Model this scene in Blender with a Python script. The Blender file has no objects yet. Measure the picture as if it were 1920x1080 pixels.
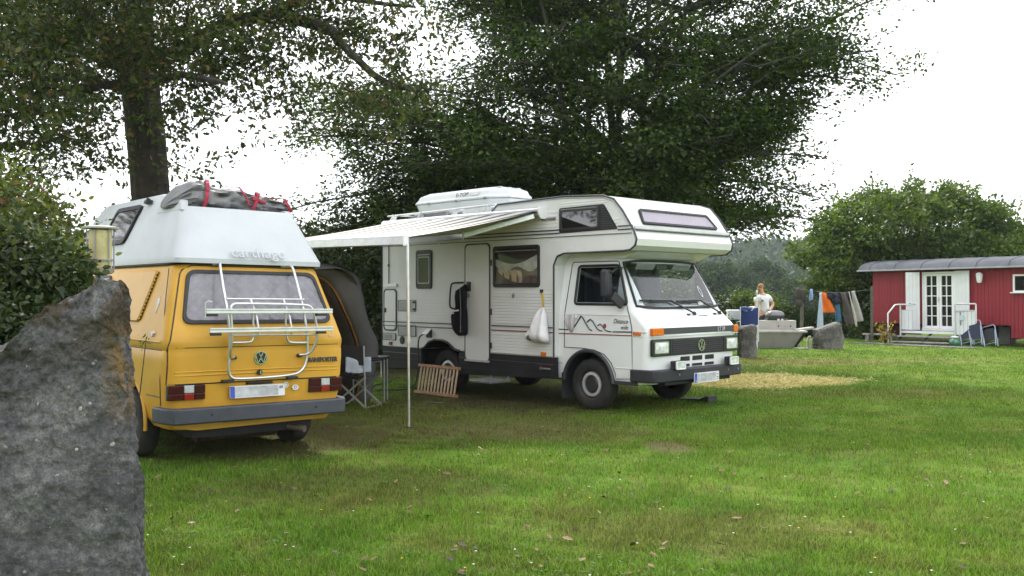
import bpy, bmesh, math, random
import numpy as np
from mathutils import Vector, Matrix, noise as mnoise

SC = bpy.context.scene
COL = SC.collection
RNG = np.random.default_rng(7)
random.seed(7)
PI = math.pi

# ---------------------------------------------------------------- camera, world, sun, exposure
cam_d = bpy.data.cameras.new("camera")
cam_d.sensor_width = 36.0
cam_d.lens = 33.0
cam_d.clip_start = 0.05
cam_d.clip_end = 4000.0
cam_o = bpy.data.objects.new("camera", cam_d)
COL.objects.link(cam_o)
cam_o.location = (0, 0, 1.6)
cam_o.rotation_euler = (math.radians(90.195), 0, 0)
SC.camera = cam_o

SUN_EL, SUN_AZ = math.radians(47), math.radians(-8)      # azimuth clockwise from +Y
W = bpy.data.worlds.new("World")
SC.world = W
W.use_nodes = True
nt = W.node_tree
nt.nodes.clear()
wo = nt.nodes.new("ShaderNodeOutputWorld")
bg = nt.nodes.new("ShaderNodeBackground")
sky = nt.nodes.new("ShaderNodeTexSky")
sky.sky_type = 'NISHITA'
sky.sun_disc = False
sky.sun_elevation = SUN_EL
sky.sun_rotation = SUN_AZ
sky.air_density = 1.0
sky.dust_density = 2.0
tc = nt.nodes.new("ShaderNodeTexCoord")
nz = nt.nodes.new("ShaderNodeTexNoise")
nz.inputs["Scale"].default_value = 2.2
nz.inputs["Detail"].default_value = 5
nz.inputs["Roughness"].default_value = 0.55
rp = nt.nodes.new("ShaderNodeValToRGB")
rp.color_ramp.elements[0].position = 0.22
rp.color_ramp.elements[0].color = (0.45, 0.45, 0.45, 1)
rp.color_ramp.elements[1].position = 0.48
rp.color_ramp.elements[1].color = (1, 1, 1, 1)
mx = nt.nodes.new("ShaderNodeMix")
mx.data_type = 'RGBA'
mx.inputs[7].default_value = (12.6, 12.8, 13.2, 1)         # overcast cloud, same units as the sky texture
nt.links.new(tc.outputs["Generated"], nz.inputs["Vector"])
nt.links.new(nz.outputs["Fac"], rp.inputs["Fac"])
nt.links.new(rp.outputs["Color"], mx.inputs[0])
nt.links.new(sky.outputs["Color"], mx.inputs[6])
nt.links.new(mx.outputs[2], bg.inputs["Color"])
bg.inputs["Strength"].default_value = 0.11
nt.links.new(bg.outputs[0], wo.inputs[0])

sun_d = bpy.data.lights.new("sun", 'SUN')
sun_d.energy = 2.9
sun_d.angle = math.radians(6)
sun_d.color = (1.0, 0.95, 0.87)
sun_o = bpy.data.objects.new("sun", sun_d)
COL.objects.link(sun_o)
_sd = Vector((math.sin(SUN_AZ) * math.cos(SUN_EL), math.cos(SUN_AZ) * math.cos(SUN_EL), math.sin(SUN_EL)))
sun_o.rotation_euler = _sd.to_track_quat('Z', 'Y').to_euler()
sun_o.location = _sd * 60

SC.view_settings.view_transform = 'Standard'
SC.view_settings.look = 'None'
SC.view_settings.gamma = 1.0
SC.view_settings.exposure = 0.86
SC.view_settings.use_curve_mapping = False
try:
    SC.cycles.use_denoising = True
    SC.cycles.max_bounces = 8
    SC.cycles.transparent_max_bounces = 12
    SC.cycles.sample_clamp_indirect = 6.0
except Exception:
    pass

# ---------------------------------------------------------------- materials
def new_mat(name):
    m = bpy.data.materials.new(name)
    m.use_nodes = True
    m.node_tree.nodes.clear()
    return m, m.node_tree

def N(t, kind, **kw):
    n = t.nodes.new(kind)
    for k, v in kw.items():
        if k in n.inputs:
            n.inputs[k].default_value = v
        else:
            setattr(n, k, v)
    return n

def rgb(c):
    return (c[0], c[1], c[2], 1.0)

MATS = {}
def mat(name, c, rough=0.5, metal=0.0, var=0.12, scale=4.0, bump=0.0, bscale=60.0, spec=0.5, coat=0.0, c2=None, dirt=0.0, dirtc=(0.06, 0.055, 0.045), ior=None, dscale=2.0):
    if name in MATS:
        return MATS[name]
    m, t = new_mat(name)
    out = N(t, "ShaderNodeOutputMaterial")
    p = N(t, "ShaderNodeBsdfPrincipled")
    p.inputs["Roughness"].default_value = rough
    p.inputs["Metallic"].default_value = metal
    p.inputs["Specular IOR Level"].default_value = spec
    p.inputs["Coat Weight"].default_value = coat
    p.inputs["Coat Roughness"].default_value = 0.08
    if ior:
        p.inputs["IOR"].default_value = ior
    t.links.new(p.outputs[0], out.inputs[0])
    co = N(t, "ShaderNodeTexCoord")
    n1 = N(t, "ShaderNodeTexNoise", Scale=scale, Detail=6.0, Roughness=0.6)
    t.links.new(co.outputs["Object"], n1.inputs["Vector"])
    r = N(t, "ShaderNodeValToRGB")
    a = c2 if c2 else [x * (1 - var) for x in c]
    b = c if c2 else [min(1, x * (1 + var)) for x in c]
    r.color_ramp.elements[0].position = 0.32
    r.color_ramp.elements[1].position = 0.68
    r.color_ramp.elements[0].color = rgb(a)
    r.color_ramp.elements[1].color = rgb(b)
    t.links.new(n1.outputs["Fac"], r.inputs["Fac"])
    col = r.outputs["Color"]
    if dirt > 0:
        n2 = N(t, "ShaderNodeTexNoise", Scale=dscale, Detail=9.0, Roughness=0.72)
        t.links.new(co.outputs["Object"], n2.inputs["Vector"])
        r2 = N(t, "ShaderNodeValToRGB")
        r2.color_ramp.elements[0].position = 0.48
        r2.color_ramp.elements[0].color = (0, 0, 0, 1)
        r2.color_ramp.elements[1].position = 0.78
        r2.color_ramp.elements[1].color = (dirt, dirt, dirt, 1)
        t.links.new(n2.outputs["Fac"], r2.inputs["Fac"])
        q = N(t, "ShaderNodeMix", data_type='RGBA')
        t.links.new(r2.outputs["Color"], q.inputs[0])
        t.links.new(col, q.inputs[6])
        q.inputs[7].default_value = rgb(dirtc)
        col = q.outputs[2]
    t.links.new(col, p.inputs["Base Color"])
    if bump > 0:
        n3 = N(t, "ShaderNodeTexNoise", Scale=bscale, Detail=5.0)
        t.links.new(co.outputs["Object"], n3.inputs["Vector"])
        b3 = N(t, "ShaderNodeBump", Strength=bump, Distance=0.02)
        t.links.new(n3.outputs["Fac"], b3.inputs["Height"])
        t.links.new(b3.outputs[0], p.inputs["Normal"])
    MATS[name] = m
    return m

def glass_mat(name, tint=(0.88, 0.89, 0.9), ior=1.6):
    """thin pane: sees through, mirrors by Fresnel"""
    if name in MATS:
        return MATS[name]
    m, t = new_mat(name)
    out = N(t, "ShaderNodeOutputMaterial")
    tr = N(t, "ShaderNodeBsdfTransparent", Color=rgb(tint))
    gl = N(t, "ShaderNodeBsdfGlossy", Roughness=0.03)
    fr = N(t, "ShaderNodeFresnel", IOR=ior)
    mxs = N(t, "ShaderNodeMixShader")
    ge = N(t, "ShaderNodeNewGeometry")
    inv = N(t, "ShaderNodeMath", operation='SUBTRACT'); inv.inputs[0].default_value = 1.0
    t.links.new(ge.outputs["Backfacing"], inv.inputs[1])
    ml = N(t, "ShaderNodeMath", operation='MULTIPLY')
    t.links.new(fr.outputs[0], ml.inputs[0]); t.links.new(inv.outputs[0], ml.inputs[1])
    t.links.new(ml.outputs[0], mxs.inputs[0])
    t.links.new(tr.outputs[0], mxs.inputs[1])
    t.links.new(gl.outputs[0], mxs.inputs[2])
    t.links.new(mxs.outputs[0], out.inputs[0])
    MATS[name] = m
    return m

def leaf_mat(name, dark, mid, light, odd=None, odd_at=0.94, trans=0.35, spec=0.3):
    if name in MATS:
        return MATS[name]
    m, t = new_mat(name)
    out = N(t, "ShaderNodeOutputMaterial")
    at = N(t, "ShaderNodeAttribute", attribute_name="rnd")
    r = N(t, "ShaderNodeValToRGB")
    r.color_ramp.elements[0].color = rgb(dark)
    r.color_ramp.elements[1].color = rgb(light)
    r.color_ramp.elements[1].position = odd_at - 0.02 if odd else 1.0
    e = r.color_ramp.elements.new(0.5)
    e.color = rgb(mid)
    if odd:
        e = r.color_ramp.elements.new(odd_at)
        e.color = rgb(odd)
    t.links.new(at.outputs["Fac"], r.inputs["Fac"])
    p = N(t, "ShaderNodeBsdfPrincipled", Roughness=0.5)
    p.inputs["Specular IOR Level"].default_value = spec
    t.links.new(r.outputs["Color"], p.inputs["Base Color"])
    mul = N(t, "ShaderNodeMix", data_type='RGBA', blend_type='MULTIPLY')
    mul.inputs[0].default_value = 1.0
    mul.inputs[7].default_value = (1.5, 1.6, 0.6, 1)
    t.links.new(r.outputs["Color"], mul.inputs[6])
    tl = N(t, "ShaderNodeBsdfTranslucent")
    t.links.new(mul.outputs[2], tl.inputs["Color"])
    ms = N(t, "ShaderNodeMixShader")
    ms.inputs[0].default_value = trans
    t.links.new(p.outputs[0], ms.inputs[1])
    t.links.new(tl.outputs[0], ms.inputs[2])
    t.links.new(ms.outputs[0], out.inputs[0])
    MATS[name] = m
    return m

def stripe_mat(name, c1, c2, period, frac, axis=0, rough=0.7):
    m, t = new_mat(name)
    out = N(t, "ShaderNodeOutputMaterial")
    p = N(t, "ShaderNodeBsdfPrincipled", Roughness=rough)
    t.links.new(p.outputs[0], out.inputs[0])
    co = N(t, "ShaderNodeTexCoord")
    sx = N(t, "ShaderNodeSeparateXYZ")
    t.links.new(co.outputs["Object"], sx.inputs[0])
    d = N(t, "ShaderNodeMath", operation='DIVIDE')
    d.inputs[1].default_value = period
    t.links.new(sx.outputs[axis], d.inputs[0])
    f = N(t, "ShaderNodeMath", operation='FRACT')
    t.links.new(d.outputs[0], f.inputs[0])
    g = N(t, "ShaderNodeMath", operation='LESS_THAN')
    g.inputs[1].default_value = frac
    t.links.new(f.outputs[0], g.inputs[0])
    q = N(t, "ShaderNodeMix", data_type='RGBA')
    q.inputs[6].default_value = rgb(c1)
    q.inputs[7].default_value = rgb(c2)
    t.links.new(g.outputs[0], q.inputs[0])
    t.links.new(q.outputs[2], p.inputs["Base Color"])
    MATS[name] = m
    return m

# ---------------------------------------------------------------- objects, properties
def tag(o, label=None, cat=None, group=None, kind=None):
    if label: o["label"] = label
    if cat: o["category"] = cat
    if group: o["group"] = group
    if kind: o["kind"] = kind
    return o

def thing(name, label, cat, loc=(0, 0, 0), rz=0.0, group=None, rot=None, parent=None):
    o = bpy.data.objects.new(name, None)
    o.empty_display_size = 0.2
    COL.objects.link(o)
    o.location = loc
    o.rotation_euler = rot if rot else (0, 0, rz)
    if parent: o.parent = parent
    return tag(o, label, cat, group)

def sub(name, parent, loc=(0, 0, 0), rz=0.0):
    o = bpy.data.objects.new(name, None)
    o.empty_display_size = 0.1
    COL.objects.link(o)
    o.parent = parent
    o.location = loc
    o.rotation_euler = (0, 0, rz)
    return o

def copy_tree(o, parent=None):
    c = o.copy()
    COL.objects.link(c)
    if parent is not None:
        c.parent = parent
    for ch in [x for x in bpy.data.objects if x.parent == o]:
        copy_tree(ch, c)
    return c

class MB:
    """collects shapes for one mesh; a frame maps (u,v,w) to x,y,z"""
    def __init__(s):
        s.v = []; s.f = []; s.mi = []; s.cm = 0
        s.fr()
    def fr(s, o=(0, 0, 0), U=(1, 0, 0), V=(0, 1, 0), Wv=None):
        s.o = Vector(o); s.U = Vector(U).normalized(); s.V = Vector(V).normalized()
        s.Wv = Vector(Wv).normalized() if Wv else s.U.cross(s.V)
        return s
    def P(s, u, v, w=0.0):
        return s.o + s.U * u + s.V * v + s.Wv * w
    def add(s, vs, fs):
        b = len(s.v)
        s.v.extend([tuple(s.P(*p)) for p in vs])
        for f in fs:
            s.f.append([b + i for i in f]); s.mi.append(s.cm)
        return s
    def box(s, c, d, rot=None):
        hx, hy, hz = d[0] / 2, d[1] / 2, d[2] / 2
        vs = [Vector((x, y, z)) for x in (-hx, hx) for y in (-hy, hy) for z in (-hz, hz)]
        if rot:
            R = Matrix.Rotation(rot[0], 3, 'X'); R = Matrix.Rotation(rot[1], 3, 'Y') @ R; R = Matrix.Rotation(rot[2], 3, 'Z') @ R
            vs = [R @ x for x in vs]
        vs = [(x.x + c[0], x.y + c[1], x.z + c[2]) for x in vs]
        return s.add(vs, [(0, 1, 3, 2), (4, 6, 7, 5), (0, 4, 5, 1), (2, 3, 7, 6), (0, 2, 6, 4), (1, 5, 7, 3)])
    def bar(s, a, b, w, h, up=(0, 0, 1)):
        a = Vector(a); b = Vector(b); d = (b - a).normalized(); up = Vector(up)
        if abs(d.dot(up)) > .98: up = Vector((1, 0, 0))
        x = d.cross(up).normalized(); y = x.cross(d)
        vs = []
        for q in (a, b):
            for i, j in ((-1, -1), (1, -1), (1, 1), (-1, 1)):
                vs.append(tuple(q + x * (i * w / 2) + y * (j * h / 2)))
        return s.add(vs, [(3, 2, 1, 0), (4, 5, 6, 7), (0, 1, 5, 4), (1, 2, 6, 5), (2, 3, 7, 6), (3, 0, 4, 7)])
    def tube(s, pts, r, n=8, closed=False, r2=None, caps=True):
        pts = [Vector(p) for p in pts]; m = len(pts)
        vs = []; prev = None
        for i, p in enumerate(pts):
            if closed: d = (pts[(i + 1) % m] - pts[i - 1])
            else: d = pts[min(i + 1, m - 1)] - pts[max(i - 1, 0)]
            if d.length < 1e-9: d = Vector((0, 0, 1))
            d.normalize()
            if prev is None:
                up = Vector((0, 0, 1)) if abs(d.z) < .9 else Vector((1, 0, 0))
                x = d.cross(up).normalized()
            else:
                x = (prev - d * prev.dot(d))
                if x.length < 1e-6: x = d.orthogonal()
                x.normalize()
            prev = x
            y = d.cross(x)
            rr = r if r2 is None else r + (r2 - r) * i / max(1, m - 1)
            if hasattr(r, '__len__'): rr = r[i]
            for k in range(n):
                a = 2 * PI * k / n
                vs.append(tuple(p + x * (math.cos(a) * rr) + y * (math.sin(a) * rr)))
        fs = []
        for i in range(m if closed else m - 1):
            j = (i + 1) % m
            for k in range(n):
                l = (k + 1) % n
                fs.append((i * n + k, i * n + l, j * n + l, j * n + k))
        if not closed and caps:
            fs.append(tuple(range(n))[::-1]); fs.append(tuple((m - 1) * n + k for k in range(n)))
        return s.add(vs, fs)
    def loft(s, secs, closed=True, caps=True):
        n = len(secs[0]); vs = [p for q in secs for p in q]; fs = []
        for i in range(len(secs) - 1):
            for k in range(n if closed else n - 1):
                l = (k + 1) % n
                fs.append((i * n + k, i * n + l, (i + 1) * n + l, (i + 1) * n + k))
        if caps and closed:
            fs.append(tuple(range(n))[::-1]); fs.append(tuple((len(secs) - 1) * n + k for k in range(n)))
        return s.add(vs, fs)
    def prism(s, poly, w0, w1):
        return s.loft([[(u, v, w0) for u, v in poly], [(u, v, w1) for u, v in poly]])
    def ring(s, outer, inner, w0, w1):
        n = len(outer); vs = []
        for poly, w in ((outer, w0), (outer, w1), (inner, w1), (inner, w0)):
            vs += [(u, v, w) for u, v in poly]
        fs = []
        for q in range(4):
            q2 = (q + 1) % 4
            for k in range(n):
                l = (k + 1) % n
                fs.append((q * n + k, q * n + l, q2 * n + l, q2 * n + k))
        return s.add(vs, fs)
    def lathe(s, prof, c=(0, 0, 0), n=24, axis='z', loop=False):
        vs = []
        for r, h in prof:
            for k in range(n):
                a = 2 * PI * k / n
                x, y = r * math.cos(a), r * math.sin(a)
                p = {'z': (x, y, h), 'y': (x, h, y), 'x': (h, x, y)}[axis]
                vs.append((p[0] + c[0], p[1] + c[1], p[2] + c[2]))
        fs = []
        for i in range(len(prof) - 1):
            for k in range(n):
                l = (k + 1) % n
                fs.append((i * n + k, i * n + l, (i + 1) * n + l, (i + 1) * n + k))
        if loop:
            i = len(prof) - 1
            for k in range(n):
                l = (k + 1) % n
                fs.append((i * n + k, i * n + l, l, k))
        else:
            fs.append(tuple(range(n))); fs.append(tuple((len(prof) - 1) * n + k for k in range(n)))
        return s.add(vs, fs)
    def grid(s, fn, nu, nv):
        vs = [fn(i / nu, j / nv) for j in range(nv + 1) for i in range(nu + 1)]
        fs = [(j * (nu + 1) + i, j * (nu + 1) + i + 1, (j + 1) * (nu + 1) + i + 1, (j + 1) * (nu + 1) + i) for j in range(nv) for i in range(nu)]
        return s.add(vs, fs)
    def mesh(s, name, fix=True, smooth=None):
        me = bpy.data.meshes.new(name)
        me.from_pydata(s.v, [], s.f)
        if any(s.mi): me.polygons.foreach_set("material_index", s.mi)
        if fix:
            bm = bmesh.new(); bm.from_mesh(me)
            bmesh.ops.recalc_face_normals(bm, faces=bm.faces)
            bm.to_mesh(me); bm.free()
        if smooth is not None:
            me.polygons.foreach_set("use_smooth", [True] * len(me.polygons))
            me.set_sharp_from_angle(angle=math.radians(smooth))
        me.update()
        return me
    def build(s, name, m, parent=None, bevel=0, smooth=None, fix=True, seg=2, solid=0, loc=None, rot=None):
        me = s.mesh(name, fix, smooth)
        for x in (m if isinstance(m, (list, tuple)) else [m]):
            me.materials.append(x)
        o = bpy.data.objects.new(name, me)
        COL.objects.link(o)
        if parent is not None: o.parent = parent
        if loc: o.location = loc
        if rot: o.rotation_euler = rot
        if solid:
            q = o.modifiers.new("thick", 'SOLIDIFY'); q.thickness = solid; q.offset = 0
        if bevel:
            b = o.modifiers.new("edge", 'BEVEL'); b.width = bevel; b.segments = seg; b.limit_method = 'ANGLE'; b.angle_limit = math.radians(40)
            b.harden_normals = False
        return o

def dup_mesh(o, name, parent, loc=None, rot=None):
    c = bpy.data.objects.new(name, o.data)
    COL.objects.link(c)
    if parent is not None: c.parent = parent
    if loc is not None: c.location = loc
    if rot is not None: c.rotation_euler = rot
    return c

def bool_cut(o, cutter_mb, mats):
    me = cutter_mb.mesh("cutter")
    for x in mats: me.materials.append(x)
    me.polygons.foreach_set("material_index", [len(mats) - 1] * len(me.polygons))
    c = bpy.data.objects.new("cutter", me); COL.objects.link(c)
    c.parent = o.parent
    md = o.modifiers.new("cut", 'BOOLEAN'); md.operation = 'DIFFERENCE'; md.object = c; md.solver = 'EXACT'
    bpy.context.view_layer.update()
    dg = bpy.context.evaluated_depsgraph_get()
    nm = bpy.data.meshes.new_from_object(o.evaluated_get(dg))
    o.modifiers.clear()
    o.data = nm
    bpy.data.objects.remove(c); bpy.data.meshes.remove(me)

def rrect(u0, v0, u1, v1, r, n=4):
    out = []
    for cx, cy, a0 in ((u1 - r, v1 - r, 0), (u0 + r, v1 - r, 90), (u0 + r, v0 + r, 180), (u1 - r, v0 + r, 270)):
        for k in range(n + 1):
            a = math.radians(a0 + 90 * k / n)
            out.append((cx + r * math.cos(a), cy + r * math.sin(a)))
    return out

def rpoly(pts, r, n=3):
    """polygon with rounded corners"""
    out = []; m = len(pts)
    for i in range(m):
        p = Vector(pts[i]); a = (Vector(pts[i - 1]) - p); b = (Vector(pts[(i + 1) % m]) - p)
        rr = min(r, a.length * .45, b.length * .45)
        p0 = p + a.normalized() * rr; p1 = p + b.normalized() * rr
        for k in range(n + 1):
            t = k / n
            q = p0 * (1 - t) ** 2 + p * 2 * t * (1 - t) + p1 * t * t
            out.append((q.x, q.y))
    return out

def inset(poly, d):
    """shrink a convex-ish polygon about its centre by d on each axis"""
    us = [p[0] for p in poly]; vs = [p[1] for p in poly]
    cu, cv = (min(us) + max(us)) / 2, (min(vs) + max(vs)) / 2
    hu, hv = (max(us) - min(us)) / 2, (max(vs) - min(vs)) / 2
    return [(cu + (u - cu) * (hu - d) / hu, cv + (v - cv) * (hv - d) / hv) for u, v in poly]

def smooth_path(pts, it=2, closed=False):
    pts = [Vector(p) for p in pts]
    for _ in range(it):
        out = []
        m = len(pts)
        rng = range(m) if closed else range(m - 1)
        if not closed: out.append(pts[0])
        for i in rng:
            a, b = pts[i], pts[(i + 1) % m]
            out += [a * .75 + b * .25, a * .25 + b * .75]
        if not closed: out.append(pts[-1])
        pts = out
    return pts

def text(body, size, m, parent, o, U, V, extrude=0.002, name="lettering", align='LEFT', shear=0.0, sx=1.0, bevel=0.0, space=1.0):
    c = bpy.data.curves.new(name, 'FONT')
    c.body = body; c.size = size; c.extrude = extrude; c.align_x = align; c.align_y = 'CENTER'; c.shear = shear; c.bevel_depth = bevel
    c.space_character = space
    c.resolution_u = 3
    c.materials.append(m)
    tmp = bpy.data.objects.new("tmp_text", c)
    me = bpy.data.meshes.new_from_object(tmp)
    bpy.data.objects.remove(tmp); bpy.data.curves.remove(c)
    ob = bpy.data.objects.new(name, me); COL.objects.link(ob)
    ob.parent = parent
    U = Vector(U).normalized(); V = Vector(V).normalized(); Wv = U.cross(V)
    M = Matrix((U, V, Wv)).transposed().to_4x4()
    M.translation = Vector(o)
    ob.matrix_local = M @ Matrix.Diagonal((sx, 1, 1, 1))
    return ob

# shared materials
BLACK = mat("black_rubber", (0.012, 0.012, 0.013), 0.55, var=0.3, scale=9)
DARKP = mat("dark_plastic", (0.024, 0.025, 0.030), 0.55, var=0.2, spec=.3, bump=0.08, bscale=200, dirt=0.2, dirtc=(0.10, 0.095, 0.085), dscale=5)
TYRE = mat("tyre_rubber", (0.018, 0.017, 0.017), 0.85, var=0.4, scale=14, bump=0.2, bscale=80, dirt=0.6, dirtc=(0.07, 0.06, 0.045))
ALU = mat("aluminium", (0.62, 0.63, 0.65), 0.32, 0.85, var=0.1, scale=12, dirt=0.25, dirtc=(0.25, 0.24, 0.22))
STEEL = mat("grey_steel", (0.25, 0.25, 0.26), 0.45, 0.6, var=0.2, scale=10)
DARKIN = mat("dark_interior", (0.012, 0.012, 0.014), 0.8, var=0.3)
LAMPRED = mat("red_lens", (0.040, 0.003, 0.005), 0.2, var=0.15, coat=0.1, spec=.3)
LAMPBRIGHT = mat("bright_red_lens", (0.24, 0.008, 0.010), 0.12, var=0.1, coat=0.6)
LAMPCLEAR = mat("clear_lens", (0.42, 0.43, 0.44), 0.1, var=0.3, scale=40, coat=0.6)
ORANGE = mat("orange_lens", (0.62, 0.13, 0.01), 0.12, var=0.25, scale=30, coat=0.6)
WHITEP = mat("white_plastic", (0.72, 0.73, 0.74), 0.4, var=0.05, dirt=0.15, dirtc=(0.3, 0.29, 0.26))
GLASS = glass_mat("window_glass")
DARKGLASS = mat("dark_glass", (0.012, 0.012, 0.014), 0.04, var=0.2, spec=0.8, ior=1.7)
PLATE = mat("plate_white", (0.62, 0.63, 0.64), 0.35, var=0.04)
BLUEP = mat("plate_blue", (0.02, 0.06, 0.42), 0.4, var=0.05)

def ground_z(x, y):
    d = max(0.0, y - 35.0)
    z = -5.6 * (1 - math.exp(-(d / 26.0) ** 1.5)) if d > 0 else 0.0
    far = math.hypot(x, y)
    if far > 170:
        q = min(1.0, (far - 170) / 300.0)
        z += (23.0 + 5 * math.sin(x * 0.011) + 3 * math.sin(x * 0.027 + 1)) * (q * q * (3 - 2 * q))
    lx = abs(x) - 26
    if lx > 0 and y < 60:
        z += -0.4 * (1 - math.exp(-lx / 12))
    return z + 0.012 * math.sin(x * 1.3 + 0.4) * math.sin(y * 0.9)
# ---------------------------------------------------------------- ground, lawn
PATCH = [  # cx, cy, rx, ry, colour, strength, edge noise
    ((-0.6, 19.6), (5.6, 2.9), (0.055, 0.045, 0.028), 0.88, 0.45),  # dark soil tone standing in for the tree shade behind the motorhome
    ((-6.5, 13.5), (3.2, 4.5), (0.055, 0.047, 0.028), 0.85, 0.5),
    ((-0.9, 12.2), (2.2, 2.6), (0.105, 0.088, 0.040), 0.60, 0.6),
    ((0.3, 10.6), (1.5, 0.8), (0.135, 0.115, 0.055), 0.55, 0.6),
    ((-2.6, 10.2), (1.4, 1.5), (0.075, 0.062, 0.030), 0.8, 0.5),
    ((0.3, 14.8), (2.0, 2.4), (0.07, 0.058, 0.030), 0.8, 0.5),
    ((4.25, 16.75), (1.75, 1.3), (0.60, 0.51, 0.24), 1.0, 0.22),
    ((1.58, 9.6), (0.27, 0.42), (0.15, 0.11, 0.07), 0.7, 0.7),
    ((6.4, 21.3), (2.3, 1.3), (0.20, 0.165, 0.07), 0.6, 0.7),
    ((9.5, 21.6), (2.6, 0.8), (0.20, 0.19, 0.07), 0.4, 0.7),
    ((1.2, 6.3), (1.1, 0.6), (0.17, 0.145, 0.06), 0.5, 0.8),
    ((-1.3, 7.6), (1.2, 0.9), (0.10, 0.085, 0.035), 0.5, 0.8),
    ((5.9, 14.6), (2.2, 0.8), (0.15, 0.125, 0.05), 0.4, 0.8),
]
def lawn_color(t):
    g = N(t, "ShaderNodeNewGeometry")
    pos = g.outputs["Position"]
    def noise_ramp(scale, p0, c0, p1, c1, detail=5.0, rough=0.6):
        n = N(t, "ShaderNodeTexNoise", Scale=scale, Detail=detail, Roughness=rough)
        t.links.new(pos, n.inputs["Vector"])
        r = N(t, "ShaderNodeValToRGB")
        r.color_ramp.elements[0].position = p0; r.color_ramp.elements[0].color = rgb(c0)
        r.color_ramp.elements[1].position = p1; r.color_ramp.elements[1].color = rgb(c1)
        t.links.new(n.outputs["Fac"], r.inputs["Fac"])
        return n, r
    def mixc(f, a, b):
        q = N(t, "ShaderNodeMix", data_type='RGBA')
        if hasattr(f, "is_linked"): t.links.new(f, q.inputs[0])
        else: q.inputs[0].default_value = f
        t.links.new(a, q.inputs[6])
        if hasattr(b, "is_linked"): t.links.new(b, q.inputs[7])
        else: q.inputs[7].default_value = rgb(b)
        return q.outputs[2]
    _, base = noise_ramp(0.55, 0.3, (0.072, 0.168, 0.014), 0.72, (0.155, 0.250, 0.028))
    _, dry = noise_ramp(1.15, 0.50, (0, 0, 0), 0.72, (0.7, 0.7, 0.7), 6.0, 0.65)
    col = mixc(dry.outputs["Color"], base.outputs["Color"], (0.195, 0.185, 0.060))
    _, fine = noise_ramp(9.0, 0.45, (0, 0, 0), 0.72, (0.65, 0.65, 0.65), 4.0)
    col = mixc(fine.outputs["Color"], col, (0.130, 0.115, 0.045))
    en = N(t, "ShaderNodeTexNoise", Scale=2.6, Detail=6.0, Roughness=0.65)
    t.links.new(pos, en.inputs["Vector"])
    sx = N(t, "ShaderNodeSeparateXYZ")
    t.links.new(pos, sx.inputs[0])
    def math_(op, a, b):
        m = N(t, "ShaderNodeMath", operation=op)
        for i, q in enumerate((a, b)):
            if hasattr(q, "is_linked"): t.links.new(q, m.inputs[i])
            else: m.inputs[i].default_value = q
        return m.outputs[0]
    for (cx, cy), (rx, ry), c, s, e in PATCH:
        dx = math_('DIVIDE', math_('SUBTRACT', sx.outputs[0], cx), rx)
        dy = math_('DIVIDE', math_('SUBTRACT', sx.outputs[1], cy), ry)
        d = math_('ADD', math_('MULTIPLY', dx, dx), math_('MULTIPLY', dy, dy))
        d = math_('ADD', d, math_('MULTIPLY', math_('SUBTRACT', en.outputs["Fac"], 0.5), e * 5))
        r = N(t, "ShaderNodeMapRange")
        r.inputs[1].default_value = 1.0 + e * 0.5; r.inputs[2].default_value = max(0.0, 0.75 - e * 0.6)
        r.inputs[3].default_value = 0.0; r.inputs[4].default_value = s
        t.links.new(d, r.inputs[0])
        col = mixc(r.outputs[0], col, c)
    return col

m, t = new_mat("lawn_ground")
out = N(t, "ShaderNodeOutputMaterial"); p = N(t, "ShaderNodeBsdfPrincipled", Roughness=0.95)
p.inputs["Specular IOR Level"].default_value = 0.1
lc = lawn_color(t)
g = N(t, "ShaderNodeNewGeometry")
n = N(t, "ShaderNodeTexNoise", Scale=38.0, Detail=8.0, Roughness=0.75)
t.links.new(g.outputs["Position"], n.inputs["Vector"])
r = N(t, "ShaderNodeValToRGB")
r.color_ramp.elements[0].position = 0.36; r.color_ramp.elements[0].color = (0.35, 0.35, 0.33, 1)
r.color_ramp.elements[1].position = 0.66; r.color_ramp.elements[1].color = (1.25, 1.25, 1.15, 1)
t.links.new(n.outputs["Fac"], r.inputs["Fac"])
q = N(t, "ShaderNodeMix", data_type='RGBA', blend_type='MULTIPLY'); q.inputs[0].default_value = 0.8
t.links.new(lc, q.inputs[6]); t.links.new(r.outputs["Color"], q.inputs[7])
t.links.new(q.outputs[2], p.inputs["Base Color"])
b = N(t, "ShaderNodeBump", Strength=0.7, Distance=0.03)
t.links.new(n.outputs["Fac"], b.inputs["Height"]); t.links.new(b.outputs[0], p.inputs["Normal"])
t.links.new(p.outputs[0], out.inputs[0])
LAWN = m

def axis(lo, hi, step, far, k=1.22):
    a = list(np.arange(lo, hi + 1e-6, step))
    s = step; x = hi
    while x < far:
        s *= k; x += s; a.append(x)
    s = step; x = lo; pre = []
    while x > -far:
        s *= k; x -= s; pre.append(x)
    return np.array(pre[::-1] + a)
gx = axis(-18, 26, 0.5, 1500); gy = axis(-2, 42, 0.5, 1500)
vs = [(x, y, ground_z(x, y)) for y in gy for x in gx]
nx = len(gx)
fs = [(j * nx + i, j * nx + i + 1, (j + 1) * nx + i + 1, (j + 1) * nx + i) for j in range(len(gy) - 1) for i in range(nx - 1)]
me = bpy.data.meshes.new("ground"); me.from_pydata(vs, [], fs); me.polygons.foreach_set("use_smooth", [True] * len(fs))
me.materials.append(LAWN)
ground = bpy.data.objects.new("ground", me); COL.objects.link(ground); tag(ground, kind="structure")

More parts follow.
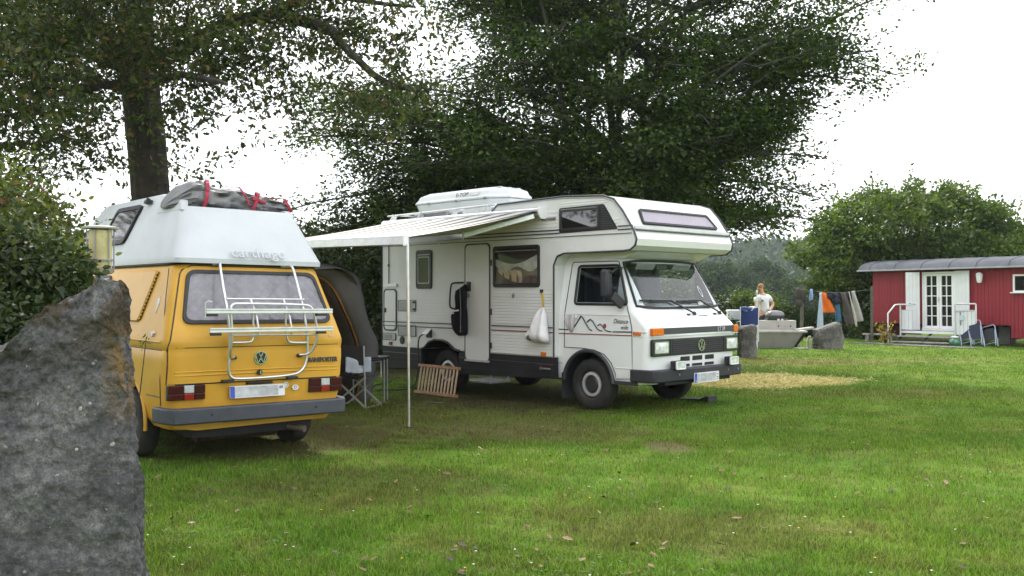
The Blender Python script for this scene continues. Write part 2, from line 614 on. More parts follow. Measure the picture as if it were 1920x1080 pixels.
def soup(name, V, F, rnd, m, parent=None):
    """V (n,k,3) template copies, F list of faces of the template, rnd (n,) -> one mesh"""
    n, k, _ = V.shape
    me = bpy.data.meshes.new(name)
    nf = len(F); sizes = [len(f) for f in F]; tot = sum(sizes)
    me.vertices.add(n * k); me.vertices.foreach_set("co", np.ascontiguousarray(V, dtype=np.float32).ravel())
    flat = np.array([i for f in F for i in f], dtype=np.int32)
    loops = (flat[None, :] + (np.arange(n, dtype=np.int32) * k)[:, None]).ravel()
    me.loops.add(n * tot); me.loops.foreach_set("vertex_index", loops)
    starts = np.concatenate([[0], np.cumsum(sizes)[:-1]]).astype(np.int32)
    me.polygons.add(n * nf)
    me.polygons.foreach_set("loop_start", (starts[None, :] + (np.arange(n, dtype=np.int32) * tot)[:, None]).ravel())
    me.update(calc_edges=True)
    at = me.attributes.new("rnd", 'FLOAT', 'POINT')
    at.data.foreach_set("value", np.repeat(rnd.astype(np.float32), k))
    me.materials.append(m)
    o = bpy.data.objects.new(name, me); COL.objects.link(o)
    if parent is not None: o.parent = parent
    return o

LEAF = {
    'quad': (np.array([(0, 0, 0), (.45, .30, .07), (1, 0, -.05), (.45, -.30, .07)]), [(0, 1, 2, 3)]),
    'leaf': (np.array([(0, 0, 0), (.3, .26, .06), (.7, .2, .04), (1, 0, -.06), (.7, -.2, .04), (.3, -.26, .06)]), [(0, 1, 2, 3), (0, 3, 4, 5)]),
    'oak': (np.array([(0, 0, 0), (.22, .10, .02), (.34, .24, .05), (.47, .13, .03), (.64, .30, .06), (.76, .15, .02), (.92, .17, .0), (1, 0, -.05),
                      (.92, -.17, .0), (.76, -.15, .02), (.64, -.30, .06), (.47, -.13, .03), (.34, -.24, .05), (.22, -.10, .02)]), [(0, 1, 2, 3, 4, 5, 6, 7), (0, 7, 8, 9, 10, 11, 12, 13)]),
    'straw': (np.array([(0, 0, 0), (.5, .03, .02), (1, 0, 0), (.5, -.03, .02)]), [(0, 1, 2, 3)]),
    'needle': (np.array([(0, 0, 0), (.5, .09, .02), (1, 0, 0), (.5, -.09, .02)]), [(0, 1, 2, 3)]),
}
def unit(a):
    return a / np.maximum(1e-9, np.linalg.norm(a, axis=-1, keepdims=True))
def leaves(name, P, D, Nn, S, shape, m, parent=None, rnd=None):
    T, F = LEAF[shape]
    D = unit(D); Nn = unit(Nn - (Nn * D).sum(1, keepdims=True) * D); B = np.cross(Nn, D)
    S = S[:, None, None]
    V = P[:, None, :] + S * (T[None, :, 0:1] * D[:, None, :] + T[None, :, 1:2] * B[:, None, :] + T[None, :, 2:3] * Nn[:, None, :])
    if rnd is None: rnd = RNG.random(len(P))
    return soup(name, V, F, rnd, m, parent)

# grass blades
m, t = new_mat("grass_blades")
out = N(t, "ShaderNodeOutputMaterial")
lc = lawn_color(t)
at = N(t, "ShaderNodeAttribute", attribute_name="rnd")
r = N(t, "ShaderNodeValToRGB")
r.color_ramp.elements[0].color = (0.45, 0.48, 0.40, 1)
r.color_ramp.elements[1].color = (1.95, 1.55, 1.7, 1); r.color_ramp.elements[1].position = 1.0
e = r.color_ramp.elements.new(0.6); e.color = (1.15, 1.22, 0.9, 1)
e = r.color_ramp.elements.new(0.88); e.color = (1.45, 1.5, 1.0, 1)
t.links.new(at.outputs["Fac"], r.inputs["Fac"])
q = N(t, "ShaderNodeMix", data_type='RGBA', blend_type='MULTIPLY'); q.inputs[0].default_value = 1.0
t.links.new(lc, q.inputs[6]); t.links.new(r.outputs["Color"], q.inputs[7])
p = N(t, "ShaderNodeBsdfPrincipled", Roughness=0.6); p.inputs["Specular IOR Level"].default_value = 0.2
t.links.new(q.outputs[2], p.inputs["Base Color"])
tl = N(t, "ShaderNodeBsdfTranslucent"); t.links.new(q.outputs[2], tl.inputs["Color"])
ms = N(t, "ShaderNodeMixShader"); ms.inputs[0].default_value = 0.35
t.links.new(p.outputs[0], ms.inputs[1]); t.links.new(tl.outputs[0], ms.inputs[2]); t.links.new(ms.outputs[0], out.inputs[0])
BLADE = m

def lawn_points(n, y0, y1, power, margin=0.7):
    y = (y0 ** (1 - power) + RNG.random(n * 2) * (y1 ** (1 - power) - y0 ** (1 - power))) ** (1 / (1 - power))
    x = (RNG.random(n * 2) * 2 - 1) * (0.60 * y + margin)
    keep = np.ones(len(x), bool)
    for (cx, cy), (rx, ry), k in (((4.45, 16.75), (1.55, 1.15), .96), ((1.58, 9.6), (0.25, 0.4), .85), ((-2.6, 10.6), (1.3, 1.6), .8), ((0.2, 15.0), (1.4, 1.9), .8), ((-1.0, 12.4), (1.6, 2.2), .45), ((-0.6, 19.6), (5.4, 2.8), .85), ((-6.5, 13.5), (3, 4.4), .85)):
        ins = ((x - cx) / rx) ** 2 + ((y - cy) / ry) ** 2 < 0.7 + 0.6 * RNG.random(len(x))
        keep &= ~(ins & (RNG.random(len(x)) < k))
    # clumping
    cl = np.sin(x * 3.1 + 1.7 * np.sin(y * 2.3)) * np.sin(y * 3.7 + 1.3 * np.sin(x * 2.9)) + 0.6 * np.sin(x * 11 + y * 7) * np.sin(y * 13 - x * 5)
    keep &= RNG.random(len(x)) < 0.72 + 0.28 * cl
    i = np.nonzero(keep)[0][:n]
    return x[i], y[i], cl[i]
def blades(name, n, y0, y1, power, h0, h1, wscale, tri):
    x, y, cl = lawn_points(n, y0, y1, power)
    n = len(x)
    z = 0.012 * np.sin(x * 1.3 + 0.4) * np.sin(y * 0.9)
    a = RNG.random(n) * 2 * PI
    lean = 0.25 + RNG.random(n) * 0.9
    h = (h0 + (h1 - h0) * RNG.random(n) ** 1.6) * (1 + 0.3 * cl)
    w = wscale * (0.7 + 0.6 * RNG.random(n)) * np.maximum(1, y / 8.0)
    dx, dy = np.cos(a), np.sin(a); wx, wy = -dy, dx
    P = np.stack([x, y, z - 0.004], 1)
    L = np.stack([dx, dy, np.zeros(n)], 1); Wd = np.stack([wx, wy, np.zeros(n)], 1); Z = np.array([0, 0, 1.0])
    hh = h[:, None]; ww = w[:, None]; ll = lean[:, None]
    if tri:
        V = np.stack([P - Wd * ww, P + Wd * ww, P + Z * hh + L * hh * ll], 1); F = [(0, 1, 2)]
    else:
        M1 = P + Z * hh * .65 + L * hh * ll * .3
        V = np.stack([P - Wd * ww, P + Wd * ww, M1 + Wd * ww * .8, M1 - Wd * ww * .8, P + Z * hh + L * hh * ll], 1); F = [(0, 1, 2, 3), (3, 2, 4)]
    rnd = np.clip(RNG.random(n), 0, 1)
    return soup(name, V, F, rnd, BLADE)
near = blades("grass", 330000, 4.4, 10.0, 1.9, 0.014, 0.056, 0.0023, False)
far = blades("grass_far", 420000, 9.5, 30.0, 1.75, 0.018, 0.05, 0.0027, True)
# join the two fields into one object
def join_into(a, others):
    bm = bmesh.new(); bm.from_mesh(a.data)
    for o in others:
        bm.from_mesh(o.data)
    bm.to_mesh(a.data); bm.free()
    for o in others:
        d = o.data; bpy.data.objects.remove(o); bpy.data.meshes.remove(d)
join_into(near, [far])
near.data.polygons.foreach_set("material_index", [0] * len(near.data.polygons))
tag(near, "short patchy lawn grass covering the whole campsite", "grass", kind="stuff")

# clover and broad-leaved weeds in the near lawn
n = 9000
x, y, cl = lawn_points(n, 4.4, 12, 1.9)
patch = np.sin(x * 1.9 + 0.6) + np.sin(y * 2.6 + x) + 0.8 * RNG.standard_normal(len(x)) - (x > -0.6) * 0.9 > 0.9
x, y = x[patch], y[patch]; n = len(x)
a = RNG.random((n, 3)) * .5 + np.array([0, 2.1, 4.2]) + RNG.random((n, 1)) * 6
P = np.repeat(np.stack([x, y, 0.02 + 0.025 * RNG.random(n)], 1), 3, 0)
D = np.stack([np.cos(a), np.sin(a), 0.15 + 0 * a], 2).reshape(-1, 3)
Nn = np.tile([0, 0, 1.0], (3 * n, 1)) + RNG.standard_normal((3 * n, 3)) * .25
CLOVER = leaf_mat("clover_leaf", (0.03, 0.085, 0.010), (0.05, 0.13, 0.016), (0.08, 0.17, 0.03), trans=.35)
o = leaves("clover", P, D, Nn, 0.012 + 0.010 * RNG.random(3 * n), 'leaf', CLOVER)
tag(o, "clover and small weeds growing among the lawn grass", "clover", kind="stuff")
# straw lying on the bleached patch
n = 26000
aa = RNG.random(n) * 2 * PI; rr = np.sqrt(RNG.random(n)) * (1 + .16 * RNG.standard_normal(n))
lob = 1 + .16 * np.sin(3 * aa + 1.0) + .10 * np.sin(7 * aa + .4) + .07 * np.sin(13 * aa)
x = 4.2 + 1.5 * rr * lob * np.cos(aa); y = 16.75 + 1.25 * rr * lob * np.sin(aa) - .16 * (x - 4.4)
a = RNG.random(n) * 2 * PI
P = np.stack([x, y, 0.008 + 0.03 * RNG.random(n)], 1); D = np.stack([np.cos(a), np.sin(a), .25 * RNG.standard_normal(n)], 1)
STRAW = leaf_mat("straw", (0.34, 0.29, 0.12), (0.62, 0.54, 0.26), (0.78, 0.70, 0.38), trans=.15)
o = leaves("straw", P, D, np.tile([0, 0, 1.0], (n, 1)) + .3 * RNG.standard_normal((n, 3)), 0.06 + .10 * RNG.random(n), 'straw', STRAW)
tag(o, "bleached straw lying on the lawn in front of the motorhome", "straw", kind="stuff")

# small white clover heads and yellow hawkbit flowers
n = 130
x, y, cl = lawn_points(n, 4.8, 14, 1.7); n = len(x)
P = np.repeat(np.stack([x, y, 0.045 + 0 * x], 1), 6, 0); a = np.tile(np.arange(6) * PI / 3, n)
D = np.stack([np.cos(a), np.sin(a), .5 + 0 * a], 1)
FLW = leaf_mat("clover_flower", (0.55, 0.55, 0.52), (0.62, 0.60, 0.56), (0.66, 0.62, 0.60), odd=(0.62, 0.40, 0.02), odd_at=.75, trans=.2)
o = leaves("clover_flowers", P, D, np.tile([0, 0, 1.0], (len(P), 1)), np.full(len(P), .011), 'leaf', FLW, None, np.repeat(RNG.random(n), 6))
tag(o, "tiny white and yellow flower heads dotted over the lawn", "flowers", kind="stuff")

# fallen leaves, each one a thing
FALLEN = [mat("fallen_leaf_brown", (0.12, 0.052, 0.024), 0.7, var=.4, scale=30), mat("fallen_leaf_tan", (0.17, 0.10, 0.045), 0.7, var=.35, scale=30), mat("fallen_leaf_dark", (0.05, 0.03, 0.018), 0.7, var=.4, scale=30)]
fl = []
for k in range(3):
    mb = MB()
    T = LEAF['oak'][0]
    curl = (0.28, 0.42, 0.2)[k]
    mb.add([(u * .075 - .037, v * .075, .004 + curl * .5 * (abs(v) * .12) + curl * .25 * max(0, (u - .5)) * .1) for u, v, w in T], LEAF['oak'][1])
    me = mb.mesh("fallen_leaf", fix=False); me.materials.append(FALLEN[k]); fl.append(me)
LAB = ["brown curled fallen leaf lying on the lawn", "tan fallen leaf lying on the lawn", "dark withered fallen leaf lying on the lawn"]
for i in range(290):
    y = (4.9 ** -0.7 + random.random() * (13.0 ** -0.7 - 4.9 ** -0.7)) ** (-1 / 0.7)
    x = (random.random() * 2 - 1) * (0.56 * y) + .2
    if x < -1.75 and y < 6: continue
    if random.random() < 0.35 and x > 1: continue
    k = random.choice((0, 0, 1, 2, 2))
    o = bpy.data.objects.new("fallen_leaf", fl[k]); COL.objects.link(o)
    o.location = (x, y, 0.028 + 0.012 * random.random())
    s = 0.55 + 0.55 * random.random()
    o.scale = (s, s, s)
    o.rotation_euler = (random.uniform(-.5, .5), random.uniform(-.5, .5), random.uniform(0, 6.28))
    tag(o, LAB[k], "leaf", ["brown fallen leaves on the lawn", "tan fallen leaves on the lawn", "dark fallen leaves on the lawn"][k])
# ---------------------------------------------------------------- shared vehicle bits
def emblem(mb, R, d=0.006):
    out = [(R * math.cos(2 * PI * k / 28), R * math.sin(2 * PI * k / 28)) for k in range(28)]
    inn = [(u * .86, v * .86) for u, v in out]
    mb.ring(out, inn, 0, d)
    for pts in ([(-.34, .80), (0, .10), (.34, .80)], [(-.80, .32), (-.42, -.70), (0, -.05), (.42, -.70), (.80, .32)]):
        for a, b in zip(pts[:-1], pts[1:]):
            a = Vector(a); b = Vector(b); dd = (b - a).normalized(); nn = Vector((-dd.y, dd.x)) * .075
            a -= dd * .05; b += dd * .05
            mb.prism([tuple((a + nn) * R), tuple((a - nn) * R), tuple((b - nn) * R), tuple((b + nn) * R)], 0.0005, d * .85)
    return mb

def wheel(parent, loc, out, R, wd, rimR, rim_m, cap_m, ring_m=None):
    """axis along y, 'out' = +1 / -1 is the side that faces outwards"""
    w = sub("wheel", parent, loc)
    h = wd / 2
    MB().lathe([(rimR * .9, -h * .8), (rimR, -h), (R * .9, -h), (R * .975, -h * .8), (R, -h * .45), (R, h * .45), (R * .975, h * .8), (R * .9, h), (rimR, h), (rimR * .9, h * .8)], n=40, axis='y', loop=True).build("tyre", TYRE, w, smooth=50)
    mb = MB()
    o = out
    mb.lathe([(0.001, o * h * .35), (rimR * .55, o * h * .35), (rimR * .78, o * h * .25), (rimR * .88, o * h * .55), (rimR * .99, o * h * .98), (rimR * 1.03, o * h * 1.02), (rimR * 1.02, o * h * .6), (rimR * .5, -o * h * .6), (0.001, -o * h * .6)], n=32, axis='y')
    mb.build("rim", rim_m, w, smooth=40)
    mb = MB()
    mb.lathe([(0.001, o * h * .80), (rimR * .48, o * h * .78), (rimR * .56, o * h * .62), (rimR * .56, o * h * .36), (0.001, o * h * .36)], n=28, axis='y')
    mb.build("hub_cap", cap_m, w, smooth=40)
    if ring_m:
        mb = MB()
        mb.lathe([(rimR * .60, o * h * .40), (rimR * .62, o * h * .78), (rimR * .80, o * h * .74), (rimR * .84, o * h * .40)], n=36, axis='y', loop=True)
        mb.build("trim_ring", ring_m, w, smooth=40)
    return w

# ---------------------------------------------------------------- yellow van
VAN_O, VAN_RZ = (-2.985, 9.565, 0.0), math.radians(130.5)
van = thing("camper_van", "yellow high roof camper van seen from behind with a silver bicycle rack", "camper van", VAN_O, rot=(math.radians(0.7), 0, VAN_RZ))
def loc_world(o, p):
    return Matrix.LocRotScale(o.location, o.rotation_euler.to_quaternion(), (1, 1, 1)) @ Vector(p)
YEL = mat("yellow_paint", (0.56, 0.305, 0.038), 0.42, var=0.09, scale=2.0, coat=0.08, spec=.3, dirt=0.4, dirtc=(0.36, 0.21, 0.05), dscale=1.6, bump=0.01, bscale=5)
GRP = mat("white_roof_shell", (0.46, 0.485, 0.51), 0.6, var=0.05, scale=3, dirt=0.45, dirtc=(0.36, 0.38, 0.38), dscale=3.5, bump=0.05, bscale=90)
BUMP = mat("bumper_plastic", (0.038, 0.043, 0.058), 0.55, var=0.15, scale=8, dirt=0.3, dirtc=(0.10, 0.10, 0.10), dscale=6, bump=0.06, bscale=160)

VZ = [(.34, .80, -.85), (.42, .86, -.885), (.60, .89, -.925), (.95, .902, -.95), (1.045, .897, -.953), (1.06, .890, -.949), (1.075, .897, -.953), (1.13, .905, -.958), (1.17, .895, -.952), (1.20, .888, -.942), (1.30, .868, -.902), (1.80, .745, -.702), (1.845, .715, -.684)]
def vprof(z):
    for (z0, w0, x0), (z1, w1, x1) in zip(VZ[:-1], VZ[1:]):
        if z <= z1:
            f = (z - z0) / (z1 - z0)
            return w0 + (w1 - w0) * f, x0 + (x1 - x0) * f
    return VZ[-1][1:]
CR = 0.13
def vrear(y, z):
    w, x = vprof(z)
    q = max(0.0, abs(y) - (w - CR)) / CR
    q = min(q, 1.0)
    return x + CR * (1 - math.sqrt(max(0, 1 - q * q)))
def vsec(z, w, xr):
    pts = []
    xf = 3.45 - max(0, z - 1.1) * .75
    for k in range(9):
        a = PI + PI / 2 * k / 8     # right-rear corner handled by mirrored order
        pts.append((xr + CR + CR * math.cos(a), -(w - CR) + CR * math.sin(a), z))
    for k in range(5):
        a = -PI / 2 + PI / 2 * k / 4
        pts.append((xf - .3 + .3 * math.cos(a), -(w - .3) + .3 * math.sin(a), z))
    for k in range(5):
        a = PI / 2 * k / 4
        pts.append((xf - .3 + .3 * math.cos(a), (w - .3) + .3 * math.sin(a), z))
    for k in range(9):
        a = PI / 2 + PI / 2 * k / 8
        pts.append((xr + CR + CR * math.cos(a), (w - CR) + CR * math.sin(a), z))
    return pts
mb = MB(); mb.loft([vsec(z, w, xr) for z, w, xr in VZ])
body = mb.build("body", [YEL, DARKIN], van, smooth=28)
ct = MB()
for s in (1, -1):
    for xw in (0.0, 2.46):
        ct.lathe([(.395, s * .45), (.395, s * 1.3)], (xw, 0, .34), 32, 'y')
bool_cut(body, ct, [YEL, DARKIN])
body.data.polygons.foreach_set("use_smooth", [True] * len(body.data.polygons)); body.data.set_sharp_from_angle(angle=math.radians(28))
MB().box((1.2, 0, .36), (3.9, 1.1, .2)).box((-.45, 0, .31), (.7, 1.2, .12)).build("underbody", DARKIN, van)
# wheel arch lips
for s in (1, -1):
    MB().tube([(.41 * math.cos(a), s * .885, .34 + .41 * math.sin(a)) for a in np.linspace(-.1, PI + .1, 24)], .018, 6).build("arch_lip", YEL, van, smooth=60)
for (wx, wy) in ((0, .80), (0, -.80), (2.46, .79), (2.46, -.79)):
    wheel(van, (wx, wy, .325), 1 if wy > 0 else -1, .325, .19, .19, STEEL, BLACK)

# tailgate
def tail_panel(z0, z1, grow, off, n=24, m=26):
    mb = MB()
    top = 1.828
    def hw(z):
        return (.868 if z < 1.1 else .868 + (z - 1.1) * (.672 - .868) / (1.828 - 1.1)) + grow
    def surf(i, j, o):
        z = z0 + (z1 - z0) * j
        h = hw(z)
        e = max(0.0, (z - (z1 - .09)) / .09)
        h -= .09 * (1 - math.sqrt(max(0, 1 - e * e)))
        y = h * (2 * i - 1)
        return (vrear(y, z) - o, y, z)
    f = [[surf(i / n, j / m, off) for i in range(n + 1)] for j in range(m + 1)]
    k = [[surf(i / n, j / m, -.02) for i in range(n + 1)] for j in range(m + 1)]
    mb.grid(lambda a, b: f[int(round(b * m))][int(round(a * n))], n, m)
    edge = [f[0][i] for i in range(n + 1)] + [f[j][n] for j in range(1, m + 1)] + [f[m][i] for i in range(n - 1, -1, -1)] + [f[j][0] for j in range(m - 1, 0, -1)]
    back = [k[0][i] for i in range(n + 1)] + [k[j][n] for j in range(1, m + 1)] + [k[m][i] for i in range(n - 1, -1, -1)] + [k[j][0] for j in range(m - 1, 0, -1)]
    mb.loft([edge, back], caps=False)
    return mb
tail_panel(.752, 1.834, .009, .004).build("tailgate_seal", BLACK, van, smooth=40)
tg = tail_panel(.764, 1.826, 0, .013, 30, 44).build("tailgate", YEL, van, smooth=40)
# pressed ridges across the tailgate
for z, h in ((.868, .007), (.835, .007), (1.085, .004)):
    MB().tube([(vrear(y, z) - .012, y, z) for y in np.linspace(-.80, .82, 20)], h, 6).build("ridge", YEL if z < 1.08 else BLACK, tg, smooth=60)
# rear window on the sloping part of the tailgate
TO = (-.942 - .026, 0, 1.2); TU = (0, -1, 0); TV = (.40, 0, 1)
wp = rpoly([(-.755, .105), (.755, .105), (.645, .635), (-.645, .635)], .09, 5)
fr = MB().fr(TO, TU, TV).ring(wp, inset(wp, .032), -.014, .012).build("window_frame", BLACK, tg, smooth=35)
QUILT = mat("quilted_mat", (0.29, 0.275, 0.27), 0.45, var=0.2, scale=7)
def quilt(u, v):
    hw = .735 - .105 * v
    x = (2 * u - 1) * hw; y = .12 + v * .505
    a = (x + y) / .115; b_ = (x - y) / .115
    return (x, y, -.0095 + .0095 * min(1, abs(math.sin(PI * a)) * 1.6) * min(1, abs(math.sin(PI * b_)) * 1.6))
MB().fr(TO, TU, TV).grid(quilt, 90, 36).build("thermal_mat", QUILT, tg, smooth=70, fix=False)
MB().fr(TO, TU, TV).prism(inset(wp, .03), .004, .007).build("rear_window", glass_mat("rear_glass", (.90, .90, .93), 1.45), tg)
# emblem, lettering, lock
CHROME = mat("chrome", (0.55, 0.56, 0.57), 0.2, 0.9, var=.1)
mb = MB().fr((-.97, .02, .975), (0, -1, 0), (0, 0, 1)); mb.prism([(.062 * math.cos(2 * PI * k / 28), .062 * math.sin(2 * PI * k / 28)) for k in range(28)], -.012, -.001)
mb.build("emblem_disc", BLACK, tg); emblem(MB().fr((-.970, .02, .975), (0, -1, 0), (0, 0, 1)), .064, .006).build("emblem", CHROME, tg)
text("TRANSPORTER", .062, mat("badge_grey", (0.05, 0.05, 0.055), .4), tg, (-.968, -.445, .935), (0, -1, 0), (0, 0, 1), .004, sx=.84, bevel=.002)
MB().lathe([(.024, -.968), (.028, -.975), (.02, -.99), (0.001, -.99)], (0, .03, .84), 20, 'x').build("lock", BLACK, tg, smooth=40)
MB().box((-.992, .03, .84), (.006, .012, .03)).build("key_slot", CHROME, tg)
# tail lamps
for s in (1, -1):
    y0, y1 = (.545, .885) if s > 0 else (-.50, -.86)
    z0, z1 = .618, .752
    xx = -.945
    L = MB().box((xx + .02, (y0 + y1) / 2, (z0 + z1) / 2), (.05, abs(y1 - y0), z1 - z0)).build("tail_lamp", BLACK, van, bevel=.008)
    a, b_ = (0.30, 0.58) if s > 0 else (0.35, 0.62)
    zm = z0 + .45 * (z1 - z0)
    for (f0, f1, q0, q1, mm) in ((0, a, z0, zm, LAMPRED), (0, a, zm, z1, LAMPRED), (a, b_, zm, z1, LAMPCLEAR), (a, b_, z0, zm, LAMPBRIGHT), (b_, 1, z0, zm, LAMPRED), (b_, 1, zm, z1, LAMPRED)):
        ya = y0 + (y1 - y0) * f0; yb = y0 + (y1 - y0) * f1
        MB().box((xx - .008, (ya + yb) / 2, (q0 + q1) / 2), (.02, abs(yb - ya) - .006, q1 - q0 - .006)).build("lens", mm, L, bevel=.004)
# number plate
pl = MB().fr((-.965, 0.045, .665), (0, -1, 0), (.1, 0, 1)).prism(rrect(-.275, -.056, .275, .056, .012), 0, .008).build("number_plate", PLATE, van)
MB().fr((-.9745, 0.045, .665), (0, -1, 0), (.1, 0, 1)).prism(rrect(-.272, -.053, -.228, .053, .008), 0, .002).build("country_band", BLUEP, pl)
SMUDGE = mat("plate_smudge", (0.42, 0.43, 0.45), 0.4, var=0.35, scale=9)
MB().fr((-.9745, 0.045, .665), (0, -1, 0), (.1, 0, 1)).prism(rrect(-.22, -.045, .205, .045, .01), 0, .002).build("plate_face", SMUDGE, pl)
INK = mat("black_ink", (0.01, 0.01, 0.01), .5)
text("04", .036, INK, pl, (-.9765, -.19, .690), (0, -1, 0), (.1, 0, 1), .001, align='CENTER')
text("10", .036, INK, pl, (-.9715, -.19, .640), (0, -1, 0), (.1, 0, 1), .001, align='CENTER')
MB().fr((-.9745, -.145, .665), (0, -1, 0), (.1, 0, 1)).box((0, 0, .001), (.03, .004, .002)).build("plate_dash", INK, pl)
text("D", .028, PLATE, pl, (-.9745, .296, .632), (0, -1, 0), (.1, 0, 1), .001, align='CENTER')
for (yy, zz, ru, rv, tx) in ((-.255, .705, .028, .028, None), (-.355, .675, .035, .026, "D")):
    st = MB().fr((-.942, yy, zz), (0, -1, 0), (.06, 0, 1)).prism([(ru * math.cos(2 * PI * k / 24), rv * math.sin(2 * PI * k / 24)) for k in range(24)], 0, .004).build("sticker", PLATE, van)
    if tx: text(tx, .04, INK, st, (-.9465, yy, zz), (0, -1, 0), (.06, 0, 1), .001, align='CENTER')
    else: MB().fr((-.9465, yy, zz), (0, -1, 0), (.06, 0, 1)).ring([(.02 * math.cos(2 * PI * k / 18), .02 * math.sin(2 * PI * k / 18)) for k in range(18)], [(.015 * math.cos(2 * PI * k / 18), .015 * math.sin(2 * PI * k / 18)) for k in range(18)], 0, .001).build("sticker_ring", STEEL, st)
MB().box((-.945, .02, .74), (.05, .26, .02)).build("plate_lamp", BLACK, van, bevel=.006)
# bumper
pln = [(-.70, .935), (-.92, .915), (-1.03, .86), (-1.055, .80), (-1.055, -.80), (-1.03, -.86), (-.92, -.915), (-.70, -.935), (-.70, -.88), (-.93, -.84), (-.96, -.78), (-.96, .78), (-.93, .84), (-.70, .88)]
bp_ = MB().prism(pln, .41, .55).build("bumper", BUMP, van, bevel=.014, smooth=35)
for yy in (.52, -.52):
    MB().lathe([(.012, -1.055), (.012, -1.06), (0.001, -1.06)], (0, yy, .485), 14, 'x').build("bolt", BLACK, bp_)
MB().box((-.88, -.15, .40), (.06, 1.0, .02)).build("bumper_bracket", DARKIN, van)
# rear valance and exhaust
MB().fr((-.87, 0, 0), (0, 1, 0), (0, 0, 1), (1, 0, 0)).prism([(-.62, .405), (.82, .405), (.80, .36), (.58, .325), (-.60, .345)], 0, .02).build("valance", YEL, van, bevel=.006)
EXH = mat("exhaust_metal", (0.16, 0.13, 0.11), .55, .6, var=.4, scale=12)
MB().tube(smooth_path([(-.5, -.05, .27), (-.62, -.25, .28), (-.8, -.38, .285), (-.93, -.47, .262)]), .034, 12).build("exhaust_pipe", EXH, van, smooth=60)
MB().tube([(-.62, .5, .27), (-.62, -.3, .27)], .085, 16).build("silencer", mat("rusty_steel", (0.05, 0.032, 0.025), .8, .2, var=.5, scale=9), van, smooth=60)
# left side: raised panel over the air intake with a perforated edge, side window, seam lines
LO = (0, .870, 1.30); LU = (-1, 0, 0); LV = (0, -.246, 1)
sp = rpoly([(-.86, .0), (.16, .0), (.34, .50), (-.80, .50)], .05, 3)
MB().fr(LO, LU, LV).prism(sp, -.01, .022).build("intake_panel", YEL, van, bevel=.012, smooth=35)
mb = MB().fr(LO, LU, LV)
mb.prism([(.165, .02), (.185, .02), (.352, .485), (.332, .485)], .0, .008)
mb.build("intake_slot", DARKIN, van)
for k in range(14):
    f = k / 13
    MB().fr(LO, LU, LV).box((.182 + .165 * f, .03 + .44 * f, .012), (.022, .014, .012)).build("slot_tooth", YEL, van)
sw = rrect(-2.05, .08, -.98, .47, .07)
wf = MB().fr(LO, LU, LV).ring(sw, inset(sw, .03), -.01, .012).build("side_window_frame", BLACK, van, smooth=35)
MB().fr(LO, LU, LV).prism(inset(sw, .028), -.01, .005).build("side_window", DARKGLASS, wf)
for z in (1.06, 1.135):
    MB().tube([(x, vprof(z)[0] + (.001 if z < 1.1 else .004), z) for x in np.linspace(-.82, 3.0, 10)], .005 if z < 1.1 else .008, 6).build("side_seam", BLACK if z < 1.1 else YEL, van)
MB().tube([(x, .893, .64) for x in np.linspace(-.80, -.45, 4)], .005, 6).build("side_seam", BLACK, van)
MB().tube([(-.66 + .0, .80 - .02, 1.80), (-.72, .83, 1.5), (-.79, .872, 1.2), (-.80, .90, .8), (-.80, .892, .56)], .004, 5).build("side_seam", BLACK, van)
WORN = mat("bare_primer", (0.55, 0.57, 0.60), .5, var=.25, scale=20)
for (u, v, w, h) in ((.53, .17, .05, .15), (.60, -.10, .06, .05)):
    pts = [(u + w / 2 * math.cos(a) * (1 + .35 * math.sin(3 * a + u)), v + h / 2 * math.sin(a) * (1 + .25 * math.cos(5 * a))) for a in np.linspace(0, 2 * PI, 18, endpoint=False)]
    MB().fr(LO, LU, LV).prism(pts, -.02, .0035 if v > 0 else .012).build("worn_patch", WORN, van)

# gutter and high roof
MB().tube([(3.0, .735, 1.845), (-.54, .735, 1.845), (-.65, .70, 1.848), (-.71, .60, 1.852), (-.71, -.60, 1.852), (-.65, -.70, 1.848), (-.54, -.735, 1.845), (3.0, -.735, 1.845)], .014, 6).build("gutter", BLACK, van, smooth=60)
def rsec(z, w, xr, xf, r=.10):
    return [(u, v, z) for u, v in rrect(xr, -w, xf, w, r, 6)]
roof = MB()
roof.loft([rsec(1.855, .752, -.755, 3.0), rsec(1.90, .752, -.758, 2.95), rsec(1.93, .738, -.738, 2.9), rsec(2.38, .585, -.465, 2.35), rsec(2.405, .57, -.435, 2.3)])
rf = roof.build("high_roof", GRP, van, smooth=30)
MB().loft([rsec(2.37, .588, .14, 2.34, .06), rsec(2.55, .52, .20, 2.1, .06), rsec(2.575, .49, .24, 2.05, .06)]).build("roof_crown", GRP, rf, smooth=30)
for s in (1, -1):
    hgt = .07 if s > 0 else .028
    MB().fr((0, s * .595, 2.36), (1, 0, 0), (0, -s * .34, 1), (0, s, 0)).prism([(-.45, 0), (.2, 0), (.2, hgt + .06), (-.36, hgt + .045), (-.43, .03)], -.07, 0).build("roof_lip", GRP, rf, bevel=.012, smooth=35)
text("carthago", .155, GRP, rf, (-.757, .235, 1.962), (0, -1, 0), (.607, 0, 1), .0022, sx=1.0, bevel=.0012, space=1.04)
RS = (0, .738, 1.93); RU = (-1, 0, 0); RV = (0, -.34, 1)
rw = rpoly([(-1.62, .16), (-.84, .16), (-.66, .585), (-1.42, .585)], .07, 5)
wf = MB().fr(RS, RU, RV).ring(rw, inset(rw, .045), -.01, .03).build("roof_window_frame", BLACK, rf, smooth=35)
MB().fr(RS, RU, RV).prism(inset(rw, .04), -.01, .022).build("roof_window", mat("smoked_acrylic", (0.05, 0.05, 0.055), .08, var=.3, scale=5, spec=.7), wf, bevel=.01, smooth=35)
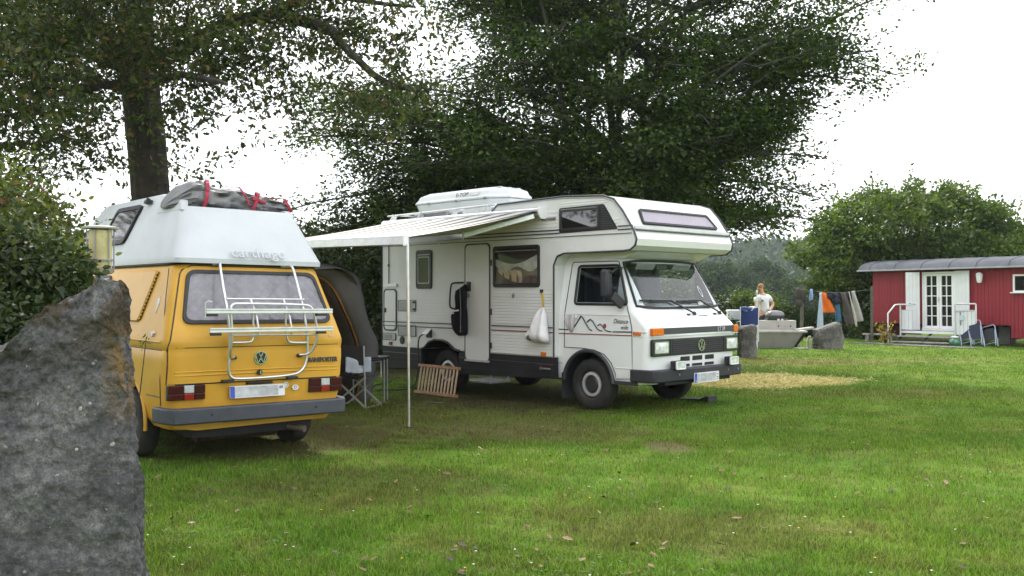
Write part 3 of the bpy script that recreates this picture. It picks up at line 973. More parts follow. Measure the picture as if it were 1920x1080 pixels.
MB().fr(RS, RU, RV).box((-.50, .60, .025), (.14, .035, .04)).box((-.45, .595, .05), (.03, .06, .03)).build("roof_latch", BLACK, rf)
MB().tube([(-.2, .70, 2.02), (.5, .685, 2.075), (1.0, .67, 2.11)], .0025, 5).build("roof_scratch", STEEL, rf)

# bicycle rack on the tailgate
rack = sub("bicycle_rack", van)
def rx(z):
    return -.86 - .16 * min(1, max(0, (1.86 - z) / .32)) if z > 1.2 else -1.02
def rt(name, pts, r=.0125, it=2, m=ALU, n=8):
    p = [(x, y, z) for x, y, z in pts]
    return MB().tube(smooth_path(p, it), r, n).build(name, m, rack, smooth=60)
rt("upright", [(-.72, .325, 1.845), (-.77, .345, 1.86), (-.82, .360, 1.80), (-.96, .385, 1.6), (-1.03, .38, 1.43), (-1.03, .355, 1.22), (-1.03, .35, 1.05), (-1.02, .36, .86), (-1.02, .33, .80), (-1.02, .25, .79), (-1.02, 0, .79), (-1.02, -.25, .80), (-1.02, -.36, .82), (-1.02, -.43, .90), (-1.03, -.44, 1.1), (-1.03, -.40, 1.37), (-.96, -.385, 1.57), (-.82, -.39, 1.80), (-.77, -.385, 1.86), (-.72, -.365, 1.845)], .0135)
rt("folding_hoop", [(-.99, .29, .99), (-1.05, .36, .99), (-1.08, .365, 1.06), (-1.10, .36, 1.22), (-1.10, .38, 1.42), (-1.10, .37, 1.475), (-1.10, .31, 1.485), (-1.10, -.36, 1.475), (-1.10, -.43, 1.46), (-1.10, -.46, 1.40), (-1.10, -.50, 1.24), (-1.09, -.50, 1.12), (-1.05, -.46, 1.0), (-.99, -.37, .99)], .0125)
rt("cross_bar", [(-1.02, .385, 1.525), (-1.02, -.395, 1.525)], .0095, 0)
rt("cross_bar", [(-1.09, .355, 1.195), (-1.09, -.495, 1.19)], .0095, 0)
for yy, y2 in ((.155, .10), (-.175, -.235)):
    rt("upright_bar", [(-1.03, yy, 1.52), (-1.10, (yy + y2) / 2, 1.36), (-1.10, y2, 1.20)], .011, 0)
rt("inner_hoop", [(-1.03, .14, 1.44), (-1.03, .12, 1.22), (-1.03, .13, 1.13), (-1.03, .20, 1.125), (-1.03, .35, 1.125)], .011)
rt("inner_hoop", [(-1.03, -.195, 1.44), (-1.03, -.205, 1.21), (-1.03, -.225, 1.12), (-1.03, -.29, 1.11), (-1.03, -.44, 1.11)], .011)
for z, ya, yb in ((1.415, .62, -.645), (1.243, .585, -.65)):
    r_ = MB().box((-1.125, (ya + yb) / 2, z + .014), (.03, ya - yb, .016)).box((-1.125, (ya + yb) / 2, z - .014), (.03, ya - yb, .016)).box((-1.118, (ya + yb) / 2, z), (.03, ya - yb, .02)).build("wheel_rail", ALU, rack, bevel=.003)
    for yy in (ya - .06, yb + .12):
        MB().box((-1.12, yy, z - .035), (.035, .10, .022)).build("rail_block", BLACK, r_, bevel=.004)
MB().tube([(-1.13, .625, 1.36), (-1.13, .628, 1.49), (-1.13, .60, 1.505), (-1.13, .565, 1.50)], .006, 6).build("wheel_clip", ALU, rack)
MB().tube([(-1.13, -.645, 1.29), (-1.13, -.648, 1.17), (-1.13, -.62, 1.16), (-1.13, -.60, 1.185)], .006, 6).build("wheel_clip", ALU, rack)
for yy in (.355, -.29):
    MB().box((-1.0, yy, .775), (.05, .11, .025)).build("foot_clamp", BLACK, rack, bevel=.005)
for yy in (.345, -.35):
    MB().box((-.71, yy + .02, 1.85), (.05, .07, .03)).build("hook_pad", STEEL, rack, bevel=.006)
for (yy, zz) in ((.30, .985), (-.38, .985)):
    MB().tube([(-.985, yy + (.02 if yy > 0 else -.02), zz), (-.985, yy - (.03 if yy > 0 else -.03), zz)], .017, 10).build("rubber_foot", BLACK, rack)

# rolled tarpaulin with red straps on the roof
TARPM = mat("grey_tarpaulin", (0.155, 0.153, 0.162), 0.55, var=0.18, scale=5, bump=0.1, bscale=30)
STRAPM = mat("red_webbing", (0.30, 0.018, 0.045), 0.7, var=0.2, scale=40)
tp = thing("tarpaulin_bundle", "crumpled grey tarpaulin tied with red straps on the yellow van's roof", "tarpaulin", loc_world(van, (-.10, .0, 2.405)), rot=(math.radians(0.7), 0, VAN_RZ))
def tarp_surf(y, a):
    """y along the roll -0.74..0.70, a angle around"""
    e = max(0.02, 1 - abs((y + .02) / .66) ** 6)
    e = e ** .5
    h = .092 + .016 * math.sin(y * 5.2 + 1.0) + (.035 * math.exp(-((y - .43) / .13) ** 2))
    d = .26 + .03 * math.sin(y * 4)
    ca, sa = math.cos(a), math.sin(a)
    q = Vector((ca * 1.4, y * 3.0, sa * 1.4))
    f = mnoise.noise(q * 1.4) * .30 + mnoise.noise(Vector((ca * 2 + y * 2.2, y * 7, sa * 5))) * .22 + .13 * math.sin(9 * a + 5 * y + 4 * mnoise.noise(q * 2)) + .10 * (1 - 2 * abs(mnoise.noise(Vector((ca * 4 + y * 9, y * 5, sa * 7)))))
    rr = e * (1 + f * .5 + .05 * math.sin(23 * a + 9 * y) * math.sin(17 * y + 3 * a))
    sgn = lambda t: math.copysign(abs(t) ** .75, t)
    return (sgn(ca) * d * rr, y, max(.0, h * e + sgn(sa) * h * (1.05 + f * .8) * e))
mb = MB()
na, ny = 44, 90
mb.loft([[tarp_surf(-.67 + 1.30 * j / ny, 2 * PI * k / na) for k in range(na)] for j in range(ny + 1)])
mb.build("cover", TARPM, tp, smooth=75)
def strap(y0, y1, a0, a1, w=.019, n=26):
    def rad(y, a):
        best = .06
        for dy in (-.03, 0, .03):
            for k in range(72):
                p = tarp_surf(y + dy, 2 * PI * k / 72)
                q = (p[0], p[2] - .085)
                d = math.hypot(*q)
                if math.cos(math.atan2(q[1], q[0]) - a) > .985: best = max(best, d)
        return best
    L, R = [], []
    for k in range(n + 1):
        f = k / n
        y = y0 + (y1 - y0) * f; a = a0 + (a1 - a0) * f
        r = rad(y, a) + .008
        x, z = r * math.cos(a), .085 + r * math.sin(a)
        L.append((x, y - w, max(z, .0))); R.append((x, y + w, max(z, .0)))
    m = n + 1
    return MB().add(L + R, [(k, k + 1, m + k + 1, m + k) for k in range(n)]).build("strap", STRAPM, tp, solid=.005, fix=False)
strap(.36, .20, PI * 1.09, PI * .40)
strap(-.17, -.36, PI * 1.09, PI * .45)
strap(-.13, .06, PI * 1.05, PI * .66, .010)
strap(-.60, -.36, PI * 1.09, PI * .50)
q = Vector(tarp_surf(-.19, PI * .98))
MB().box((q.x - .02, -.19, q.z + .02), (.03, .07, .04), (0, .2, .3)).box((q.x - .022, -.26, q.z), (.02, .10, .03), (.3, 0, 0)).build("ratchet", STRAPM, tp, bevel=.006)
q = Vector(tarp_surf(-.37, PI * .45))
MB().box((q.x, -.37, q.z + .01), (.05, .05, .03)).build("buckle", WHITEP, tp, bevel=.005)

# awning tent on the far side of the van
TENT = mat("tent_grey", (0.115, 0.113, 0.120), 0.75, var=0.12, bump=0.06, bscale=20)
TENTIN = mat("tent_lining", (0.05, 0.042, 0.038), 0.8, var=0.2)
TENTOR = mat("tent_orange", (0.22, 0.105, 0.018), 0.75, var=0.2)
tent = thing("dome_tent", "dark grey dome awning tent with an orange edged opening beside the yellow van", "tent", loc_world(van, (3.0, -2.2, 0)), rot=(0, 0, VAN_RZ))
def tl_(p):  # van-local -> tent-local
    return (p[0] - 3.0, p[1] + 2.2, p[2])
# y, z of the rim and of the opening; the foot leans forward to x = 2.6
prof = smooth_path([(0, -.74, 1.88), (0, -1.5, 1.95), (0, -2.2, 1.95), (0, -2.62, 1.93), (0, -2.86, 1.84), (0, -2.90, 1.66), (0, -2.96, 1.42), (0, -3.13, 1.12), (0, -3.34, .88), (0, -3.36, .50), (0, -3.38, .0)], 2)
iprof = smooth_path([(0, -.74, 1.80), (0, -1.5, 1.86), (0, -2.1, 1.86), (0, -2.38, 1.80), (0, -2.52, 1.66), (0, -2.66, 1.44), (0, -2.88, 1.14), (0, -3.05, .86), (0, -3.16, .50), (0, -3.22, .0)], 2)
def tx_(z):
    return 2.0 + .55 * max(0, 1 - z / 1.5)
def tsec(pr, dx, s, k=1.0):
    return [tl_((tx_(p.z) + dx, -.74 + (p.y + .74) * (1 - .10 * s) * k, p.z * (1 - .14 * s * s))) for p in pr]
mb = MB(); mb.loft([tsec(prof, 2.4 * j / 14, j / 14) for j in range(15)], closed=False, caps=False)
mb.build("outer_fabric", TENT, tent, smooth=60, fix=False, solid=.006)
mb = MB(); mb.loft([tsec(prof, 0, 0), tsec(prof, -.05, 0, .97), tsec(iprof, .0, 0)] if len(prof) == len(iprof) else [tsec(prof, 0, 0), tsec(prof, -.05, 0, .97)], closed=False, caps=False)
# front flap between rim and opening
n_ = 40
def resample(pr):
    L = [0]
    for a, b in zip(pr[:-1], pr[1:]): L.append(L[-1] + (b - a).length)
    out = []
    for k in range(n_):
        t_ = L[-1] * k / (n_ - 1)
        i_ = max(0, min(len(pr) - 2, next((j for j in range(len(L) - 1) if L[j + 1] >= t_ - 1e-9), len(pr) - 2)))
        f_ = (t_ - L[i_]) / max(1e-9, L[i_ + 1] - L[i_])
        out.append(pr[i_].lerp(pr[i_ + 1], f_))
    return out
ro_, ri_ = resample(prof), resample(iprof)
rows = []
for j in range(6):
    f = j / 5
    rows.append([a.lerp(b, f) for a, b in zip(ro_, ri_)])
MB().loft([tsec(r, -.06 * math.sin(PI * j / 5) + .10 * (j / 5), 0) for j, r in enumerate(rows)], closed=False, caps=False).build("front_flap", TENT, tent, smooth=60, fix=False, solid=.006)
MB().tube([(p[0], p[1], p[2]) for p in tsec(ri_, .10, 0)], .017, 6).build("orange_edge", TENTOR, tent, smooth=60)
mb = MB(); mb.loft([tsec(ri_, .12 + 2.1 * j / 10, j / 10, .985) for j in range(11)], closed=False, caps=False)
mb.build("lining", TENTIN, tent, smooth=60, fix=False, solid=.006)
bk = tsec(resample(prof), 2.3, 1)
MB().add(bk + [tl_((4.5, -.74, 0))], [tuple(range(len(bk) + 1))]).build("back_wall", TENTIN, tent, solid=.006)
MB().box(tl_((3.55, -2.05, 1.12)), (.02, 1.9, .62)).build("pale_panel", mat("tent_wall", (0.30, 0.29, 0.28), .8), tent)
MB().box(tl_((3.57, -2.05, .55)), (.02, 1.9, .5)).build("mesh_window", DARKIN, tent)
vis = []
for j in range(9):
    f = j / 8
    vis.append([tl_((2.02 - .30 * math.sin(PI * f) * (k / 5), -2.05 - .80 * f, 1.965 - .06 * (k / 5) - .22 * max(0, f - .45) ** 1.2 * 2 + .03 * math.sin(PI * f))) for k in range(6)])
MB().loft(vis, closed=False, caps=False).build("visor", TENT, tent, smooth=60, fix=False, solid=.006)
# ---------------------------------------------------------------- white motorhome
LT_O, LT_RZ = (1.74, 13.32, 0.0), math.radians(-45.7)
mh = thing("motorhome", "white overcab motorhome parked under the big tree with its awning out", "motorhome", LT_O, LT_RZ)
WHT = mat("white_body", (0.66, 0.665, 0.66), 0.42, var=0.03, scale=2, dirt=0.22, dirtc=(0.40, 0.39, 0.35), dscale=2.2, bump=0.01, bscale=8)
CAB = mat("white_cab_paint", (0.72, 0.735, 0.74), 0.28, var=0.025, scale=2, coat=0.35, dirt=0.12, dirtc=(0.45, 0.44, 0.40), dscale=2)
TRIM = mat("trim_strip", (0.035, 0.036, 0.042), 0.4, var=.1)
SILV = mat("trim_silver", (0.55, 0.56, 0.57), 0.35, .4, var=.1)
SKIRT = mat("black_skirt", (0.012, 0.012, 0.013), 0.6, var=.25, spec=.25, bump=.05, bscale=120, dirt=.2, dirtc=(0.07, 0.065, 0.055), dscale=4)
SX = dict(U=(1, 0, 0), V=(0, 0, 1))
def side(d=0.0):           # right-hand side of the living body: u = x, v = z, w outwards
    return MB().fr((0, -1.1 - d, 0), (1, 0, 0), (0, 0, 1))
def cside(d=0.0):
    return MB().fr((0, -1.0 - d, 0), (1, 0, 0), (0, 0, 1))

outl = [(-4.49, .68), (-4.49, 2.64), (-4.38, 2.73), (-1.80, 2.76), (-1.66, 2.87), (-.35, 2.895), (.36, 2.855), (.53, 2.80), (.67, 2.65), (.86, 2.38), (.905, 2.27), (.885, 2.185), (.80, 2.13), (.70, 2.12), (-.34, 2.115), (-.47, 2.08), (-.535, 1.96), (-.535, .68)]
mb = MB().fr((0, 0, 0), (1, 0, 0), (0, 0, 1))
mb.prism(outl, -1.1, 1.1)
body = mb.build("body", [WHT, DARKIN], mh)
ct = MB().fr((0, 0, 0), (1, 0, 0), (0, 0, 1))
ct.prism([(-3.43, .5), (-3.36, .70), (-3.24, .80), (-3.1, .835), (-2.92, .835), (-2.78, .80), (-2.62, .70), (-2.54, .5)], -1.3, 1.3)
bool_cut(body, ct, [WHT, DARKIN])
bv = body.modifiers.new("edge", 'BEVEL'); bv.width = .022; bv.segments = 3; bv.limit_method = 'ANGLE'; bv.angle_limit = math.radians(50)
# dark and silver edge trims that follow the outline on both sides
def path3(pts, y, closed=False):
    return [(x, y, z) for x, z in pts]
edge = outl[0:18]
for s in (-1, 1):
    e2 = [(x, s * 1.098, z) for x, z in edge]
    e2i = [(x, s * 1.106, z) for x, z in edge]
    MB().tube(e2i, .013, 6).build("edge_trim", TRIM, body, smooth=60)
    c = (-1.9, 1.8)
    MB().tube([(x + (.022 if x < -4 else -.022 if x > -.6 else 0), s * 1.106, z + (-.024 if z > 2.2 else .0)) for x, z in edge[1:15]], .008, 6).build("edge_trim", SILV, body, smooth=60)
arch = [(-3.43, .69), (-3.36, .705), (-3.24, .80), (-3.1, .835), (-2.92, .835), (-2.78, .80), (-2.62, .705), (-2.50, .69)]
MB().tube([(x, -1.104, z) for x, z in arch], .02, 6).build("arch_trim", TRIM, body, smooth=60)
# ribbed aluminium cladding, one lap for each rib
def ribs(x0, x1, z0, z1, pitch, h, name="cladding"):
    n = max(1, int(round((z1 - z0) / pitch)))
    mb = side()
    secs = []
    pr = []
    for k in range(n):
        a = z0 + (z1 - z0) * k / n; b_ = z0 + (z1 - z0) * (k + 1) / n
        pr += [(a, .001), (a + .004, h), (b_ - .012, h * .55), (b_ - .002, .001)]
    mb.loft([[(x0, z, w) for z, w in pr], [(x1, z, w) for z, w in pr]], closed=False, caps=False)
    return mb.build(name, WHT, body, fix=False)
ribs(-1.78, -.575, 1.09 + .04, 1.60, .0425, .009)
ribs(-1.78, -.575, .70, 1.00, .0425, .009)
ribs(-4.03, -2.45, 1.12, 1.60, .05, .003)
ribs(-2.55, -.45, 2.48, 2.72, .048, .006)
ribs(.36, .62, 2.48, 2.56, .04, .006)
ribs(-.44, .42, 2.755, 2.82, .035, .006)
# coloured stripes
RED = mat("red_stripe", (0.22, 0.035, 0.04), .5, var=.1)
NAVY = mat("navy_stripe", (0.045, 0.055, 0.075), .45, var=.1)
def stripe(x0, x1, z, h, m=NAVY, f=side, d=.0135, z2=None):
    z2 = z if z2 is None else z2
    f().prism([(x0, z - h / 2), (x1, z2 - h / 2), (x1, z2 + h / 2), (x0, z + h / 2)], .001, d).build("stripe", m, body)
for (a, b_) in ((-4.47, -2.42), (-1.79, -.56)):
    stripe(a, b_, 1.095, .016); stripe(a, b_, 1.03, .014, NAVY if a < -2 else RED)
for z, h in ((2.44, .016), (2.395, .016), (2.345, .008)):
    stripe(-4.47, -.43 if z > 2.38 else .82, z, h)
for z, h in ((2.44, .014), (2.395, .016)):
    stripe(.60, .845, z, h)
# front line of the nose, with its ledge
MB().fr((.86, 0, 2.385), (0, 1, 0), (0, 0, 1), (1, 0, 0)).box((0, .0, .012), (2.16, .012, .03)).build("nose_strip", TRIM, body)
MB().fr((.845, 0, 2.42), (0, 1, 0), (0, 0, 1), (1, 0, 0)).box((0, 0, .006), (2.16, .035, .012)).build("nose_strip", SILV, body)

# windows of the living body
CURT = mat("curtain_beige", (0.66, 0.47, 0.33), .8, var=.2, scale=6)
CURT2 = mat("curtain_lace", (0.62, 0.56, 0.53), .8, var=.25, scale=9)
def body_window(x0, x1, z0, z1, name="window", rail=True):
    op = rrect(x0, z0, x1, z1, .045)
    fr = side().ring(op, inset(op, .042), -.004, .022).build("%s_frame" % name, BLACK, body, smooth=35, bevel=.004)
    side().prism(inset(op, .04), .001, .003).build("blind", mat("brown_dark", (0.05, 0.032, 0.028), .8, var=.25), fr)
    side().prism(inset(op, .041), .013, .018).build("pane", GLASS, fr)
    if rail:
        side().box(((x0 + x1) / 2, z1 - .075, .021), (x1 - x0 - .1, .014, .008)).build("rail", STEEL, fr)
    return fr
wfr = body_window(-1.75, -.80, 1.655, 2.255)
def curt(fn, m, name="curtain"):
    side().grid(fn, 26, 10).build(name, m, wfr, fix=False, smooth=80)
def c1(u, v):
    x = -1.70 + .85 * u
    top = 2.07 - .10 * math.sin(PI * u) + .05 * u
    z = 1.71 + (top - 1.71) * v
    return (x, z, .006 + .003 * math.sin(u * 37))
curt(c1, mat("sheer_brown", (0.20, 0.14, 0.115), .8, var=.25, scale=4))
def c2_(u, v):
    x = -1.66 + .50 * u + .03 * math.sin(PI * v) - .03 * v
    lo = 1.72 + .17 * (1 - u) ** 2.0; hi = 1.93 - .03 * u
    return (x, lo + (hi - lo) * v, .009 + .003 * math.sin(u * 21 + v * 3))
curt(c2_, CURT)
def c3_(u, v):
    x = -1.70 + .85 * u
    hi = 2.07 - .10 * math.sin(PI * u) + .05 * u
    lo = hi - .09 - .08 * max(0, u - .55) * 2 - .05 * math.sin(u * 9)
    return (x, lo + (hi - lo) * v, .0105 + .002 * math.sin(u * 47))
curt(c3_, CURT2)
body_window(-3.56, -3.17, 1.64, 2.255)
side().ring(rrect(-3.51, 1.72, -3.22, 2.15, .02), rrect(-3.495, 1.735, -3.235, 2.135, .02), .0185, .0215).build("window_trim", STEEL, mh)
aw = [(-.43, 2.39), (.60, 2.405), (.365, 2.745), (-.43, 2.735)]
ap = rpoly(aw, .03, 3)
fr = side().prism(ap, .0, .014).build("alcove_window_frame", BLACK, body, bevel=.005)
op = rrect(-.40, 2.425, .29, 2.705, .03)
side().ring(op, inset(op, .03), .0145, .026).build("window_rim", mat("brown_rim", (0.03, 0.024, 0.022), .4), fr, bevel=.003)
side().prism(inset(op, .028), .0145, .021).build("pane", DARKGLASS, fr)
side().box((-.06, 2.712, .02), (.66, .012, .012)).build("rail", STEEL, fr)
for k in range(10):
    z = 2.425 + .03 * k
    xe = .57 - (z - 2.41) * .70
    side().box(((.325 + xe) / 2, z, .018), (max(.01, xe - .325), .013, .008)).build("louvre", TRIM, fr)
# nose window on the slanted front
NO = (.865, 0, 2.38); NU = (0, 1, 0); NV = (-.19, 0, .27)
NM = lambda: MB().fr(NO, NU, NV)
nl = math.hypot(.19, .27)
npoly = rpoly([(-.86, .10), (.86, .10), (.78, .355), (-.78, .355)], .04, 4)
fr = NM().ring(npoly, inset(npoly, .035), .0, .03).build("nose_window_frame", BLACK, body, bevel=.005, smooth=35)
NM().prism(inset(npoly, .033), .0, .006).build("blind", mat("blind_silver", (0.40, 0.37, 0.40), .5, var=.06), fr)
NM().prism(inset(npoly, .034), .018, .023).build("pane", glass_mat("nose_glass", (.92, .90, .93), 1.6), fr)
# entrance door
op = rrect(-2.385, .545, -1.82, 2.315, .07)
side().ring(op, inset(op, .022), -.002, .012).build("door_seal", TRIM, body)
dr = side().prism(inset(op, .022), .0, .014).build("door", WHT, mh, bevel=.006)
side().prism(rrect(-2.325, 1.60, -2.235, 1.745, .02), .012, .034).build("door_handle", BLACK, dr, bevel=.006)
side().box((-2.28, 1.675, .036), (.035, .06, .012)).build("door_latch", DARKP, dr, bevel=.004)
side().box((-2.29, 1.535, .0155), (.05, .06, .003)).build("door_sticker", mat("sticker_tan", (0.36, 0.26, 0.12), .6), dr)
side().box((-2.10, .56, .012), (.53, .03, .03)).build("door_sill", SILV, dr)
for z in (2.02, 1.30, .80):
    side().box((-1.80, z, .012), (.025, .09, .024)).build("hinge", BLACK, dr, bevel=.004)
MB().tube(smooth_path([(-2.41, -1.105, 1.73), (-2.60, -1.15, 1.73), (-2.66, -1.15, 1.70), (-2.69, -1.15, 1.40), (-2.66, -1.15, 1.34), (-2.62, -1.105, 1.33)]), .014, 8).build("grab_handle", TRIM, mh, smooth=60)
# service hatches on the rear half
def hatch(x0, x1, z0, z1, r, name, seal=.012, m=WHT):
    o2 = rrect(x0, z0, x1, z1, r)
    h = side().prism(inset(o2, seal), .0, .012).build(name, m, mh, bevel=.004)
    side().ring(o2, inset(o2, seal), .0, .016).build("hatch_seal", TRIM, h)
    return h
h = hatch(-4.43, -4.08, .945, 1.64, .07, "locker_door", .022)
side().box((-4.385, 1.285, .016), (.05, .075, .02)).build("hatch_lock", BLACK, h, bevel=.004)
side().box((-4.24, 1.70, .012), (.34, .05, .024)).build("hatch_cap", SILV, h)
VENTM = mat("vent_grey", (0.42, 0.42, 0.42), .5, var=.05)
for (x0, x1, z0, z1) in ((-4.03, -3.57, 1.275, 1.455), (-4.03, -3.57, .87, 1.05), (-4.46, -4.10, .79, .905)):
    h = hatch(x0, x1, z0, z1, .012, "vent_cover", .006, VENTM)
    n = 6
    for k in range(n):
        side().box(((x0 + x1) / 2 - .04, z0 + .03 + (z1 - z0 - .06) * k / (n - 1), .014), (x1 - x0 - .12, .008, .008)).build("vent_slat", STEEL, h)
    if z0 > 1.2:
        for zz in (z0 + .035, z1 - .035):
            side().box((x1 - .045, zz, .016), (.05, .03, .012)).build("vent_lock", BLACK, h)
side().prism([(-3.93 + .055 * math.cos(a), .80 + .065 * math.sin(a)) for a in np.linspace(0, 2 * PI, 24, endpoint=False)], .0, .02).build("heater_outlet", BLACK, mh, bevel=.006)
side().box((-4.24, .735, .012), (.07, .055, .024)).build("side_marker", LAMPBRIGHT, mh, bevel=.005)
side().box((-.72, .725, .016), (.09, .055, .024)).build("side_marker", ORANGE, mh, bevel=.005)
side().prism(rrect(-3.31, .865, -3.17, 1.0, .01), .0, .012).build("power_socket", BLACK, mh, bevel=.004)
MB().fr((-3.24, -1.112, 1.0), (1, 0, 0), (0, -.75, -.62)).box((0, .06, 0), (.13, .13, .008)).build("socket_flap", WHITEP, mh, bevel=.003)
MB().tube([(-4.29, -1.112, 2.36), (-4.29, -1.112, 1.72)], .007, 6).build("shore_strap", BLACK, mh)
side().box((-4.29, 2.03, .016), (.03, .04, .02)).build("strap_clip", BLACK, mh, bevel=.004)
side().prism([(-1.33, 1.575), (-1.30, 1.535), (-1.33, 1.495), (-1.36, 1.535)], .0, .02).build("filler_lock", STEEL, mh, bevel=.003)
side().box((-2.98, 2.335, .015), (.05, .02, .03)).build("peg", WHITEP, mh)
# skirt with pressed lines
for (x0, x1, z0, z1) in ((-4.48, -3.44, .30, .685), (-2.53, -.50, .33, .685)):
    sk = MB().fr((0, -1.085, 0), (1, 0, 0), (0, 0, 1)).prism([(x0, z0), (x1, z0 + .06), (x1, z1), (x0, z1)], -.04, .012).build("skirt", SKIRT, mh, bevel=.008)
    for z in (.59, .50, .43):
        MB().tube([(x0 + .01, -1.099, z), (x1 - .01, -1.099, z)], .006, 6).build("skirt_line", SKIRT if z != .59 else TRIM, sk)
side().box((-.72, .58, .0), (.30, .006, .004)).build("skirt_stripe", RED, mh)
MB().fr((-.68, -1.0975, .525), (1, 0, 0), (0, 0, 1)).box((0, 0, .001), (.15, .018, .002)).build("badge_bar", mat("badge_light", (0.30, 0.31, 0.32), .4), mh)
MB().fr((-.79, -1.0975, .525), (1, 0, 0), (0, 0, 1)).ring([(.022 * math.cos(a), .022 * math.sin(a)) for a in np.linspace(0, 2 * PI, 18, endpoint=False)], [(.014 * math.cos(a), .014 * math.sin(a)) for a in np.linspace(0, 2 * PI, 18, endpoint=False)], 0, .002).build("badge", MATS["badge_light"], mh)
MB().box((-2.0, 0, .50), (4.9, 1.5, .30)).box((.2, 0, .46), (1.3, 1.15, .22)).build("chassis", DARKIN, mh)
MB().box((-4.3, 0, .45), (.25, 2.0, .3)).build("rear_skirt", SKIRT, mh)
# mud flap behind the front wheel, fold-out step
MB().box((-.47, -.84, .30), (.012, .34, .36)).build("mud_flap", DARKP, mh)
st = MB().box((-1.62, -1.30, .305), (.46, .40, .03)).build("step", STEEL, mh, bevel=.006)
for k in range(7):
    MB().box((-1.62 + .44 * (k / 6 - .5), -1.30, .325), (.02, .38, .012)).build("step_rib", ALU, st)
MB().bar((-1.80, -1.15, .31), (-1.80, -.9, .45), .02, .04).bar((-1.44, -1.15, .31), (-1.44, -.9, .45), .02, .04).build("step_arm", STEEL, mh)

# cab
CZ = [(.40, .97, .985, .12), (.46, .99, 1.01, .12), (.62, 1.0, 1.04, .12), (.90, 1.0, 1.055, .11), (1.12, 1.0, 1.055, .10), (1.155, .998, 1.035, .11), (1.30, .99, .885, .13), (1.345, .982, .845, .14), (1.60, .935, .71, .16), (2.0, .862, .495, .18), (2.13, .84, .42, .18)]
def cprof(z):
    for a, b_ in zip(CZ[:-1], CZ[1:]):
        if z <= b_[0]:
            f = (z - a[0]) / (b_[0] - a[0])
            return [a[i] + (b_[i] - a[i]) * f for i in (1, 2, 3)]
    return list(CZ[-1][1:])
def cfront(y, z):
    w, xf, r = cprof(z)
    bow = .05 * (1 - (y / w) ** 2) - .05
    q = min(1.0, max(0.0, abs(y) - (w - r)) / r)
    return xf + bow * .6 - r * (1 - math.sqrt(max(0, 1 - q * q)))
def csec(z):
    w, xf, r = cprof(z)
    pts = [(-.60, -w, z), (xf - r - .3, -w, z)]
    ys = []
    for k in range(13):
        q = math.sin(PI / 2 * (1 - k / 12)); ys.append(-(w - r) - r * q)
    ys += list(np.linspace(-(w - r), w - r, 9)[1:-1])
    for k in range(13):
        q = math.sin(PI / 2 * k / 12); ys.append((w - r) + r * q)
    pts += [(cfront(y, z), y, z) for y in ys]
    pts += [(xf - r - .3, w, z), (-.60, w, z)]
    return pts
mb = MB(); zz = sorted(set([c[0] for c in CZ] + [.5, .75, 1.0, 1.2, 1.25, 1.45, 1.8]))
mb.loft([csec(z) for z in zz])
cab = mb.build("cab", [CAB, DARKIN], mh)
ct = MB()
for s in (1, -1):
    ct.lathe([(.43, s * .62), (.43, s * 1.3)], (0, 0, .365), 40, 'y')
bool_cut(cab, ct, [CAB, DARKIN])
ct = MB(); ct.box((.40, 0, 1.695), (1.70, 1.60, .56)); bool_cut(cab, ct, [CAB, DARKIN])
ct = MB(); ct.box((.11, 0, 1.685), (.70, 2.6, .47)); bool_cut(cab, ct, [CAB, DARKIN])
cab.data.polygons.foreach_set("use_smooth", [True] * len(cab.data.polygons)); cab.data.set_sharp_from_angle(angle=math.radians(30))
for s in (1, -1):
    MB().tube([(.435 * math.cos(a), s * 1.003, .365 + .435 * math.sin(a)) for a in np.linspace(.05, PI - .05, 26)], .028, 8).build("arch_trim", TRIM, cab, smooth=60)
MB().box((.62, -.985, .405), (.40, .04, .05)).box((.62, .985, .405), (.40, .04, .05)).build("sill", TRIM, cab)
# headroom shelf between cab roof and alcove
MB().fr((0, 0, 0), (1, 0, 0), (0, 0, 1)).prism([(-.5, 2.06), (.50, 2.03), (.72, 2.12), (-.5, 2.12)], -.86, .86).build("cab_cap", CAB, cab, bevel=.01)
# windscreen
def wsurf(u, v, o):
    z = 1.375 + (2.005 - 1.375) * v
    w = cprof(z)[0]
    y = (2 * u - 1) * (w - .055)
    e = 2 * abs(u - .5)
    z -= .03 * e ** 4 * (v) - .03 * e ** 6 * (1 - v)
    x = cfront(y, z)
    nrm = Vector((.88, y * .35 * e ** 3, .47)).normalized()
    return (x + nrm.x * o, y + nrm.y * o, z + nrm.z * o)
WSG = glass_mat("windscreen_glass", (.80, .85, .86), 1.62)
MB().grid(lambda u, v: wsurf(u, v, .012), 40, 20).build("windscreen", WSG, cab, fix=False, smooth=80)
ed = [(u, 0) for u in np.linspace(0, 1, 24)] + [(1, v) for v in np.linspace(0, 1, 14)[1:]] + [(u, 1) for u in np.linspace(1, 0, 24)[1:]] + [(0, v) for v in np.linspace(1, 0, 14)[1:-1]]
MB().tube([wsurf(u, v, .012) for u, v in ed], .017, 8, closed=True).build("windscreen_seal", BLACK, cab, smooth=60)
MB().fr(wsurf(.74, .09, .014), (0, 1, 0), (-.5, 0, .86)).box((0, 0, .002), (.11, .07, .003)).build("sticker", PLATE, cab)
MB().fr(wsurf(.82, .34, .014), (0, 1, 0), (-.5, 0, .86)).ring([(.03 * math.cos(a), .09 * math.sin(a)) for a in np.linspace(0, 2 * PI, 20, endpoint=False)], [(.02 * math.cos(a), .075 * math.sin(a)) for a in np.linspace(0, 2 * PI, 20, endpoint=False)], 0, .002).build("sticker", PLATE, cab)
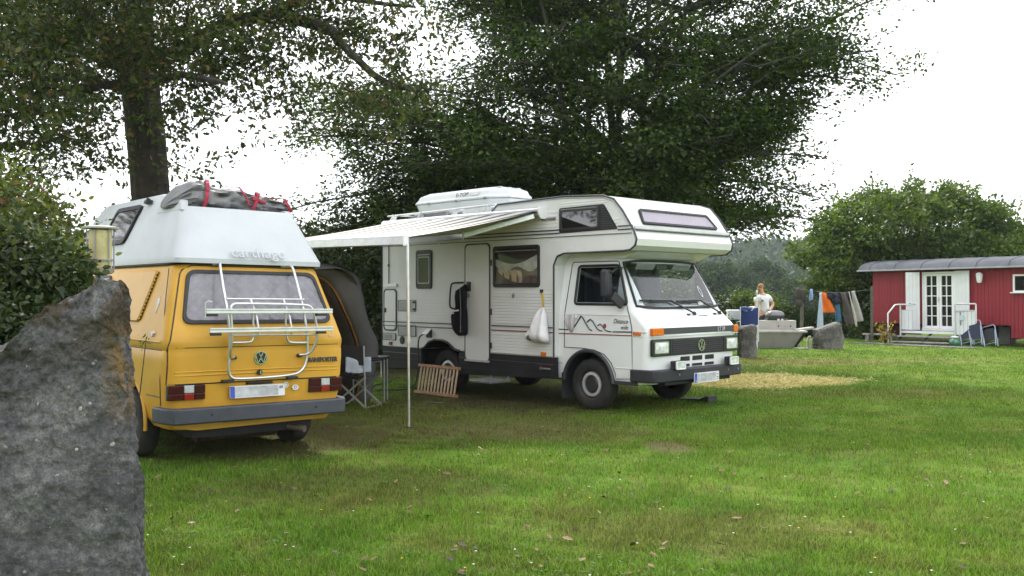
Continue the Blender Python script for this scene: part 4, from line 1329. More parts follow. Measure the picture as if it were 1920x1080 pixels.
for (ya, yb, py) in ((-.86, -.26, .16), (-.14, .42, .80)):
    wpz = 1.44
    a = Vector(wsurf((ya / .9 + 1) / 2, .115, .035)); b_ = Vector(wsurf((yb / .9 + 1) / 2, .125, .035)); pv = Vector((cfront(py, 1.285) + .03, py, 1.285))
    wip = MB().bar(a, b_, .018, .022).build("wiper", BLACK, cab)
    MB().tube([b_ + Vector((.01, 0, .0)), pv * .8 + b_ * .2 + Vector((.01, 0, 0)), pv], .012, 6).build("wiper_arm", BLACK, wip)
    MB().bar((a + b_) / 2 + Vector((.008, 0, 0)) - Vector((0, .12, 0)), (a + b_) / 2 + Vector((.012, .12, 0)), .022, .02).build("wiper_bridge", BLACK, wip)
    MB().lathe([(.026, 0), (.026, .03), (.012, .045), (0.001, .045)], (pv.x - .03, pv.y, pv.z - .005), 14).build("wiper_pivot", BLACK, wip)
    MB().box((cfront(py - .15, 1.28) + .004, py - .15, 1.285), (.03, .05, .02)).build("washer_jet", BLACK, wip)
MB().fr((cfront(.3, 1.262), .3, 1.262), (0, 1, 0), (-.55, 0, .5)).box((.03, 0, .002), (.22, .012, .006)).build("bonnet_slot", TRIM, cab)
# grille and front lamps; u = y
def front(x=1.055):
    return MB().fr((x, 0, 0), (0, 1, 0), (0, 0, 1))
gp = rrect(-.985, .765, .985, .985, .03)
gr = front(1.022).prism(gp, .0, .040).build("grille", BLACK, cab, bevel=.008)
for k in range(7):
    z = .795 + .16 * k / 6
    front(1.060).box((.02, z, .006), (1.16, .009, .014)).build("grille_bar", DARKP, gr, bevel=.002)
for y in (-.60, .64):
    front(1.060).box((y, .875, .004), (.03, .20, .012)).build("grille_post", BLACK, gr)
for s in (-1, 1):
    y0, y1 = (-.955, -.655) if s < 0 else (.675, .955)
    lens = rrect(y0, .80, y1, .955, .015)
    hl = front(1.058).ring(lens, inset(lens, .012), 0, .02).build("headlight", CHROME, gr)
    front(1.055).prism(inset(lens, .012), .0, .012).build("reflector", CHROME, hl)
    def lns(u, v, y0=y0, y1=y1):
        return (y0 + .012 + (y1 - y0 - .024) * u, .812 + .131 * v, .016 + .006 * math.sin(PI * u) * math.sin(PI * v) + .0016 * math.sin(u * 60))
    front(1.058).grid(lns, 40, 8).build("lens", mat("headlight_lens", (0.62, 0.64, 0.65), .12, .2, var=.35, scale=16, coat=.7), hl, fix=False, smooth=60)
emblem(front(1.066).fr((1.066, .08, .878), (0, 1, 0), (0, 0, 1)), .078, .010).build("emblem", CHROME, gr)
front(1.056).prism([(.08 + .074 * math.cos(a), .878 + .074 * math.sin(a)) for a in np.linspace(0, 2 * PI, 24, endpoint=False)], 0, .0085).build("emblem_disc", BLACK, gr)
bar_ = front(1.032).prism(rrect(-.745, 1.045, .875, 1.125, .006), 0, .032).build("badge_strip", TRIM, cab, bevel=.004)
text("LT 31", .078, SILV, bar_, (1.0655, .475, 1.082), (0, 1, 0), (0, 0, 1), .002, bevel=.001)
front(1.060).box((0, 1.02, .0), (1.98, .010, .012)).build("front_line", SILV, cab)
for y0, y1 in ((-.985, -.75), (.88, .99)):
    ind = front(1.02).prism(rrect(y0, 1.035, y1, 1.13, .01), 0, .05).build("indicator", ORANGE, cab, bevel=.008)
cside().prism(rrect(.775, 1.035, .895, 1.075, .01), 0, .025).build("side_indicator", ORANGE, cab, bevel=.006)
for z0, z1 in ((.68, .74), (.605, .64)):
    for y0, y1 in ((-.36, -.155), (-.095, .135), (.20, .41)):
        front(1.035).prism(rrect(y0, z0, y1, z1, .008), 0, .012).build("air_slot", DARKIN, cab)
for y in (-.545, .70):
    fg = MB().box((1.13, y, .645), (.09, .20, .11)).build("fog_lamp", BLACK, mh, bevel=.012)
    MB().box((1.178, y, .645), (.012, .185, .095)).build("fog_lens", MATS["headlight_lens"], fg, bevel=.006)
    op = rrect(-.098, -.053, .098, .053, .012)
    MB().fr((1.175, y, .645), (0, 1, 0), (0, 0, 1)).ring(op, inset(op, .012), 0, .018).build("fog_rim", WHITEP, fg)
# bumper
pln = [(.74, -1.045), (1.02, -1.045), (1.10, -1.01), (1.135, -.93), (1.145, 0), (1.135, .93), (1.10, 1.01), (1.02, 1.045), (.74, 1.045), (.74, .97), (1.0, .95), (1.03, .85), (1.03, -.85), (1.0, -.95), (.74, -.97)]
bmp = MB().prism(pln, .435, .595).build("bumper", DARKP, mh, bevel=.018, smooth=35)
for y in (-.52, .62, .86):
    MB().lathe([(.014, 1.13), (.014, 1.146), (0.001, 1.146)], (0, y, .52), 12, 'x').build("bolt", STEEL, bmp)
MB().box((.98, 0, .42), (.20, 1.5, .06)).build("front_valance", DARKIN, mh)
pl = MB().fr((1.15, .075, .455), (0, 1, 0), (0, 0, 1)).prism(rrect(-.285, -.066, .285, .066, .012), 0, .012).build("number_plate", PLATE, mh)
MB().fr((1.1625, .075, .455), (0, 1, 0), (0, 0, 1)).prism(rrect(-.28, -.061, -.228, .061, .008), 0, .002).build("country_band", BLUEP, pl)
MB().fr((1.1625, .075, .455), (0, 1, 0), (0, 0, 1)).prism(rrect(-.215, -.052, .225, .052, .01), 0, .002).build("plate_face", SMUDGE, pl)
for dz in (.03, -.01, -.035):
    MB().fr((1.1645, .326, .455 + dz), (0, 1, 0), (0, 0, 1)).box((0, 0, 0), (.022, .012, .002)).build("plate_mark", INK, pl)
text("D", .03, PLATE, pl, (1.1645, -.18, .415), (0, 1, 0), (0, 0, 1), .001, align='CENTER')
# cab door: side plane leans in above the belt line
def cds(u, v, o):   # u = x, v = z on the right-hand cab side
    return (u, -(cprof(v)[0]) - o, v)
def cab_poly(pts, o0, o1, name, m, parent, bevel=0):
    mb = MB()
    a = [cds(u, v, o0) for u, v in pts]; b_ = [cds(u, v, o1) for u, v in pts]
    mb.loft([a, b_])
    return mb.build(name, m, parent, bevel=bevel)
dpts = [(-.43, .83), (-.43, 1.28), (-.43, 1.34), (-.42, 1.6), (-.40, 1.97), (-.38, 2.0), (.40, 2.0), (.43, 1.985), (.58, 1.6), (.66, 1.36), (.70, 1.28), (.745, 1.12), (.75, .47), (.47, .45), (.465, .52), (.40, .66), (.28, .765), (.10, .815), (-.10, .83)]
MB().tube([cds(u, v, .003) for u, v in dpts], .006, 6, closed=True).build("door_gap", BLACK, cab)
MB().tube([cds(u, v, .003) for u, v in ((-.43, 1.285), (.70, 1.285))], .006, 6).build("swage_line", CAB, cab)
MB().tube([cds(u, v, .002) for u, v in ((-.58, .62), (-.45, .62))], .006, 6).tube([cds(u, v, .003) for u, v in ((.47, .60), (.75, .60))], .006, 6).tube([cds(u, v, .003) for u, v in ((.75, 1.02), (.93, 1.02))], .005, 6).build("swage_line", CAB, cab)
wpts = rpoly([(-.27, 1.425), (.645, 1.425), (.50, 1.80), (.44, 1.945), (-.27, 1.945)], .05, 4)
wf = MB().tube([cds(u, v, .004) for u, v in wpts], .018, 8, closed=True).build("door_window_seal", BLACK, cab, smooth=60)
cab_poly(wpts, -.02, .006, "door_window", glass_mat("cab_glass", (.62, .66, .68), 1.6), wf)
MB().fr((.55, -.985, 1.46), (1, 0, 0), (0, .19, 1)).box((0, 0, .012), (.09, .085, .004)).build("sticker", MATS["sticker_tan"], cab)
MB().fr((-.30, -1.0, 1.255), (1, 0, 0), (0, 0, 1)).box((0, 0, .008), (.22, .05, .016)).build("door_handle", CAB, cab, bevel=.006)
# decals: mountain line, stripes, script
def decal(pts, w, m, z=.004):
    MB().tube([(u, -1.0 - z, v) for u, v in pts], w, 6).build("decal_line", m, cab)
decal([(-.34, 1.07), (-.24, 1.12), (-.13, 1.262), (-.10, 1.25), (-.02, 1.14), (.03, 1.085), (.07, 1.075)], .009, NAVY)
decal([(-.02, 1.185), (.04, 1.225), (.08, 1.20), (.16, 1.10), (.215, 1.075), (.25, 1.075)], .009, NAVY)
decal([(.17, 1.14), (.21, 1.165), (.25, 1.14), (.30, 1.085), (.36, 1.07), (.40, 1.07)], .008, NAVY)
MB().fr((.29, -1.001, 1.14), (1, 0, 0), (0, 0, 1)).prism([(.028 * math.cos(a), .03 * math.sin(a)) for a in np.linspace(0, 2 * PI, 18, endpoint=False)], 0, .003).build("decal_sun", mat("decal_red", (0.25, 0.03, 0.05), .5), cab)
decal([(.43, 1.068), (.745, 1.075)], .009, NAVY); decal([(.755, 1.078), (.98, 1.072)], .006, MATS["trim_silver"]); decal([(-.57, 1.075), (-.36, 1.075)], .008, NAVY)
decal([(-.57, 1.018), (.745, 1.028)], .007, RED)
text("Distance", .088, NAVY, cab, (.435, -1.004, 1.205), (1, 0, 0), (0, 0, 1), .001, shear=.45, sx=.78)
text("wide", .082, NAVY, cab, (.555, -1.004, 1.128), (1, 0, 0), (0, 0, 1), .001, shear=.45, sx=.8)
# mirrors
mr = MB().box((.50, -1.22, 1.70), (.10, .20, .36), (0, 0, .35)).build("mirror", DARKP, mh, bevel=.03, seg=3, smooth=40)
MB().bar((.58, -1.20, 1.55), (.60, -1.02, 1.42), .05, .12).build("mirror_arm", BLACK, mr, bevel=.005)
MB().bar((.56, -1.2, 1.84), (.46, -.95, 1.90), .02, .025).build("mirror_arm", BLACK, mr, bevel=.005)
SEAT = mat("seat_cloth", (0.060, 0.068, 0.085), .9, var=.25, scale=20)
for y in (-.45, .45):
    s_ = MB().box((-.12, y, 1.60), (.16, .46, .48), (0, -.12, 0)).build("seat_back", SEAT, mh, bevel=.05, seg=3)
    MB().box((-.17, y, 1.90), (.10, .28, .15)).build("head_rest", SEAT, s_, bevel=.04, seg=3)
MB().box((-.40, 0, 1.70), (.02, 1.5, .52)).build("cab_curtain", mat("grey_blue_curtain", (0.22, 0.25, 0.30), .9, var=.2, scale=6), mh)
MB().fr((0, 0, 0), (1, 0, 0), (0, 0, 1)).prism([(.42, 1.40), (.82, 1.40), (.80, 1.44), (.50, 1.50), (.42, 1.49)], -.78, .78).build("dashboard", mat("dash_grey", (0.07, 0.075, 0.08), .7), mh, bevel=.02)
MB().tube([(.42 + .07 * math.sin(a), .45 + .20 * math.cos(a), 1.53 + .15 * math.sin(a)) for a in np.linspace(0, 2 * PI, 28, endpoint=False)], .014, 6, closed=True).build("steering_wheel", BLACK, mh, smooth=60)
MB().box((.46, 0, 1.93), (.03, .24, .07)).build("inside_mirror", BLACK, mh, bevel=.012)
for y in (-.40, .42):
    MB().box((.50, y, 1.935), (.02, .40, .10), (0, .5, 0)).build("sun_visor", mat("visor_grey", (0.25, 0.25, 0.25), .8), mh, bevel=.01)
# wheels
HUB = mat("hub_dark", (0.022, 0.022, 0.025), .4, var=.2, dirt=.2, dirtc=(0.08, 0.08, 0.075))
RIMD = mat("rim_dark", (0.045, 0.045, 0.05), .5, .3, var=.3, scale=8, dirt=.5, dirtc=(0.14, 0.13, 0.11))
for (wx, wy) in ((0, -.86), (0, .86), (-2.98, -.86), (-2.98, .86)):
    wheel(mh, (wx, wy, .345), 1 if wy > 0 else -1, .345, .20, .205, RIMD, HUB, SILV)

# roof rack, roof dome, awning
rk = sub("roof_rack", mh)
MB().tube([(-4.55, -.93, 2.865), (-1.88, -.93, 2.895)], .017, 8).build("rail", ALU, rk)
for x in (-4.40, -3.66, -2.83, -2.08):
    MB().bar((x - .03, -.96, 2.74), (x + .05, -.93, 2.875), .02, .10, (0, 1, 0)).build("post", ALU, rk, bevel=.003)
    MB().tube([(x + .05, -.93, 2.875), (x + .05, .9, 2.875)], .015, 6).build("cross_bar", ALU, rk)
MB().tube([(-3.9, -.86, 2.83), (-3.05, -.88, 2.845)], .035, 10).build("rolled_pole", STEEL, rk)
MB().box((-2.35, -.90, 2.83), (.55, .10, .07)).build("rail_box", ALU, rk, bevel=.01)
MB().fr((0, 0, 0), (1, 0, 0), (0, 0, 1)).prism(rpoly([(-.75, 2.88), (-.15, 2.88), (-.25, 2.95), (-.65, 2.955)], .04, 3), -.3, .3).build("roof_dome", WHITEP, mh, bevel=.02)
awn = sub("awning", mh)
MB().fr((0, 0, 0), (0, -1, 0), (0, 0, 1), (1, 0, 0)).prism(rpoly([(1.10, 2.62), (1.20, 2.62), (1.235, 2.66), (1.235, 2.735), (1.20, 2.765), (1.10, 2.765)], .02, 2), -4.33, -.70).build("awning_box", ALU, awn, smooth=30)
MB().fr((0, 0, 0), (0, -1, 0), (0, 0, 1), (1, 0, 0)).prism(rpoly([(1.09, 2.60), (1.22, 2.60), (1.255, 2.66), (1.25, 2.76), (1.09, 2.78)], .02, 2), -.70, -.665).build("end_cap", WHITEP, awn, bevel=.004)
MB().box((-.62, -1.115, 2.60), (.26, .03, .035)).build("awning_bracket", STEEL, awn, bevel=.006)
AX0, AX1 = -4.02, -.44
def afab(u, v, dz=0.0):
    xi = -4.26 + (-.74 + 4.26) * u; xo = AX0 + (AX1 - AX0) * u
    x = xi + (xo - xi) * v
    y = -1.215 + (-3.73 + 1.215) * v
    zo = 2.235 + .05 * (1 - u)
    z = 2.715 + (zo - 2.715) * v - .045 * math.sin(PI * v) * (.6 + .4 * math.sin(PI * u))
    return (x, y, z + dz)
AWN = stripe_mat("awning_stripes", (0.44, 0.43, 0.40), (0.018, 0.018, 0.02), .44, .42)
MB().grid(lambda u, v: afab(u, v), 40, 14).build("awning_fabric", AWN, awn, fix=False, smooth=80)
MB().grid(lambda u, v: afab(u, v, -.006), 30, 10).build("awning_underside", mat("awning_brown", (0.12, 0.085, 0.06), .8), awn, fix=False, smooth=80)  # second sheet, its brown puts the shade under the awning into the colour
MB().bar((AX0, -3.755, 2.245), (AX1, -3.755, 2.195), .06, .11).build("lead_rail", ALU, awn, bevel=.012)
MB().box((AX1 + .012, -3.755, 2.195), (.02, .075, .13)).build("end_cap", WHITEP, awn, bevel=.004)
def arm(a, e, c):
    MB().bar(a, e, .05, .075).build("folding_arm", ALU, awn, bevel=.008)
    MB().bar(e, c, .05, .075).build("folding_arm", ALU, awn, bevel=.008)
    MB().lathe([(.04, -.05), (.04, .05)], e, 14).build("elbow_joint", STEEL, awn)
arm((-.80, -1.22, 2.645), (-1.42, -2.02, 2.36), (-.50, -3.70, 2.20))
arm((-4.15, -1.22, 2.645), (-3.3, -2.1, 2.40), (-3.95, -3.70, 2.25))
for (x, top) in ((-.37, 2.15), (-3.9, 2.2)):
    MB().tube([(x - .02, -3.755, top), (x - .005, -3.755, 1.02)], .019, 10).tube([(x - .005, -3.755, 1.02), (x + .005, -3.755, .02)], .0145, 10).build("support_pole", ALU, awn, smooth=60)
    MB().lathe([(.023, 1.0), (.023, 1.05)], (x - .005, -3.755, 0), 12).build("pole_clamp", SILV, awn)
    MB().box((x + .02, -3.755, .012), (.09, .05, .018)).build("pole_foot", DARKP, awn, bevel=.004)

# roof box
def mhw(p):
    return loc_world(mh, p)
bx = thing("roof_box", "white cargo box lying on the rear roof of the motorhome", "roof box", mhw((-3.32, -.05, 2.87)), LT_RZ)
BOXM = mat("roof_box_white", (0.66, 0.69, 0.72), .38, var=.03, dirt=.15, dirtc=(0.42, 0.42, 0.42), coat=.2)
def bsec(s, z):  # plan outline scaled
    L0, L1, hw, r = -1.15, 1.08, .42, .20
    return [(L0 * s[0], -hw * s[1] * .80, z), (L0 * s[0] + .12, -hw * s[1], z), (L1 * s[0] - .30, -hw * s[1], z), (L1 * s[0], -hw * s[1] * .55, z), (L1 * s[0], hw * s[1] * .55, z), (L1 * s[0] - .30, hw * s[1], z), (L0 * s[0] + .12, hw * s[1], z), (L0 * s[0], hw * s[1] * .80, z)]
MB().loft([bsec((.86, .82), .02), bsec((.95, .93), .09), bsec((.99, 1.0), .20)]).build("box_base", BOXM, bx, bevel=.02)
lid = MB().loft([bsec((1.015, 1.03), .205), bsec((1.015, 1.03), .235), bsec((.985, .97), .26), bsec((.95, .90), .335), bsec((.82, .72), .385), bsec((.80, .70), .39)]).build("box_lid", BOXM, bx, bevel=.015)
for y in (-.2, 0, .2):
    MB().bar((-.95, y, .392), (.85, y, .392), .05, .014).build("lid_rib", BOXM, lid, bevel=.004)
for x in (-.7, 0, .7):
    MB().box((x, -.432, .205), (.05, .012, .04)).build("box_catch", STEEL, bx)
text("E-TOP", .10, INK, lid, (-.02, -.408, .30), (1, 0, 0), (0, .4, 1), .001, sx=1.1)
MB().fr((.42, -.402, .30), (1, 0, 0), (0, .4, 1)).box((0, 0, 0), (.22, .06, .003)).build("lid_label", PLATE, lid)

# things hung on the motorhome
def blob(mb, c, rx, ry, rz, f=.2, seed=0, n=18, m=12):
    secs = []
    for j in range(1, m):
        a = PI * j / m
        secs.append([(c[0] + rx * math.sin(a) * math.cos(b) * (1 + f * mnoise.noise(Vector((math.cos(b) * 1.5 + seed, math.sin(b) * 1.5, a * 1.7)))),
                      c[1] + ry * math.sin(a) * math.sin(b) * (1 + f * mnoise.noise(Vector((math.cos(b) * 1.5 + seed, math.sin(b) * 1.5 + 5, a * 1.7)))),
                      c[2] - rz * math.cos(a)) for b in np.linspace(0, 2 * PI, n, endpoint=False)])
    mb.loft(secs)
    return mb
def hung(prof, cx, cy, seed, n=26, fold=.012):
    """stack of flattened sections hanging on the side: prof = (z, x0, x1, depth)"""
    secs = []
    for z, x0, x1, d in prof:
        pts = []
        for k in range(n):
            a = 2 * PI * k / n
            ca, sa = math.cos(a), math.sin(a)
            x = (x0 + x1) / 2 + (x1 - x0) / 2 * math.copysign(abs(ca) ** .8, ca)
            y = cy - d * (.5 + .5 * math.copysign(abs(sa) ** .8, -sa)) - fold * math.sin(x * 40 + seed + z * 3) * (sa < 0)
            pts.append((x, y, z + .006 * math.sin(x * 30 + seed)))
        secs.append(pts)
    return secs
JK = mat("black_jacket", (0.012, 0.012, 0.016), .95, var=.3, bump=.5, bscale=14, spec=.15)
jk = thing("jacket", "black jacket with light reflective bands hanging beside the motorhome's entrance door", "jacket", mhw((-2.44, -1.16, .93)), LT_RZ)
def rel(secs, c):
    return [[(p[0] - c[0], p[1] - c[1], p[2] - c[2]) for p in s] for s in secs]
JC = (-2.44, -1.16, .93)
secs = hung([(1.70, -2.36, -2.32, .03), (1.66, -2.42, -2.29, .06), (1.60, -2.49, -2.28, .08), (1.52, -2.53, -2.27, .09), (1.44, -2.52, -2.28, .09), (1.37, -2.50, -2.28, .09), (1.33, -2.52, -2.27, .10), (1.28, -2.565, -2.255, .11), (1.22, -2.575, -2.245, .12), (1.10, -2.56, -2.24, .13), (1.02, -2.545, -2.245, .12), (.955, -2.52, -2.255, .10), (.93, -2.50, -2.30, .06)], -2.4, -1.13, 1, fold=.022)
MB().loft(rel(secs, JC)).build("jacket_shell", JK, jk, smooth=70)
for (x0, x1, z) in ((-2.56, -2.47, 1.265), (-2.49, -2.36, 1.305)):
    MB().box(((x0 + x1) / 2 - JC[0], -1.252 - JC[1], z - JC[2]), (x1 - x0, .012, .022), (0, -.12, 0)).build("reflective_band", PLATE, jk)
MB().tube([(-2.39 - JC[0], -1.20 - JC[1], 1.66 - JC[2]), (-2.33 - JC[0], -1.235 - JC[1], 1.3 - JC[2]), (-2.32 - JC[0], -1.25 - JC[1], .98 - JC[2])], .006, 5).build("zip", STEEL, jk)
BAGM = mat("white_film", (0.70, 0.69, 0.71), .3, var=.1, scale=9, bump=.35, bscale=16)
BC = (-.76, -1.17, .89)
bg_ = thing("rubbish_bag", "white plastic bag hanging from a yellow strap by the motorhome's living window", "plastic bag", mhw(BC), LT_RZ)
secs = hung([(1.37, -.735, -.685, .05), (1.33, -.77, -.66, .08), (1.27, -.80, -.625, .11), (1.18, -.845, -.60, .15), (1.08, -.885, -.575, .18), (1.0, -.92, -.555, .20), (.95, -.95, -.545, .19), (.91, -.93, -.56, .15), (.89, -.85, -.60, .08)], -.75, -1.12, 4, fold=.02)
MB().loft(rel(secs, BC)).build("bag_film", BAGM, bg_, smooth=70)
MB().bar((-.705 - BC[0], -1.13 - BC[1], 1.36 - BC[2]), (-.745 - BC[0], -1.118 - BC[1], 1.58 - BC[2]), .028, .01, (0, 1, 0)).build("strap", mat("yellow_strap", (0.62, 0.40, 0.04), .6), bg_)
MB().box((-.755 - BC[0], -1.12 - BC[1], 1.60 - BC[2]), (.04, .03, .05)).build("hook", BLACK, bg_)
blob(MB(), (-.05, -.085, .07), .10, .06, .05, .4, 2).build("bag_contents", mat("bag_dark", (0.10, 0.10, 0.09), .7, var=.5, scale=20), bg_, smooth=60)
TC = (-.30, -1.02, 1.05)
tw = thing("cloth", "pale grey cloth tucked into the motorhome's cab door handle", "cloth", mhw(TC), LT_RZ)
secs = hung([(1.285, -.385, -.225, .03), (1.24, -.40, -.23, .04), (1.18, -.39, -.235, .045), (1.12, -.37, -.24, .045), (1.07, -.33, -.26, .03), (1.045, -.31, -.275, .02)], -.3, -1.002, 2)
MB().loft(rel(secs, TC)).build("cloth_fold", mat("cloth_grey", (0.50, 0.48, 0.50), .85, var=.15), tw, smooth=70)
# hook-up cable
cb = MB().tube(smooth_path([tuple(mhw(p)) for p in ((-3.22, -1.17, .93), (-3.36, -1.2, .90), (-3.43, -1.18, .75), (-3.44, -1.16, .30), (-3.5, -1.2, .03), (-3.9, -1.6, .02), (-4.4, -1.5, .02), (-4.9, -.6, .02))]), .011, 6).build("power_cable", BLACK, None, smooth=60)
tag(cb, "black hook up cable running down the motorhome's rear side", "cable")
# wooden gate leaning by the rear wheel
PINE = mat("pine_wood", (0.34, 0.175, 0.085), .6, var=.25, scale=14, dirt=.3, dirtc=(0.15, 0.08, 0.045), dscale=9)
PINEL = mat("pine_slat_wood", (0.50, 0.36, 0.24), .6, var=.2, scale=14)
GC = (-2.78, -1.36, 0)
gt = thing("wooden_gate", "small wooden slatted gate leaning against the motorhome's rear wheel", "gate", mhw(GC), rot=(math.radians(-11), 0, LT_RZ))
MB().box((0, 0, .03), (1.02, .035, .05)).build("bottom_rail", PINE, gt, bevel=.006)
MB().box((-.01, 0, .445), (.98, .035, .045)).build("top_rail", PINE, gt, bevel=.006)
for k in range(12):
    MB().box((-.43 + .86 * k / 11, 0, .24), (.024, .02, .37)).build("slat", PINEL, gt, bevel=.004)
# levelling wedge under the far front wheel
wg = thing("levelling_wedge", "dark plastic levelling ramp under the motorhome's far front wheel", "wedge", tuple(mhw((.44, .90, 0))), LT_RZ)
MB().fr((0, 0, 0), (1, 0, 0), (0, 0, 1)).prism([(-.40, 0), (-.40, .012), (.0, .05), (.10, .05), (.22, .10), (.26, .10), (.26, .0), (.22, 0), (.20, .06), (.12, .03), (.05, 0)], -.11, .11).build("ramp", DARKP, wg, bevel=.004)
# ---------------------------------------------------------------- standing stones
STONE = None
def stone_mat(name, c1, c2, scale, lichen=0.0):
    m, t = new_mat(name)
    out = N(t, "ShaderNodeOutputMaterial"); p = N(t, "ShaderNodeBsdfPrincipled", Roughness=0.85)
    p.inputs["Specular IOR Level"].default_value = 0.3
    co = N(t, "ShaderNodeTexCoord")
    n1 = N(t, "ShaderNodeTexNoise", Scale=scale, Detail=9.0, Roughness=0.68)
    t.links.new(co.outputs["Object"], n1.inputs["Vector"])
    r = N(t, "ShaderNodeValToRGB")
    r.color_ramp.elements[0].position = .33; r.color_ramp.elements[0].color = rgb(c1)
    r.color_ramp.elements[1].position = .68; r.color_ramp.elements[1].color = rgb(c2)
    t.links.new(n1.outputs["Fac"], r.inputs["Fac"])
    n2 = N(t, "ShaderNodeTexNoise", Scale=scale * 9, Detail=6.0, Roughness=0.7)
    t.links.new(co.outputs["Object"], n2.inputs["Vector"])
    r2 = N(t, "ShaderNodeValToRGB")
    r2.color_ramp.elements[0].position = .40; r2.color_ramp.elements[0].color = (.5, .5, .5, 1)
    r2.color_ramp.elements[1].position = .66; r2.color_ramp.elements[1].color = (1.35, 1.32, 1.25, 1)
    t.links.new(n2.outputs["Fac"], r2.inputs["Fac"])
    q = N(t, "ShaderNodeMix", data_type='RGBA', blend_type='MULTIPLY'); q.inputs[0].default_value = 0.75
    t.links.new(r.outputs["Color"], q.inputs[6]); t.links.new(r2.outputs["Color"], q.inputs[7])
    col = q.outputs[2]
    if lichen:
        n3 = N(t, "ShaderNodeTexNoise", Scale=5.5, Detail=8.0, Roughness=0.7)
        t.links.new(co.outputs["Object"], n3.inputs["Vector"])
        sx = N(t, "ShaderNodeSeparateXYZ"); t.links.new(co.outputs["Object"], sx.inputs[0])
        for (axis_, lo, hi, colr, thr) in ((0, -.13, .02, (0.34, 0.18, 0.02), .46), (2, 1.15, 1.5, (0.060, 0.048, 0.034), .44)):
            mr = N(t, "ShaderNodeMapRange"); mr.inputs[1].default_value = lo; mr.inputs[2].default_value = hi
            t.links.new(sx.outputs[axis_], mr.inputs[0])
            z2 = N(t, "ShaderNodeMapRange"); z2.inputs[1].default_value = .95; z2.inputs[2].default_value = 1.35
            t.links.new(sx.outputs[2], z2.inputs[0])
            a = N(t, "ShaderNodeMapRange"); a.inputs[1].default_value = thr; a.inputs[2].default_value = thr + .07
            t.links.new(n3.outputs["Fac"], a.inputs[0])
            mm = N(t, "ShaderNodeMath", operation='MULTIPLY'); t.links.new(mr.outputs[0], mm.inputs[0]); t.links.new(a.outputs[0], mm.inputs[1])
            m2 = N(t, "ShaderNodeMath", operation='MULTIPLY'); t.links.new(mm.outputs[0], m2.inputs[0]); t.links.new(z2.outputs[0], m2.inputs[1])
            qq = N(t, "ShaderNodeMix", data_type='RGBA'); t.links.new(m2.outputs[0], qq.inputs[0]); t.links.new(col, qq.inputs[6]); qq.inputs[7].default_value = rgb(colr)
            col = qq.outputs[2]
    t.links.new(col, p.inputs["Base Color"])
    n5 = N(t, "ShaderNodeTexNoise", Scale=scale * 48, Detail=8.0, Roughness=0.75)
    t.links.new(co.outputs["Object"], n5.inputs["Vector"])
    r5 = N(t, "ShaderNodeValToRGB")
    r5.color_ramp.elements[0].position = .38; r5.color_ramp.elements[0].color = (.55, .55, .55, 1)
    r5.color_ramp.elements[1].position = .64; r5.color_ramp.elements[1].color = (1.5, 1.48, 1.42, 1)
    t.links.new(n5.outputs["Fac"], r5.inputs["Fac"])
    q5 = N(t, "ShaderNodeMix", data_type='RGBA', blend_type='MULTIPLY'); q5.inputs[0].default_value = 0.8
    for l in list(p.inputs["Base Color"].links): t.links.remove(l)
    t.links.new(col, q5.inputs[6]); t.links.new(r5.outputs["Color"], q5.inputs[7]); t.links.new(q5.outputs[2], p.inputs["Base Color"])
    vo = N(t, "ShaderNodeTexVoronoi", Scale=scale * 17)
    t.links.new(co.outputs["Object"], vo.inputs["Vector"])
    rv = N(t, "ShaderNodeValToRGB")
    rv.color_ramp.elements[0].position = .02; rv.color_ramp.elements[0].color = (1.9, 1.85, 1.75, 1)
    rv.color_ramp.elements[1].position = .22; rv.color_ramp.elements[1].color = (1, 1, 1, 1)
    e_ = rv.color_ramp.elements.new(.72); e_.color = (.55, .55, .56, 1)
    t.links.new(vo.outputs["Distance"], rv.inputs["Fac"])
    q6 = N(t, "ShaderNodeMix", data_type='RGBA', blend_type='MULTIPLY'); q6.inputs[0].default_value = 0.3
    t.links.new(q5.outputs[2], q6.inputs[6]); t.links.new(rv.outputs["Color"], q6.inputs[7])
    for l in list(p.inputs["Base Color"].links): t.links.remove(l)
    t.links.new(q6.outputs[2], p.inputs["Base Color"])
    b5 = N(t, "ShaderNodeBump", Strength=0.9, Distance=0.006)
    t.links.new(n5.outputs["Fac"], b5.inputs["Height"])
    b = N(t, "ShaderNodeBump", Strength=1.0, Distance=0.02)
    t.links.new(n2.outputs["Fac"], b.inputs["Height"]); t.links.new(b5.outputs[0], b.inputs["Normal"])
    b2 = N(t, "ShaderNodeBump", Strength=0.6, Distance=0.03)
    t.links.new(n1.outputs["Fac"], b2.inputs["Height"]); t.links.new(b.outputs[0], b2.inputs["Normal"])
    t.links.new(b2.outputs[0], p.inputs["Normal"])
    t.links.new(p.outputs[0], out.inputs[0])
    MATS[name] = m
    return m
STONE_A = stone_mat("slab_limestone", (0.058, 0.060, 0.068), (0.190, 0.192, 0.202), 2.1, 1.0)
STONE_B = stone_mat("grey_boulder", (0.075, 0.073, 0.070), (0.24, 0.235, 0.225), 2.6)
def fbm(p, o=5):
    return mnoise.fractal(Vector(p), 0.85, 2.1, o)

